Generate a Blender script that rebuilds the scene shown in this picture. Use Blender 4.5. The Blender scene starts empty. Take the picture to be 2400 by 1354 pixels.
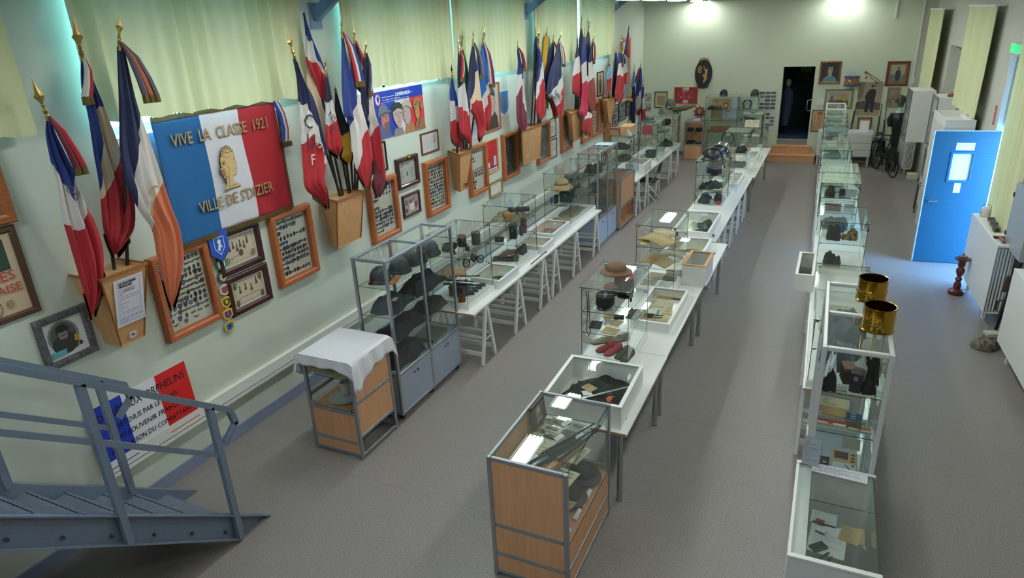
import bpy,bmesh,math,random
from mathutils import Matrix,Vector
sc = bpy.context.scene
COL = sc.collection
PI = math.pi
R = math.radians

# ---------------------------------------------------------------- camera
cam = bpy.data.cameras.new('camera')
cam_o = bpy.data.objects.new('camera',cam)
COL.objects.link(cam_o)
sc.camera = cam_o
cam.sensor_width = 36
cam.lens = 36 * 1576 / 2400
cam.clip_start = 0.05
cam.clip_end = 200
yaw,pit,rol = -0.45284,0.37819,-0.04906
f_ = Vector((math.sin(yaw) * math.cos(pit),math.cos(yaw) * math.cos(pit),-math.sin(pit)))
r_ = Vector((math.cos(yaw),-math.sin(yaw),0))
u_ = r_.cross(f_)
rr = r_ * math.cos(rol) + u_ * math.sin(rol)
uu = -r_ * math.sin(rol) + u_ * math.cos(rol)
cam_o.matrix_world = Matrix(((rr.x,uu.x,-f_.x,0),(rr.y,uu.y,-f_.y,0),(rr.z,uu.z,-f_.z,3.85),(0,0,0,1)))

# ---------------------------------------------------------------- sky, exposure
w = bpy.data.worlds.new('sky')
sc.world = w
w.use_nodes = True
bg = w.node_tree.nodes['Background']
bg.inputs[0].default_value = (0.19,0.50,1.0,1)
bg.inputs[1].default_value = 24.0
sc.view_settings.view_transform = 'Standard'
sc.view_settings.look = 'None'
sc.view_settings.gamma = 1
sc.view_settings.use_curve_mapping = False
sc.view_settings.exposure = -0.25
sc.cycles.transparent_max_bounces = 64
sc.cycles.caustics_reflective = False
sc.cycles.caustics_refractive = False
sc.cycles.use_light_tree = False
sc.cycles.max_bounces = 8
sc.cycles.diffuse_bounces = 3
sc.cycles.glossy_bounces = 4
sc.cycles.transmission_bounces = 4
TUBE_STRENGTH = 46.0      # the fluorescent tubes (their builder is further down)
TUBE_COLOR = (0.94,1.0,0.97)

# ---------------------------------------------------------------- helpers
def lin(h):
 if isinstance(h,str):
  h = tuple(int(h[i:i + 2],16) / 255 for i in (0,2,4))
 return tuple(((c + 0.055) / 1.055) ** 2.4 if c > 0.04045 else c / 12.92 for c in h)

MATS = {}
def mat(h,rough=0.6,metal=0.0,noise=None,bump=None,emit=None,spec=0.5,coat=0.0,name=None):
 """h: sRGB hex; noise=(scale, hex2, contrast); bump=(scale, strength)"""
 key = (h,rough,metal,noise,bump,emit,spec,coat)
 if key in MATS:
  return MATS[key]
 m = bpy.data.materials.new(name or 'surface_' + h)
 m.use_nodes = True
 nt = m.node_tree
 b = nt.nodes['Principled BSDF']
 b.inputs['Base Color'].default_value = lin(h) + (1,)
 b.inputs['Roughness'].default_value = rough
 b.inputs['Metallic'].default_value = metal
 b.inputs['Specular IOR Level'].default_value = spec
 if coat:
  b.inputs['Coat Weight'].default_value = coat
  b.inputs['Coat Roughness'].default_value = 0.1
 if emit:
  b.inputs['Emission Color'].default_value = lin(h) + (1,)
  b.inputs['Emission Strength'].default_value = emit
 if noise or bump:
  tc = nt.nodes.new('ShaderNodeTexCoord')
 if noise:
  n = nt.nodes.new('ShaderNodeTexNoise')
  n.inputs['Scale'].default_value = noise[0]
  n.inputs['Detail'].default_value = 4
  r = nt.nodes.new('ShaderNodeValToRGB')
  k = noise[2] if len(noise) > 2 else 0.15
  r.color_ramp.elements[0].position = 0.5 - k
  r.color_ramp.elements[1].position = 0.5 + k
  r.color_ramp.elements[0].color = lin(h) + (1,)
  r.color_ramp.elements[1].color = lin(noise[1]) + (1,)
  nt.links.new(tc.outputs['Object'],n.inputs['Vector'])
  nt.links.new(n.outputs['Fac'],r.inputs['Fac'])
  nt.links.new(r.outputs['Color'],b.inputs['Base Color'])
 if bump:
  n2 = nt.nodes.new('ShaderNodeTexNoise')
  n2.inputs['Scale'].default_value = bump[0]
  n2.inputs['Detail'].default_value = 3
  bp = nt.nodes.new('ShaderNodeBump')
  bp.inputs['Strength'].default_value = bump[1]
  bp.inputs['Distance'].default_value = 0.01
  nt.links.new(tc.outputs['Object'],n2.inputs['Vector'])
  nt.links.new(n2.outputs['Fac'],bp.inputs['Height'])
  nt.links.new(bp.outputs['Normal'],b.inputs['Normal'])
 MATS[key] = m
 return m

def wood(h,h2,scale=6.0,rough=0.45,axis=2,coat=0.0):
 """grain stretched along one axis"""
 key = ('wood',h,h2,scale,rough,axis,coat)
 if key in MATS:
  return MATS[key]
 m = bpy.data.materials.new('wood_' + h)
 m.use_nodes = True
 nt = m.node_tree
 b = nt.nodes['Principled BSDF']
 b.inputs['Roughness'].default_value = rough
 if coat:
  b.inputs['Coat Weight'].default_value = coat
 tc = nt.nodes.new('ShaderNodeTexCoord')
 mp = nt.nodes.new('ShaderNodeMapping')
 s = [scale * 5] * 3
 s[axis] = scale * 0.35
 mp.inputs['Scale'].default_value = s
 n = nt.nodes.new('ShaderNodeTexNoise')
 n.inputs['Scale'].default_value = 1.5
 n.inputs['Detail'].default_value = 5
 n.inputs['Distortion'].default_value = 0.6
 r = nt.nodes.new('ShaderNodeValToRGB')
 r.color_ramp.elements[0].position = 0.32
 r.color_ramp.elements[1].position = 0.68
 r.color_ramp.elements[0].color = lin(h) + (1,)
 r.color_ramp.elements[1].color = lin(h2) + (1,)
 nt.links.new(tc.outputs['Object'],mp.inputs['Vector'])
 nt.links.new(mp.outputs['Vector'],n.inputs['Vector'])
 nt.links.new(n.outputs['Fac'],r.inputs['Fac'])
 nt.links.new(r.outputs['Color'],b.inputs['Base Color'])
 MATS[key] = m
 return m

def make_glass(name,tint,dust=0.0):
 m = bpy.data.materials.new(name)
 m.use_nodes = True
 nt = m.node_tree
 nt.nodes.clear()
 out = nt.nodes.new('ShaderNodeOutputMaterial')
 tr = nt.nodes.new('ShaderNodeBsdfTransparent')
 tr.inputs[0].default_value = tint + (1,)
 gl = nt.nodes.new('ShaderNodeBsdfGlossy')
 gl.inputs['Roughness'].default_value = 0.0
 gl.inputs['Color'].default_value = (0.93,1,0.97,1)
 fr = nt.nodes.new('ShaderNodeFresnel')
 fr.inputs['IOR'].default_value = 1.55
 mx = nt.nodes.new('ShaderNodeMixShader')
 ge = nt.nodes.new('ShaderNodeNewGeometry')
 iv = nt.nodes.new('ShaderNodeMath')
 iv.operation = 'SUBTRACT'
 iv.inputs[0].default_value = 1.0
 mu = nt.nodes.new('ShaderNodeMath')
 mu.operation = 'MULTIPLY'
 nt.links.new(ge.outputs['Backfacing'],iv.inputs[1])
 nt.links.new(fr.outputs[0],mu.inputs[0])
 nt.links.new(iv.outputs[0],mu.inputs[1])
 nt.links.new(mu.outputs[0],mx.inputs[0])
 nt.links.new(tr.outputs[0],mx.inputs[1])
 nt.links.new(gl.outputs[0],mx.inputs[2])
 last = mx
 if dust:
  df = nt.nodes.new('ShaderNodeBsdfDiffuse')
  df.inputs[0].default_value = (0.78,0.84,0.81,1)
  m2 = nt.nodes.new('ShaderNodeMixShader')
  m2.inputs[0].default_value = dust
  nt.links.new(mx.outputs[0],m2.inputs[1])
  nt.links.new(df.outputs[0],m2.inputs[2])
  last = m2
 nt.links.new(last.outputs[0],out.inputs['Surface'])
 return m
GLASS = make_glass('clear_glass',(0.972,0.986,0.98))
GLASST = make_glass('top_glass',(0.96,0.98,0.972),0.03)
GEDGE = mat('1d3f38',0.15,name='glass_edge')

def curtain_mat(h,h2):
 m = bpy.data.materials.new('curtain_cloth')
 m.use_nodes = True
 nt = m.node_tree
 nt.nodes.clear()
 out = nt.nodes.new('ShaderNodeOutputMaterial')
 d = nt.nodes.new('ShaderNodeBsdfDiffuse')
 t = nt.nodes.new('ShaderNodeBsdfTranslucent')
 d.inputs[0].default_value = lin(h) + (1,)
 t.inputs[0].default_value = lin(h2) + (1,)
 mx = nt.nodes.new('ShaderNodeMixShader')
 mx.inputs[0].default_value = 0.02
 nt.links.new(d.outputs[0],mx.inputs[1])
 nt.links.new(t.outputs[0],mx.inputs[2])
 nt.links.new(mx.outputs[0],out.inputs['Surface'])
 return m
CURT = curtain_mat('dcdfb2','e6de9c')

class MB:
 """collects boxes, tubes, lathes, prisms; build() links them as ONE mesh object"""
 def __init__(s,M=None):
  s.v,s.f,s.m,s.mi,s.M = [],[],[],0,M
 def av(s,p):
  p = Vector(p)
  if s.M is not None:
   p = s.M @ p
  s.v.append(p)
  return len(s.v) - 1
 def af(s,idx,mi=None):
  s.f.append(tuple(idx))
  s.m.append(s.mi if mi is None else mi)
 def box(s,a,b,mi=None):
  x0,y0,z0 = a
  x1,y1,z1 = b
  i = [s.av(p) for p in ((x0,y0,z0),(x1,y0,z0),(x1,y1,z0),(x0,y1,z0),(x0,y0,z1),(x1,y0,z1),(x1,y1,z1),(x0,y1,z1))]
  for q in ((3,2,1,0),(4,5,6,7),(0,1,5,4),(1,2,6,5),(2,3,7,6),(3,0,4,7)):
   s.af([i[k] for k in q],mi)
  return s
 def hexa(s,pts,mi=None):
  """8 points: bottom loop 4, top loop 4"""
  i = [s.av(p) for p in pts]
  for q in ((3,2,1,0),(4,5,6,7),(0,1,5,4),(1,2,6,5),(2,3,7,6),(3,0,4,7)):
   s.af([i[k] for k in q],mi)
  return s
 def bar(s,p0,p1,wx,wy,mi=None,up=(0,0,1)):
  """square bar from p0 to p1, wx sideways, wy along up"""
  p0,p1 = Vector(p0),Vector(p1)
  d = (p1 - p0).normalized()
  u = Vector(up)
  if abs(d.dot(u)) > 0.98:
   u = Vector((0,1,0))
  a = d.cross(u).normalized()
  b = a.cross(d).normalized()
  pts = []
  for p in (p0,p1):
   for sa,sb in ((-1,-1),(1,-1),(1,1),(-1,1)):
    pts.append(p + a * sa * wx / 2 + b * sb * wy / 2)
  return s.hexa(pts,mi)
 def tube(s,pts,r,n=8,mi=None,caps=True):
  pts = [Vector(p) for p in pts]
  rs = r if isinstance(r,(list,tuple)) else [r] * len(pts)
  rings = []
  prev = None
  for k,p in enumerate(pts):
   d = (pts[min(k + 1,len(pts) - 1)] - pts[max(k - 1,0)])
   d = d.normalized() if d.length > 1e-9 else Vector((0,0,1))
   if prev is None:
    a = d.cross(Vector((0,0,1)))
    if a.length < 0.05:
     a = d.cross(Vector((0,1,0)))
   else:
    a = prev - d * prev.dot(d)
   a.normalize()
   prev = a
   b = d.cross(a)
   rings.append([s.av(p + (a * math.cos(2 * PI * j / n) + b * math.sin(2 * PI * j / n)) * rs[k]) for j in range(n)])
  for k in range(len(rings) - 1):
   for j in range(n):
    s.af((rings[k][j],rings[k][(j + 1) % n],rings[k + 1][(j + 1) % n],rings[k + 1][j]),mi)
  if caps:
   s.af(rings[0][::-1],mi)
   s.af(rings[-1],mi)
  return s
 def lathe(s,prof,n=24,c=(0,0,0),sx=1,sy=1,fn=None,mi=None,cap=True):
  """prof [(r,z)] bottom to top; fn(angle, k)->radius factor, dz"""
  rings = []
  for k,(r,z) in enumerate(prof):
   ring = []
   for j in range(n):
    a = 2 * PI * j / n
    q,dz = fn(a,k) if fn else (1,0)
    ring.append(s.av((c[0] + r * q * sx * math.cos(a),c[1] + r * q * sy * math.sin(a),c[2] + z + dz)))
   rings.append(ring)
  for k in range(len(rings) - 1):
   for j in range(n):
    s.af((rings[k][j],rings[k][(j + 1) % n],rings[k + 1][(j + 1) % n],rings[k + 1][j]),mi)
  if cap:
   s.af(rings[0][::-1],mi)
   s.af(rings[-1],mi)
  return s
 def prism(s,poly,z0,z1,mi=None):
  a = [s.av((x,y,z0)) for x,y in poly]
  b = [s.av((x,y,z1)) for x,y in poly]
  n = len(poly)
  s.af(a[::-1],mi)
  s.af(b,mi)
  for k in range(n):
   s.af((a[k],a[(k + 1) % n],b[(k + 1) % n],b[k]),mi)
  return s
 def build(s,name,mats,parent=None,smooth=False,bevel=0,subs=0):
  me = bpy.data.meshes.new(name)
  me.from_pydata([tuple(p) for p in s.v],[],s.f)
  for m_ in (mats if isinstance(mats,(list,tuple)) else [mats]):
   me.materials.append(m_)
  me.polygons.foreach_set('material_index',s.m)
  if smooth:
   me.polygons.foreach_set('use_smooth',[True] * len(s.f))
   try:
    me.set_sharp_from_angle(angle=R(40))
   except Exception:
    pass
  me.update()
  o = bpy.data.objects.new(name,me)
  COL.objects.link(o)
  if parent:
   o.parent = parent
  if bevel:
   b = o.modifiers.new('bevel','BEVEL')
   b.width = bevel
   b.segments = 2
   b.limit_method = 'ANGLE'
  if subs:
   b = o.modifiers.new('subsurf','SUBSURF')
   b.levels = b.render_levels = subs
  return o

def tag(o,label,cat,group=None,kind=None):
 o['label'] = label
 o['category'] = cat
 if group:
  o['group'] = group
 if kind:
  o['kind'] = kind
 return o
def thing(name,label,cat,loc=(0,0,0),rz=0,group=None,rot=None):
 o = bpy.data.objects.new(name,None)
 o.empty_display_size = 0.1
 COL.objects.link(o)
 o.location = loc
 if rot is not None:
  o.rotation_euler = rot.to_euler()
 else:
  o.rotation_euler = (0,0,rz)
 return tag(o,label,cat,group)
def place(o,loc,rz=0,rot=None):
 o.location = loc
 o.rotation_euler = rot.to_euler() if rot is not None else (0,0,rz)
 return o
def copy_tree(o,parent=None):
 c = o.copy()
 COL.objects.link(c)
 if parent:
  c.parent = parent
 for ch in list(o.children):
  copy_tree(ch,c)
 return c
def struct(name,mb,m,**k):
 o = mb.build(name,m,**k)
 o['kind'] = 'structure'
 return o

WL = Matrix(((0, 0, 1), (1, 0, 0), (0, 1, 0)))      # left wall: local x = +y, local y = up, local z = out of wall
WB = Matrix(((1, 0, 0), (0, 0, -1), (0, 1, 0)))     # back wall
WR = Matrix(((0, 0, -1), (-1, 0, 0), (0, 1, 0)))    # right wall
LX = -5.2
BY = 20.0
def RW(y):
 return 2.25 - 0.041 * (y - 10)
RZ = math.atan(0.041)
def bx(x):          # measured on a plane at 19.5, carried to the back wall
 return x * BY / 19.5
def bz(z):
 return 3.85 - (3.85 - z) * BY / 19.5
def x3(y):          # left edge of the right-hand row of showcases
 return 0.14 - 0.0215 * y
R3 = 0.0215

# ---------------------------------------------------------------- common materials
M_WALL = mat('d2dacb',0.85,bump=(60,0.05),name='wall_paint')
M_WALLB = mat('cdd6bf',0.85,bump=(60,0.05),name='back_wall_paint')
M_WALLR = mat('cccbc0',0.85,bump=(60,0.05),name='right_wall_paint')
M_WHITE = mat('eceee9',0.35,name='white_melamine')
M_WPAINT = mat('e6e7e2',0.5,name='white_paint')
M_ALU = mat('a9b0b5',0.35,0.75,name='aluminium')
M_ALUD = mat('8f969b',0.4,0.6,name='aluminium_dull')
M_GREYP = mat('9ba6b4',0.45,name='grey_panel')
M_BEECH = wood('d09a6e','dba67c',4,0.45,2)
M_PINE = wood('a4572b','b8693a',6,0.35,2,0.2)
M_PINEH = wood('a4572b','b8693a',6,0.35,0,0.2)
M_OAK = wood('cf9a63','dca873',5,0.45,2)
M_DARKW = wood('35181a','4a2524',6,0.35,0,0.2)
M_STEEL = mat('b9bbb9',0.25,0.9,name='polished_steel')
M_BLACK = mat('15161a',0.5,name='black')
M_BRASS = mat('b08a35',0.22,1.0,name='brass')
M_BRASSD = mat('6e5a30',0.4,0.8,name='dull_brass')
M_PAPER = mat('e6e4dc',0.8,name='paper')
M_OLDP = mat('c9b58d',0.8,noise=(9,'b89f74',0.3),name='old_paper')
M_CARD = mat('b9925f',0.8,name='cardboard')
M_STAIR = mat('73808f',0.4,noise=(40,'68758a',0.3),name='grey_stair_paint')
M_INK = mat('3a3836',0.8,name='ink')

# ================================================================ THE ROOM
# floor
def floor_mat():
 m = bpy.data.materials.new('vinyl_floor')
 m.use_nodes = True
 nt = m.node_tree
 b = nt.nodes['Principled BSDF']
 tc = nt.nodes.new('ShaderNodeTexCoord')
 n = nt.nodes.new('ShaderNodeTexNoise')
 n.inputs['Scale'].default_value = 90
 n.inputs['Detail'].default_value = 2
 r = nt.nodes.new('ShaderNodeValToRGB')
 r.color_ramp.elements[0].position = 0.35
 r.color_ramp.elements[0].color = lin('7c7674') + (1,)
 r.color_ramp.elements[1].position = 0.65
 r.color_ramp.elements[1].color = lin('958e8b') + (1,)
 n2 = nt.nodes.new('ShaderNodeTexNoise')
 n2.inputs['Scale'].default_value = 1.3
 n2.inputs['Detail'].default_value = 3
 mx = nt.nodes.new('ShaderNodeMixRGB')
 mx.blend_type = 'MULTIPLY'
 mx.inputs[0].default_value = 0.02
 # welded seams every 2 m across the room
 sp = nt.nodes.new('ShaderNodeSeparateXYZ')
 md = nt.nodes.new('ShaderNodeMath'); md.operation = 'PINGPONG'; md.inputs[1].default_value = 1.0
 lt = nt.nodes.new('ShaderNodeMath'); lt.operation = 'LESS_THAN'; lt.inputs[1].default_value = 0.003
 m2 = nt.nodes.new('ShaderNodeMixRGB')
 m2.inputs[2].default_value = lin('777170') + (1,)
 nt.links.new(tc.outputs['Object'],n.inputs['Vector'])
 nt.links.new(tc.outputs['Object'],n2.inputs['Vector'])
 nt.links.new(tc.outputs['Object'],sp.inputs[0])
 nt.links.new(sp.outputs['Y'],md.inputs[0])
 nt.links.new(md.outputs[0],lt.inputs[0])
 nt.links.new(n.outputs['Fac'],r.inputs['Fac'])
 nt.links.new(r.outputs[0],mx.inputs[1])
 nt.links.new(n2.outputs['Color'],mx.inputs[2])
 nt.links.new(lt.outputs[0],m2.inputs[0])
 nt.links.new(mx.outputs[0],m2.inputs[1])
 nt.links.new(m2.outputs[0],b.inputs['Base Color'])
 b.inputs['Roughness'].default_value = 0.42
 b.inputs['Specular IOR Level'].default_value = 0.4
 return m
struct('floor',MB().box((-5.6,-2.2,-0.2),(3.2,24.5,0)),floor_mat())
CZ = 4.75
struct('ceiling',MB().box((-5.6,-2.2,CZ),(3.2,BY + 0.4,CZ + 0.15)),mat('e4e4d6',0.9,name='ceiling_paint'))

# left wall with its high windows
WIN = [(0.6,2.5),(3.47,5.45),(6.7,8.6),(9.2,11.2),(12.35,13.95),(14.4,16.4)]
WZ0,WZ1 = 3.12,4.5
lw = MB()
lw.box((LX - 0.4,-2.2,-0.1),(LX,BY + 0.4,WZ0))
lw.box((LX - 0.4,-2.2,WZ1),(LX,BY + 0.4,CZ + 0.1))
ys = [-2.2] + [v for a in WIN for v in a] + [BY + 0.4]
for k in range(0,len(ys),2):
 lw.box((LX - 0.4,ys[k],WZ0),(LX,ys[k + 1],WZ1))
struct('wall_left',lw,M_WALL)
for k,(a,b) in enumerate(WIN):
 o = MB()
 o.box((LX - 0.32,a,WZ0),(LX - 0.26,b,WZ0 + 0.06)).box((LX - 0.32,a,WZ1 - 0.06),(LX - 0.26,b,WZ1))
 o.box((LX - 0.32,a,WZ0),(LX - 0.26,a + 0.06,WZ1)).box((LX - 0.32,b - 0.06,WZ0),(LX - 0.26,b,WZ1))
 o.box((LX - 0.32,(a + b) / 2 - 0.03,WZ0),(LX - 0.26,(a + b) / 2 + 0.03,WZ1))
 wf = struct('window_%d' % (k + 1),o,M_WPAINT)
 g = MB().box((LX - 0.292,a + 0.05,WZ0 + 0.05),(LX - 0.288,b - 0.05,WZ1 - 0.05)).build('window_glass',GLASS,wf)
# back wall with the doorway
DX0,DX1,DZ0,DZ1 = bx(-1.37),bx(-0.615),0.52,bz(2.44)
bw = MB()
bw.box((-5.6,BY,-0.1),(DX0,BY + 0.25,CZ + 0.1)).box((DX1,BY,-0.1),(2.6,BY + 0.25,CZ + 0.1))
bw.box((DX0,BY,DZ1),(DX1,BY + 0.25,CZ + 0.1)).box((DX0,BY,-0.1),(DX1,BY + 0.25,DZ0))
struct('wall_back',bw,M_WALLB)
# dark corridor beyond
M_DK = mat('35504a',0.8,name='dark_green_wall')
cr = MB()
cr.box((-2.6,23.6,DZ0),(0.4,23.8,3.2),0).box((-2.75,BY + 0.25,DZ0),(-2.6,23.8,3.2),0).box((0.4,BY + 0.25,DZ0),(0.55,23.8,3.2),0)
cr.box((-2.75,BY + 0.25,3.2),(0.55,23.8,3.3),0)
struct('wall_corridor',cr,M_DK)
struct('floor_corridor',MB().box((-2.75,BY + 0.1,DZ0 - 0.25),(0.55,23.8,DZ0)),mat('38506e',0.5,name='blue_lino'))
struct('trim_1',MB().box((DX0,BY - 0.012,DZ0 - 0.03),(DX1,BY + 0.11,DZ0 + 0.006)),M_ALU)
struct('trim_2',MB().box((DX0,BY - 0.006,0.2),(DX1,BY,DZ0 - 0.03)),mat('8d8a84',0.7))
# right wall (very slightly skewed), door opening, closed niche
OP0,OP1,OPZ = 10.75,12.05,3.08
NI0,NI1 = 15.85,17.05
rw = MB(Matrix.Translation((RW(10),10,0)) @ Matrix.Rotation(RZ,4,'Z'))
L = lambda y: (y - 10) / math.cos(RZ)
for a,b in ((-2.4,OP0),(OP1,NI0),(NI1,20.3)):
 rw.box((0,L(a),-0.1),(0.32,L(b),CZ + 0.1))
rw.box((0,L(OP0),OPZ),(0.32,L(OP1),CZ + 0.1))
rw.box((0.2,L(NI0),-0.1),(0.32,L(NI1),CZ + 0.1)).box((0,L(NI0),3.0),(0.2,L(NI1),CZ + 0.1)).box((0,L(NI0),-0.1),(0.2,L(NI1),0.9))
struct('wall_right',rw,M_WALLR)
struct('trim_3',MB().box((bx(1.55),BY - 0.42,0),(2.3,BY,CZ)),M_WALLR)
struct('wall_front',MB().box((-5.6,-2.4,-0.1),(3.2,-2.2,CZ + 0.1)),M_WALL)
struct('ground',MB().box((2.4,6,-0.3),(14,18,-0.04)),mat('a9a9a4',0.9,name='concrete_yard'))
struct('baseboard_left',MB().box((LX,-2.2,0),(LX + 0.02,BY,0.13)),mat('8792ab',0.5,name='skirting'))
struct('baseboard_back',MB().box((DX1 + 0.05,BY - 0.015,0),(bx(1.55),BY,0.1)).box((LX,BY - 0.015,0),(DX0 - 0.1,BY,0.1)),mat('7d7f7a',0.5))
# cable trunking along the left wall, white with a dark joint below
tr = MB()
tr.box((LX,2.75,0.475),(LX + 0.055,BY,0.585),0).box((LX,2.75,0.466),(LX + 0.05,BY,0.474),1).box((LX,2.75,0.43),(LX + 0.055,BY,0.465),0)
struct('trim_4',tr,[mat('eef0ea',0.4),M_BLACK])
# roof struts that meet the left wall
for k,y in enumerate((6.17,11.78,16.95)):
 t = thing('roof_strut',('blue-grey steel roof strut above the gap between the flags','blue-grey steel strut bolted to the wall above the lone maroon flag','farthest blue-grey steel strut, beside the last curtain')[k],'strut',(LX,y,4.0))
 t['kind'] = 'structure'
 MB().box((0,-0.09,-0.13),(0.02,0.09,0.13)).build('wall_plate',mat('6f8aa6',0.5),t)  # bluer than the bar: daylight on the plate put into its colour
 MB().bar((0.02,0,0.0),(1.15,0,0.75),0.07,0.12).build('strut_bar',mat('66788c',0.5),t)
 MB().tube([(0.02,0.03,-0.03),(0.04,0.03,-0.03)],0.02).build('bolt',M_BLACK,t)
# white conduits on the back wall and in the right corner
struct('trim_5',MB().box((bx(1.0) - 0.02,BY - 0.03,bz(3.5)),(bx(1.0) + 0.02,BY,CZ)).box((bx(1.54) - 0.02,BY - 0.45,bz(2.2)),(bx(1.54) + 0.02,BY - 0.42,CZ)).box((bx(1.54) - 0.05,BY - 0.47,bz(2.05)),(bx(1.54) + 0.05,BY - 0.42,bz(2.2))),M_WPAINT)

# ---------------------------------------------------------------- suspended fluorescent lamps
M_TUBE = bpy.data.materials.new('fluorescent_tube')
M_TUBE.use_nodes = True
nb = M_TUBE.node_tree.nodes['Principled BSDF']
nb.inputs['Base Color'].default_value = (0.9,0.9,0.9,1)
nb.inputs['Emission Color'].default_value = TUBE_COLOR + (1,)
nb.inputs['Emission Strength'].default_value = TUBE_STRENGTH
def lamp(x,y,label,zl=4.11):
 t = thing('ceiling_lamp',label,'lamp',(x,y,zl),0,'fluorescent lamps over the aisles')
 h = MB()
 h.box((-0.15,-0.42,0.03),(0.15,0.42,0.07))
 for s in (-1,1):
  h.hexa([(s * 0.15,-0.42,0.0),(s * 0.16,-0.42,0.0),(s * 0.16,0.42,0.0),(s * 0.15,0.42,0.0),(s * 0.14,-0.42,0.07),(s * 0.15,-0.42,0.07),(s * 0.15,0.42,0.07),(s * 0.14,0.42,0.07)])
 h.build('housing',mat('d8dad6',0.4,name='lamp_housing'),t)
 for q in (-0.09,-0.03,0.03,0.09):
  MB().box((q - 0.017,-0.4,-0.002),(q + 0.017,0.4,0.024)).build('tube',M_TUBE,t)
 for q in (-0.3,0.3):
  MB().tube([(0,q,0.07),(0,q,CZ - zl)],0.006,6).build('hanger',M_ALU,t)
 return t

# lamps: two rows, tubes running along the room
ORD = ('first','second','third','fourth','fifth','sixth','seventh','eighth','ninth','tenth','eleventh')
for k,y in enumerate((-1.0,0.5,4.1,5.8,7.5,9.2,10.95,12.7,14.5,16.6)):
 lamp(-3.55,y,ORD[k] + ' suspended fluorescent lamp of the left row, counted from the camera end')
lamp(-3.62,19.54,'lit fluorescent lamp nearest the back wall, at the top left of that wall')
for k,y in enumerate((-0.8,1.6,4.2,6.2,8.2,10.2,12.2,14.2,16.4)):
 lamp(-0.08,y,ORD[k] + ' suspended fluorescent lamp of the right row, counted from the camera end')
lamp(-0.14,19.54,'lamp that lights the back wall above the portraits on the right')

# ================================================================ stairs (bottom left)
def stairs():
 t = thing('metal_staircase','grey painted steel staircase with handrails in the lower left corner','staircase',(-4.06,2.955,0))
 tn = 0.784
 z = lambda y: -y * tn            # y relative to the foot (negative is up the flight)
 for s,x in (('near',0.0),('far',-0.82)):
  m = MB()
  Y0 = -2.75
  up,lo = 0.255,-0.0
  d = 1 if s == 'near' else -1
  # channel: web and two flanges
  m.hexa([(x - 0.01,Y0,z(Y0) + lo),(x + 0.0,Y0,z(Y0) + lo),(x + 0.0,0,0),(x - 0.01,0,0),(x - 0.01,Y0,z(Y0) + up),(x,Y0,z(Y0) + up),(x,up / tn,0.0),(x - 0.01,up / tn,0.0)])
  for zz in (lo,up - 0.012):
   y1 = 0 if zz == lo else up / tn
   m.hexa([(x - 0.01,Y0,z(Y0) + zz),(x + 0.06 * d,Y0,z(Y0) + zz),(x + 0.06 * d,y1,z(y1) + zz),(x - 0.01,y1,z(y1) + zz),(x - 0.01,Y0,z(Y0) + zz + 0.012),(x + 0.06 * d,Y0,z(Y0) + zz + 0.012),(x + 0.06 * d,y1 + 0.0,z(y1) + zz + 0.012),(x - 0.01,y1,z(y1) + zz + 0.012)])
  m.build('stringer',M_STAIR,t)
 b = MB()
 for k in range(9):
  y = -0.1 - k * 0.27
  for zz in (0.07,):
   b.tube([(-0.0,y,z(y) + zz),(0.022,y,z(y) + zz)],0.013,6)
 b.build('bolt',mat('3a4148',0.5),t)
 n = 12
 for k in range(n):
  zt = 0.185 * (k + 1)
  yb = -(zt - 0.0) / tn + 0.26
  m = MB()
  m.box((-0.81,yb - 0.26,zt - 0.03),(-0.012,yb + 0.0,zt))
  m.box((-0.81,yb - 0.262,zt),(-0.012,yb - 0.256,zt + 0.185) if k < n - 1 else (-0.012,yb - 0.256,zt + 0.08))
  m.build('tread',mat('7b8797',0.45,noise=(150,'5d6878',0.1),bump=(120,0.8),name='checker_plate'),t)
 m0 = M_STAIR
 for s,x in (('near',0.04),('far',-0.82)):
  r = MB()
  ytop = -2.6
  if s == 'near':
   ye,ypost = 0.175,(-0.83,0.0,-1.75)
  else:
   ye,ypost = -0.05,(-0.24,-1.02,-1.9)
  hz = lambda y: z(y) + 1.27
  r.bar((x,ytop,hz(ytop)),(x,ye,hz(ye)),0.045,0.045)
  # returned end: down, then back
  r.bar((x,ye - 0.01,hz(ye) + 0.01),(x,ye + 0.02,hz(ye) - 0.13),0.04,0.045)
  r.bar((x,ye + 0.025,hz(ye) - 0.12),(x,ye - 0.12,hz(ye) - 0.24),0.04,0.04)
  r.build('handrail',m0,t)
  q = MB()
  yl = -0.02 if s == 'near' else -0.26
  q.bar((x,ytop,z(ytop) + 0.83),(x,yl,z(yl) + 0.83),0.03,0.04)
  q.build('middle_rail',m0,t)
  for y in ypost:
   zb = z(y) + (0.02 if s == 'near' else 0.22)
   MB().bar((x,y,zb),(x,y,hz(y) - 0.02),0.045,0.05).build('baluster',m0,t)
 return t
stairs()
t = thing('landing','steel landing platform at the head of the staircase, behind the viewer','landing',(0,0,0))
t['kind'] = 'structure'
MB().box((-5.15,-2.15,2.18),(2.3,0.32,2.3)).build('landing_deck',M_STAIR,t)
MB().box((-5.1,0.22,2.0),(2.3,0.3,2.18)).build('landing_beam',M_STAIR,t)
MB().box((1.9,0.2,0),(2.0,0.3,2.18)).box((-3.1,-1.2,0),(-3.0,-1.1,2.18)).build('landing_post',M_STAIR,t)

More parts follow.
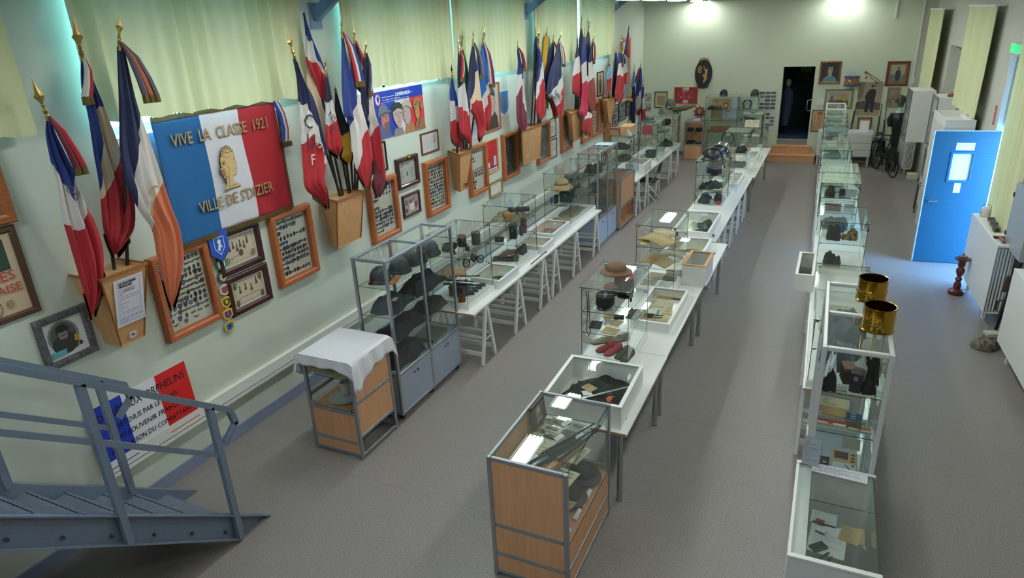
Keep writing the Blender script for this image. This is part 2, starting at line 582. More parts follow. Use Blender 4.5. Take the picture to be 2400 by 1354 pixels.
# ================================================================ tables
def table(x0,x1,y0,y1,label,z=0.74,group='white exhibition tables',rz=0,legs=None,th=0.028):
 t = thing('exhibition_table',label,'table',(x0,y0,0),rz,group)
 w_,d_ = x1 - x0,y1 - y0
 m = MB().box((0,0,z - th),(w_,d_,z))
 m.build('tabletop',mat('eff0ec',0.28,name='white_tabletop'),t,bevel=0.003)
 MB().box((0.002,-0.001,z - th + 0.002),(w_ - 0.002,0.0,z - 0.002)).build('edge_strip',mat('b98f68',0.6),t)
 if legs:
  for (lx,ly) in legs:
   MB().tube([(lx,ly,0),(lx,ly,z - th)],0.025,12).tube([(lx,ly,0),(lx,ly,0.02)],0.029,12).build('leg',M_STEEL,t,smooth=True)
 return t
STEEL = lambda w,d: [(0.08,0.1),(w - 0.08,0.1),(0.08,d - 0.1),(w - 0.08,d - 0.1)]
TR_M = mat('e9e9e4',0.45,name='white_trestle_paint')
def trestle(w=0.6,h=0.695,sp=0.165):
 t = thing('trestle','','trestle',(0,0,0))
 for x in (0,w):
  for s in (-1,1):
   MB().bar((x,s * sp,0),(x,s * 0.022,h),0.045,0.03,up=(1,0,0)).build('leg',TR_M,t)
 for s in (-1,1):
  MB().bar((0,s * 0.028,h - 0.03),(w,s * 0.028,h - 0.03),0.03,0.06).build('top_rail',TR_M,t)
  MB().bar((0.02,s * (sp - 0.03),0.13),(w - 0.02,s * (sp - 0.03),0.13),0.02,0.05).build('lower_rail',TR_M,t)
  MB().bar((0.02,s * (sp - 0.075),0.33),(w - 0.02,s * (sp - 0.075),0.33),0.018,0.03).build('middle_rail',TR_M,t)
 for x in (0,w):
  MB().bar((x,-sp * 0.55,0.3),(x,sp * 0.55,0.3),0.012,0.018).build('spreader',TR_M,t)
 return t
TR0 = [trestle()]
ntr = [0]
def put_trestle(x,y,label,group,rz=0):
 if ntr[0] == 0:
  o = TR0[0]
 else:
  o = copy_tree(TR0[0])
 ntr[0] += 1
 place(o,(x,y,0),rz)
 tag(o,label,'trestle',group)
table(-4.3,-3.51,6.17,8.52,'long white tabletop on trestles beside the tall aluminium showcase, left row')
table(-4.3,-3.51,8.525,10.92,'long white tabletop under the sun-helmet showcase, left row')
table(-4.3,-3.5,13.13,15.2,'white tabletop just behind the beech counter of the left row')
table(-4.3,-3.5,15.205,17.4,'farthest white tabletop of the left row')
for k,y in enumerate((6.5,7.44,8.29,8.75,9.66,10.66)):
 put_trestle(-4.12,y,('white wooden trestle nearest the camera, left row','second white trestle of the left row','third white trestle of the left row, close before the fourth','fourth white trestle of the left row, close behind the third','fifth white trestle of the left row, under the wide glass showcase','sixth white trestle, right before the cabinet doors tinted blue as daylit')[k],'trestles of the left row')
for k,y in enumerate((13.4,14.13,15.1,16.4,17.2)):
 put_trestle(-4.12,y,('white trestle against the open beech counter, far part of the left row','white trestle before the black folding chair','white trestle behind the black folding chair','last but one white trestle of the left row','very last white trestle of the left row, before the back wall')[k],'trestles of the left row')
# middle row
table(-2.0,-1.22,4.47,5.9,'white table on chrome legs behind the big beech counter, middle row',legs=STEEL(0.78,1.43))
table(-2.0,-1.225,5.905,7.9,'second white table of the middle row, carrying the brown helmet showcase',legs=STEEL(0.775,1.9))
table(-2.0,-1.2,7.905,9.62,'third white table of the middle row, with a small black strap on it',legs=STEEL(0.8,1.7))
table(-2.1,-1.37,9.65,14.02,'long white tabletop on trestles in the middle row, under the iron helmets')
table(-2.1,-1.33,14.05,17.35,'farthest white table of the middle row, on chrome legs',legs=STEEL(0.77,3.2))
for k,y in enumerate((9.85,10.35,11.0,11.85,12.7,13.55)):
 put_trestle(-2.03,y,('white trestle touching the chrome-legged table, middle row','second white trestle of the middle row','third white trestle of the middle row','fourth white trestle of the middle row, beside the stacked helmets','fifth white trestle of the middle row','last white trestle of the middle row')[k],'trestles of the middle row')
# right row (skewed by a degree or so)
table(x3(5.75),x3(5.75) + 0.62,5.72,9.0,'white tabletop behind the tall double showcase, right row',rz=R3)
table(x3(9.0),x3(9.0) + 0.62,9.02,13.0,'middle white tabletop of the right row',rz=R3)
table(x3(13.0),x3(13.0) + 0.62,13.02,18.4,'farthest white tabletop of the right row',rz=R3)
for k,y in enumerate((5.95,7.3,8.7,9.5,11.2,12.6,13.4,15.2,17.4)):
 put_trestle(x3(y) + 0.01,y,'white trestle number %d from the camera under the right row of tables' % (k + 1),'trestles of the right row',R3)

# ================================================================ glass showcases
def pane(name,a,b,parent,glass=None):
 """glass sheet whose thin rim is the dark green cut edge"""
 m = MB().box(a,b)
 d = [b[k] - a[k] for k in range(3)]
 ax = d.index(min(d))
 big = {0: (3,5),1: (2,4),2: (0,1)}[ax]
 m.m = [0 if k in big else 1 for k in range(6)]
 return m.build(name,[glass or GLASS,GEDGE],parent)
GT = 0.006
def showcase(loc,w_,d_,h,shelves,label,rz=0,base=0.07,group=None,clips=True,shw=1.0,door=True,name='glass_showcase'):
 """free-standing all-glass case; loc = near left bottom corner; shelves = heights"""
 t = thing(name,label,'showcase',loc,rz,group)
 if base:
  MB().box((-0.01,-0.01,0),(w_ + 0.01,d_ + 0.01,base)).build('plinth',mat('eff0ec',0.28,name='white_tabletop'),t,bevel=0.003)
 z0 = base
 pane('side_pane',(0,0,z0),(GT,d_,z0 + h),t)
 pane('side_pane',(w_ - GT,0,z0),(w_,d_,z0 + h),t)
 pane('front_pane',(GT,0,z0),(w_ - GT,GT,z0 + h),t)
 pane('rear_pane',(GT,d_ - GT,z0),(w_ - GT,d_,z0 + h),t)
 pane('top_pane',(-0.015,-0.015,z0 + h),(w_ + 0.015,d_ + 0.015,z0 + h + GT),t,GLASST)
 for z in shelves:
  pane('shelf',(0.012,0.012,z0 + z),(0.012 + (w_ - 0.024) * shw,d_ - 0.012,z0 + z + GT),t)
 if clips:
  c = MB()
  for x in (0.02,w_ - 0.02):
   for y in (0.02,d_ - 0.02):
    c.tube([(x,y,z0 + h - 0.03),(x,y,z0 + h - 0.002)],0.011,8)
  for z in shelves:
   for x in (0.02,w_ - 0.02):
    for y in (0.03,d_ - 0.03):
     c.box((x - 0.012,y - 0.012,z0 + z - 0.012),(x + 0.012,y + 0.012,z0 + z - 0.001))
  c.build('clip',M_STEEL,t)
  MB().box((w_ - 0.001,0.03,z0 + h - 0.1),(w_ + 0.012,0.06,z0 + h - 0.06)).build('lock',M_BLACK,t)
 return t

def alu_case(loc,w_,d_,h,base,shelves,label,rz=0,bays=2,panel=None,wheels=True,top_frame=None,name='tall_showcase',doors=True):
 """aluminium post showcase with a closed lower cupboard"""
 t = thing(name,label,'showcase',loc,rz)
 P = 0.032
 z0 = 0.07 if wheels else 0.0
 fm = top_frame or M_ALU
 f = MB()
 for x in (0,w_ - P):
  for y in (0,d_ - P):
   f.box((x,y,z0),(x + P,y + P,h))
 for z in (z0,base - P / 2,h - P):
  for x in (0,w_ - P):
   f.box((x + 0.002,P,z),(x + P - 0.002,d_ - P,z + P))
  for y in (0,d_ - P):
   f.box((P,y + 0.002,z),(w_ - P,y + P - 0.002,z + P))
 for k in range(1,bays):
  y = d_ * k / bays
  f.box((w_ - P + 0.002,y - P / 2,z0 + P),(w_ - 0.002,y + P / 2,h - P))
  f.box((0.002,y - P / 2,base),(P - 0.002,y + P / 2,h - P))
  f.box((P,y - P / 2,h - P + 0.002),(w_ - P,y + P / 2,h - 0.002))
 f.build('frame',fm,t,bevel=0.006)
 for k in range(bays):
  y0 = d_ * k / bays + P * 0.5
  y1 = d_ * (k + 1) / bays - P * 0.5
  pane('top_pane',(P * 0.6,y0,h - 0.014),(w_ - P * 0.6,y1,h - 0.009),t,GLASST)
  pane('side_pane',(w_ - 0.018,y0,base + P / 2),(w_ - 0.013,y1,h - P),t)
  pane('side_pane',(0.013,y0,base + P / 2),(0.018,y1,h - P),t)
  dm = MB().box((w_ - 0.022,y0 + 0.004,z0 + P + 0.003),(w_ - 0.006,y1 - 0.004,base - P / 2 - 0.003)).build('cupboard_door',panel or M_GREYP,t)
  if doors:
   MB().tube([(w_ - 0.006,(y0 + y1) / 2 - 0.03,base - 0.09),(w_ + 0.008,(y0 + y1) / 2 - 0.03,base - 0.09)],0.008,8).tube([(w_ - 0.006,(y0 + y1) / 2 + 0.03,base - 0.09),(w_ + 0.008,(y0 + y1) / 2 + 0.03,base - 0.09)],0.008,8).build('lock',M_BLACK,dm)
 pane('end_pane',(P,0.012,base + P / 2),(w_ - P,0.017,h - P),t)
 pane('end_pane',(P,d_ - 0.017,base + P / 2),(w_ - P,d_ - 0.012,h - P),t)
 pm = MB()
 pm.box((P,0.008,z0 + P),(w_ - P,0.02,base - P / 2)).box((P,d_ - 0.02,z0 + P),(w_ - P,d_ - 0.008,base - P / 2))
 pm.box((0.006,P,z0 + P),(0.02,d_ - P,base - P / 2)).box((P * 0.6,P * 0.6,base - 0.004),(w_ - P * 0.6,d_ - P * 0.6,base + 0.008))
 pm.build('cupboard_panel',panel or M_GREYP,t)
 for z in shelves:
  pane('shelf',(0.03,0.03,z),(w_ - 0.04,d_ - 0.03,z + 0.006),t)
 if wheels:
  for x in (0.05,w_ - 0.05):
   for y in [0.06] + [d_ * k / bays for k in range(1,bays)] + [d_ - 0.06]:
    MB().tube([(x - 0.014,y,0.032),(x + 0.014,y,0.032)],0.032,12).box((x - 0.02,y - 0.02,0.04),(x + 0.02,y + 0.02,0.072)).build('caster',M_BLACK,t)
 return t

# left row
alu_case((-4.14,4.93,0),0.41,1.28,1.78,0.54,(1.16,1.47),'tall aluminium double showcase with dark helmets and uniforms, left row')
showcase((-4.1,6.27,0.74),0.47,0.66,0.8,(0.3,0.55),'all-glass showcase with mess tins, right behind the tall aluminium one')
showcase((-4.1,7.66,0.74),0.47,0.68,0.8,(0.27,0.52),'glass showcase with a wicker roll and cork bundle on its upper shelf')
showcase((-4.08,9.72,0.74),0.45,1.22,0.79,(0.28,0.52),'wide glass showcase holding a tan sun helmet, left row')
alu_case((-3.97,10.98,0),0.38,1.15,1.7,0.51,(0.95,1.3),'aluminium double showcase with grey cupboard doors tinted blue as daylit, left row',wheels=False,panel=mat('b4c3dc',0.45,name='daylight_tint_panel'))  # doorway daylight on grey panels put into this pale blue
showcase((-4.08,13.16,0.74),0.45,0.62,0.8,(0.3,0.55),'glass showcase with cardboard boxes on its top, left row')
showcase((-3.98,14.98,0.74),0.45,0.72,0.8,(0.3,0.55),'glass showcase with a green helmet on top and a red booklet inside')
showcase((-3.98,16.35,0.74),0.48,0.95,0.78,(0.25,0.55),'last glass showcase of the left row, with a dark cap inside')
# middle row
showcase((-1.97,5.52,0.74),0.46,0.72,0.71,(0.24,0.46),'glass showcase with a brown brimmed helmet standing on its top')
showcase((-1.96,7.43,0.74),0.46,0.72,0.77,(0.24,0.5),'glass showcase with two shelves of folded yellowed newspapers')
showcase((-2.02,11.4,0.74),0.45,0.66,0.74,(0.25,0.5),'dark crowded glass showcase below the stacked iron helmets')
showcase((-2.02,12.12,0.74),0.45,0.66,0.74,(0.3,0.55),'glass showcase right behind the one with the iron helmets')
showcase((-2.0,14.4,0.74),0.45,0.62,0.74,(0.3,),'glass showcase with a dark folded tunic, far middle row')
showcase((-2.0,16.9,0.74),0.45,0.5,0.76,(0.25,0.45),'glass showcase with open books, last of the middle row')
# right row
RZ3 = R3
alu_case((0.095,4.37,0),0.42,1.24,1.8,0.45,(0.84,1.145,1.455),'tall white-framed double showcase carrying two brass shell cases',RZ3 * 0.4,top_frame=mat('d9dcdc',0.35,0.2,name='white_frame'),wheels=False)
showcase((x3(6) + 0.03,5.75,0.74),0.47,1.45,0.58,(0.3,),'low wide glass showcase with papers behind the brass shell cases',RZ3)
showcase((x3(9) + 0.04,8.75,0.74),0.52,0.76,0.6,(0.32,),'glass showcase with a dark tunic bust and gilt badges, right row',RZ3)
showcase((x3(11) + 0.03,10.42,0.74),0.49,0.7,0.7,(0.26,0.48),'glass showcase with field telephone gear, its top joining the next one',RZ3)
showcase((x3(12) + 0.03,11.17,0.74),0.49,0.7,0.7,(0.26,0.48),'glass showcase touching the back of the field telephone one',RZ3)
showcase((x3(13.3) - 0.01,13.0,0.74),0.48,0.68,0.7,(0.3,),'glass showcase with small colourful badges, right row',RZ3)
showcase((x3(14) - 0.01,13.72,0.74),0.46,0.65,0.7,(0.3,),'glass showcase with a black strip on its top pane, right row',RZ3)
showcase((x3(16),15.75,0.74),0.46,0.66,0.7,(0.25,),'glass showcase with a white paper boat shape, far right row',RZ3)
showcase((x3(17) + 0.0,16.5,0.74),0.46,0.6,0.78,(0.4,),'glass showcase holding a ruled grey board, far right row',RZ3)
a_ = alu_case((x3(17.4) + 0.01,17.15,0.742),0.42,1.1,0.95,0.2,(0.55,),'last showcase of the right row, with a white frame on top',RZ3,bays=1,panel=mat('e4e5e1',0.4),wheels=False,top_frame=mat('e9ebea',0.35,name='white_frame2'),name='framed_showcase',doors=False)

# ---------------------------------------------------------------- big beech counter in the foreground
def beech_counter(loc,w_,d_,h,label,split=(0.2,0.46),deck=0.62,rz=0,right_glass=True,name='beech_counter'):
 t = thing(name,label,'showcase',loc,rz)
 P = 0.034
 f = MB()
 for x in (0,w_ - P):
  for y in (0,d_ - P):
   f.box((x,y,0),(x + P,y + P,h))
 for z in (0.03,split[0],split[1],h - P):
  for y in (0,d_ - P):
   if z == split[1] and False:
    continue
   f.box((P,y + 0.003,z),(w_ - P,y + P - 0.003,z + P))
 for z in (0.03,split[0]):
  f.box((w_ - P + 0.003,P,z),(w_ - 0.003,d_ - P,z + P))
 f.box((0.003,P,h - P),(P - 0.003,d_ - P,h)).box((0.003,P,0.03),(P - 0.003,d_ - P,0.03 + P))
 f.build('frame',mat('9aa0a5',0.38,0.6,name='grey_aluminium'),t,bevel=0.008)
 b = MB()
 for z0,z1 in ((0.03 + P,split[0]),(split[0] + P,split[1]),(split[1] + P,h - P)):
  b.box((P,0.008,z0),(w_ - P,0.02,z1))
  b.box((0.008,P,z0),(0.02,d_ - P,z1))
  if z1 < h - 0.3:
   b.box((P,d_ - 0.02,z0),(w_ - P,d_ - 0.008,z1))
 b.box((w_ - 0.02,P,0.03 + P),(w_ - 0.008,d_ - P,split[0])).box((w_ - 0.02,P,split[0] + P),(w_ - 0.008,d_ - P,split[1] - 0.02))
 b.box((0.02,0.02,split[1] - 0.04),(w_ - 0.02,d_ - 0.02,split[1] - 0.02))
 b.build('beech_panel',M_BEECH,t)
 pane('top_pane',(P * 0.5,P * 0.5,h - 0.012),(w_ - P * 0.5,d_ - P * 0.5,h - 0.006),t,GLASST)
 pane('side_pane',(w_ - 0.014,P * 0.6,split[1] - 0.02),(w_ - 0.008,d_ - P * 0.6,h - 0.012),t)
 pane('rear_pane',(P,d_ - 0.014,split[1]),(w_ - P,d_ - 0.008,h - P),t)
 pane('shelf',(0.03,0.03,deck),(w_ - 0.14,d_ - 0.03,deck + 0.006),t)
 return t
BC = beech_counter((-1.925,3.41,0),0.6,0.97,1.06,'big beech-panelled glass counter nearest the camera, with swords and rifles inside',deck=0.86)
# open beech counter of the left row
t = thing('open_counter','beech counter with open shelf facing the aisle, beside the blue-daylit cupboard doors','showcase',(-3.97,12.14,0))
f = MB()
for x in (0,0.416):
 for y in (0,0.936):
  f.box((x,y,0),(x + 0.034,y + 0.034,1.0))
for z in (0.03,0.43,0.966):
 for x in (0,0.416):
  f.box((x + 0.003,0.034,z),(x + 0.031,0.936,z + 0.034))
 for y in (0,0.936):
  f.box((0.034,y + 0.003,z),(0.416,y + 0.031,z + 0.034))
f.build('frame',M_ALU,t)
b = MB()
b.box((0.034,0.01,0.06),(0.416,0.02,0.966)).box((0.43,0.034,0.464),(0.44,0.936,0.966)).box((0.034,0.95,0.06),(0.416,0.96,0.966)).box((0.01,0.034,0.06),(0.02,0.936,0.966)).box((0.02,0.02,0.06),(0.44,0.95,0.075)).box((0.2,0.45,0.075),(0.42,0.465,0.43)).box((0.02,0.02,0.42),(0.44,0.95,0.43))
b.build('beech_panel',M_BEECH,t)
pane('top_pane',(0.02,0.02,0.985),(0.43,0.95,0.991),t,GLASST)

# cloth covered counter at left front
CC = thing('covered_counter','small beech and glass counter half hidden under a white cloth','showcase',(-4.31,4.225,0))
f = MB()
P,w_,d_,h = 0.034,0.58,0.6,1.04
for x in (0,w_ - P):
 for y in (0,d_ - P):
  f.box((x,y,0),(x + P,y + P,h))
for z in (0.02,0.15,0.47,h - P):
 f.box((P,0.003,z),(w_ - P,P - 0.003,z + P)).box((P,d_ - P + 0.003,z),(w_ - P,d_ - 0.003,z + P))
for z in (0.02,0.22,0.58,h - P):
 f.box((w_ - P + 0.003,P,z),(w_ - 0.003,d_ - P,z + P)).box((0.003,P,z),(P - 0.003,d_ - P,z + P))
f.build('frame',mat('9aa0a5',0.38,0.6,name='grey_aluminium'),CC,bevel=0.006)
b = MB()
b.box((P,0.01,0.054),(w_ - P,0.02,0.15)).box((P,0.01,0.184),(w_ - P,0.02,0.47))
for z0,z1 in ((0.254,0.58),(0.614,h - P)):
 b.box((w_ - 0.02,P,z0),(w_ - 0.01,d_ - P,z1)).box((P,d_ - 0.02,z0),(w_ - P,d_ - 0.01,z1))
b.box((0.02,0.02,0.47),(w_ - 0.02,d_ - 0.02,0.485)).box((0.01,P,0.054),(0.02,d_ - P,0.47))
b.build('beech_panel',M_BEECH,CC)
pane('glass_door',(P,0.012,0.505),(w_ - P,0.018,h - P),CC)
pane('side_pane',(0.012,P,0.5),(0.018,d_ - P,h - P),CC)
pane('shelf',(0.03,0.03,0.83),(w_ - 0.03,d_ - 0.03,0.836),CC)
MB().tube([(w_ - 0.07,0.012,0.53),(w_ - 0.07,-0.012,0.53)],0.014,12).build('lock',M_STEEL,CC,smooth=True)
MB().box((P,0.005,0.5),(P + 0.05,0.012,0.55)).build('hinge',M_ALU,CC)
# white cloth over it
def cloth_cover():
 N = 44
 W2,D2 = 0.58,0.6
 m = MB()
 gx = [(-0.16 + (W2 + 0.32) * i / N) for i in range(N + 1)]
 gy = [(-0.13 + (D2 + 0.2) * j / N) for j in range(N + 1)]
 idx = {}
 for i,X_ in enumerate(gx):
  for j,Y_ in enumerate(gy):
   ox = max(0,X_ - W2,-X_)
   oy = max(0,-Y_,Y_ - D2)
   x,y,z = min(max(X_,0),W2),min(max(Y_,0),D2),0
   sx = 1 if X_ > W2 else (-1 if X_ < 0 else 0)
   sy = -1 if Y_ < 0 else (1 if Y_ > D2 else 0)
   # the drop: longer on the right side, longest at the near right corner
   k = 1.0
   if sx > 0:
    k = 1.25 - 0.25 * (Y_ / D2) + 0.7 * math.exp(-((Y_ - 0.02) / 0.16) ** 2)
   if sy < 0:
    k = 0.75 + 0.55 * max(0,(X_ / W2 - 0.62) / 0.38) ** 2 + 0.25 * math.sin(X_ * 9) * 0.3
   if sx < 0:
    k = 1.5 + 0.3 * math.sin(Y_ * 11)
   if sx and sy:
    drop = math.hypot(ox,oy) * (1.5 if sx > 0 else 1.2)
   else:
    drop = (ox + oy) * k
   wav = 0.012 * math.sin(Y_ * 34) * min(1,drop * 8) if sx else 0
   wav2 = 0.012 * math.sin(X_ * 30) * min(1,drop * 8) if sy else 0
   q = 0.018 + 0.10 * drop
   x += sx * (q + wav)
   y += sy * (q + wav2) if not (sy and sx) else sy * q
   if sx and sy:
    x += sx * 0.02
   z = 0.012 - drop + 0.003 * math.sin(X_ * 21) * math.sin(Y_ * 17)
   idx[i,j] = m.av((x,y,z))
 for i in range(N):
  for j in range(N):
   m.af((idx[i,j],idx[i + 1,j],idx[i + 1,j + 1],idx[i,j + 1]))
 o = m.build('white_cloth',mat('e9e9ee',0.85,name='white_cotton'),smooth=True)
 s = o.modifiers.new('solid','SOLIDIFY')
 s.thickness = 0.004
 place(o,(-4.31,4.225,1.045))
 tag(o,'white cloth draped over the small counter at the left, corner hanging low','cloth')
cloth_cover()

# ---------------------------------------------------------------- flat wooden display boxes
def flatbox(loc,w_,d_,h,label,rz=0,lid=True,wall=0.022,inner=None,group=None,rim=None,frame=0.03,name='display_box'):
 t = thing(name,label,'display box',loc,rz,group)
 m = MB()
 m.box((0,0,0),(w_,wall,h)).box((0,d_ - wall,0),(w_,d_,h)).box((0,wall,0),(wall,d_ - wall,h)).box((w_ - wall,wall,0),(w_,d_ - wall,h))
 m.build('box_side',M_WHITE,t,bevel=0.002)
 MB().box((wall,wall,0),(w_ - wall,d_ - wall,0.015)).build('box_floor',inner or mat('d7d0bd',0.8),t)
 if lid:
  g = MB()
  z0,z1 = h,h + 0.014
  g.box((-0.004,-0.004,z0),(w_ + 0.004,frame,z1)).box((-0.004,d_ - frame,z0),(w_ + 0.004,d_ + 0.004,z1)).box((-0.004,frame,z0),(frame,d_ - frame,z1)).box((w_ - frame,frame,z0),(w_ + 0.004,d_ - frame,z1))
  g.build('lid_frame',rim or M_WHITE,t,bevel=0.002)
  pane('lid_pane',(frame,frame,h + 0.003),(w_ - frame,d_ - frame,h + 0.008),t)
 return t
SANDY = mat('cfc3a6',0.8,name='sand_felt')
PALE = mat('dcdcd4',0.8,name='pale_felt')
B1 = flatbox((-1.95,4.5,0.74),0.67,0.74,0.2,'large glass-lidded white box of black uniforms on the first middle table',0.02,inner=PALE)
B2 = flatbox((-1.74,6.42,0.74),0.42,1.0,0.09,'flat white display box with a green-edged card, beside the brown helmet showcase',inner=SANDY)
B3 = flatbox((-1.49,7.85,0.74),0.28,0.56,0.25,'deep white open-fronted box of dark relics at the edge of the newspaper showcase',inner=mat('8b7f64',0.8),rim=M_OAK)
B4 = flatbox((-1.9,8.62,0.74),0.52,0.72,0.13,'white display box with a round glass dish, middle row',inner=SANDY)
B5 = flatbox((-1.96,9.55,0.74),0.5,1.12,0.15,'white display box with a dark crumpled cloth and a coin, middle row',inner=PALE)
B6 = flatbox((-1.8,12.8,0.74),0.3,1.0,0.12,'narrow white display box beyond the iron helmets',inner=PALE)
B7 = flatbox((-1.8,15.5,0.74),0.34,0.75,0.1,'white display box on the farthest middle table',inner=PALE)
B8 = flatbox((-3.98,6.98,0.74),0.42,0.58,0.1,'flat white display box between the first two glass showcases, left row',inner=SANDY)
B9 = flatbox((-3.98,8.4,0.74),0.42,0.42,0.1,'small flat display box with pinkish papers, left row',inner=SANDY)
B10 = flatbox((-4.02,8.87,0.74),0.42,0.72,0.14,'white display box lined in rust red before the sun-helmet showcase',inner=mat('b07a5c',0.8))
B11 = flatbox((-3.92,13.82,0.74),0.41,0.6,0.2,'deep white display box behind the cardboard boxes',inner=PALE)
B12 = flatbox((-3.9,15.8,0.74),0.36,0.5,0.12,'small white display box in front of the last left showcase',inner=PALE)
B13 = flatbox((-0.215,8.05,0.74),0.2,0.85,0.2,'white glass-lidded box jutting out at the left edge of the right row',inner=mat('77716a',0.8))
BA = thing('desk_showcase','low glass desk case with pens and a medal box nearest the camera, right row','showcase',(0.048,3.39,0),R3 * 0.3)
w_,d_,h = 0.475,0.96,0.9
m = MB()
m.box((0,0,0),(w_,0.02,h)).box((0,d_ - 0.02,0),(w_,d_,h)).box((0,0.02,0),(0.09,d_ - 0.02,0.885)).box((0.09,0.02,0.0),(w_ - 0.02,d_ - 0.02,0.05))
m.build('cabinet_body',mat('dddfdd',0.4,name='white_body'),BA)
g = MB()
g.box((-0.008,-0.01,h),(w_ + 0.008,0.022,h + 0.012)).box((-0.008,d_ - 0.022,h),(w_ + 0.008,d_ + 0.006,h + 0.012)).box((-0.008,0.022,0.885),(0.01,d_ - 0.022,h + 0.006))
g.build('top_rail',M_WHITE,BA)
pane('top_pane',(0.01,0.022,h),(w_ - 0.004,d_ - 0.022,h + 0.006),BA,GLASST)
pane('side_pane',(w_ - 0.01,0.02,0.05),(w_ - 0.004,d_ - 0.02,h),BA)
pane('shelf',(0.09,0.022,0.62),(w_ - 0.02,d_ - 0.022,0.626),BA)
MB().box((0.092,0.024,0.05),(w_ - 0.022,d_ - 0.024,0.056)).build('floor_lining',mat('3c4a45',0.8),BA)

# ================================================================ lettering and pictures
def lettering(txt,size,parent,loc,mat_,rot=None,width=None,name='lettering',align='LEFT',ext=0.0006,shear=0.0,bold=0.0,scale=None):
 cu = bpy.data.curves.new('text','FONT')
 cu.body = txt
 cu.size = size
 cu.align_x = align
 cu.extrude = ext
 cu.shear = shear
 cu.offset = bold
 cu.resolution_u = 2
 tmp = bpy.data.objects.new('text',cu)
 COL.objects.link(tmp)
 dg = bpy.context.evaluated_depsgraph_get()
 me = bpy.data.meshes.new_from_object(tmp.evaluated_get(dg))
 bpy.data.objects.remove(tmp)
 bpy.data.curves.remove(cu)
 me.materials.clear()
 me.materials.append(mat_)
 o = bpy.data.objects.new(name,me)
 COL.objects.link(o)
 xs = [v.co.x for v in me.vertices] or [0]
 wd = max(xs) - min(xs)
 s = (width / wd) if width and wd > 0 else 1
 o.scale = scale or (s,1,1)
 o.location = loc
 if rot is not None:
  o.rotation_euler = rot
 o.parent = parent
 return o

class Pic:
 """flat coloured shapes in the XY plane, each layer a hair in front of the one before"""
 def __init__(s,z=0.0,step=0.00035):
  s.mb,s.cols,s.z,s.step = MB(),[],z,step
 def _mi(s,c):
  if c not in s.cols:
   s.cols.append(c)
  return s.cols.index(c)
 def p(s,c,pts):
  s.z += s.step
  mi = s._mi(c)
  i = [s.mb.av((x,y,s.z)) for x,y in pts]
  a = sum(pts[k][0] * pts[(k + 1) % len(pts)][1] - pts[(k + 1) % len(pts)][0] * pts[k][1] for k in range(len(pts)))
  s.mb.af(i if a > 0 else i[::-1],mi)
  return s
 def r(s,c,x0,y0,x1,y1):
  return s.p(c,[(x0,y0),(x1,y0),(x1,y1),(x0,y1)])
 def e(s,c,x,y,rx,ry,n=20,rot=0):
  ca,sa = math.cos(rot),math.sin(rot)
  return s.p(c,[(x + rx * math.cos(2 * PI * k / n) * ca - ry * math.sin(2 * PI * k / n) * sa,y + rx * math.cos(2 * PI * k / n) * sa + ry * math.sin(2 * PI * k / n) * ca) for k in range(n)])
 def l(s,c,pts,w_):
  s.z += s.step
  mi = s._mi(c)
  for (x0,y0),(x1,y1) in zip(pts[:-1],pts[1:]):
   d = math.hypot(x1 - x0,y1 - y0) or 1
   nx,ny = -(y1 - y0) / d * w_ / 2,(x1 - x0) / d * w_ / 2
   i = [s.mb.av(q + (s.z,)) for q in ((x0 - nx,y0 - ny),(x1 - nx,y1 - ny),(x1 + nx,y1 + ny),(x0 + nx,y0 + ny))]
   s.mb.af(i,mi)
  return s
 def lines(s,c,x0,y0,x1,y1,n,th,seed=0):
  rg = random.Random(seed)
  s.z += s.step
  mi = s._mi(c)
  for k in range(n):
   y = y1 - (y1 - y0) * (k + 0.5) / n
   x = x0
   while x < x1 - 0.004:
    wd = rg.uniform(0.03,0.12) * (x1 - x0)
    xe = min(x + wd,x1)
    i = [s.mb.av(q + (s.z,)) for q in ((x,y),(xe,y),(xe,y + th),(x,y + th))]
    s.mb.af(i,mi)
    x = xe + 0.02 * (x1 - x0)
    if rg.random() < 0.08:
     break
  return s
 def done(s,name,parent,rough=0.55):
  return s.mb.build(name,[mat(c,rough) for c in s.cols],parent)

def frame_mesh(w_,h,fw,dp,step=0.012):
 """mitred picture frame, back at z=0, outer face at z=dp, with an inner step"""
 m = MB()
 def ring(x,y,z):
  return [m.av((x,y,z)),m.av((w_ - x,y,z)),m.av((w_ - x,h - y,z)),m.av((x,h - y,z))]
 rr_ = [ring(0,0,0),ring(0,0,dp * 0.8),ring(fw * 0.18,fw * 0.18,dp),ring(fw * 0.72,fw * 0.72,dp),ring(fw,fw,dp - step),ring(fw,fw,0.004),ring(0,0,0)]
 for a,b in zip(rr_[:-1],rr_[1:]):
  for k in range(4):
   m.af((a[k],a[(k + 1) % 4],b[(k + 1) % 4],b[k]))
 return m

def wall_frame(wall,a,z,w_,h,fw,dp,fmat,label,cat='picture frame',back='d9d3c4',name='framed_picture',tilt=0,group=None,off=0.0):
 """a = y (side walls) or x (back wall) of the lower left corner seen from the room"""
 if wall == 'L':
  loc,Mx = (LX + 0.001 + off,a,z),WL
 elif wall == 'B':
  loc,Mx = (a,BY - 0.001 - off,z),WB
 else:
  loc,Mx = (RW(a) - 0.002 - off,a,z),Matrix.Rotation(RZ,3,'Z') @ WR
 if tilt:
  Mx = Mx @ Matrix.Rotation(tilt,3,'X')
 t = thing(name,label,cat,loc,rot=Mx,group=group)
 frame_mesh(w_,h,fw,dp).build('frame',fmat,t)
 MB().box((fw * 0.9,fw * 0.9,0.002),(w_ - fw * 0.9,h - fw * 0.9,0.008)).build('backing',mat(back,0.7),t)
 return t

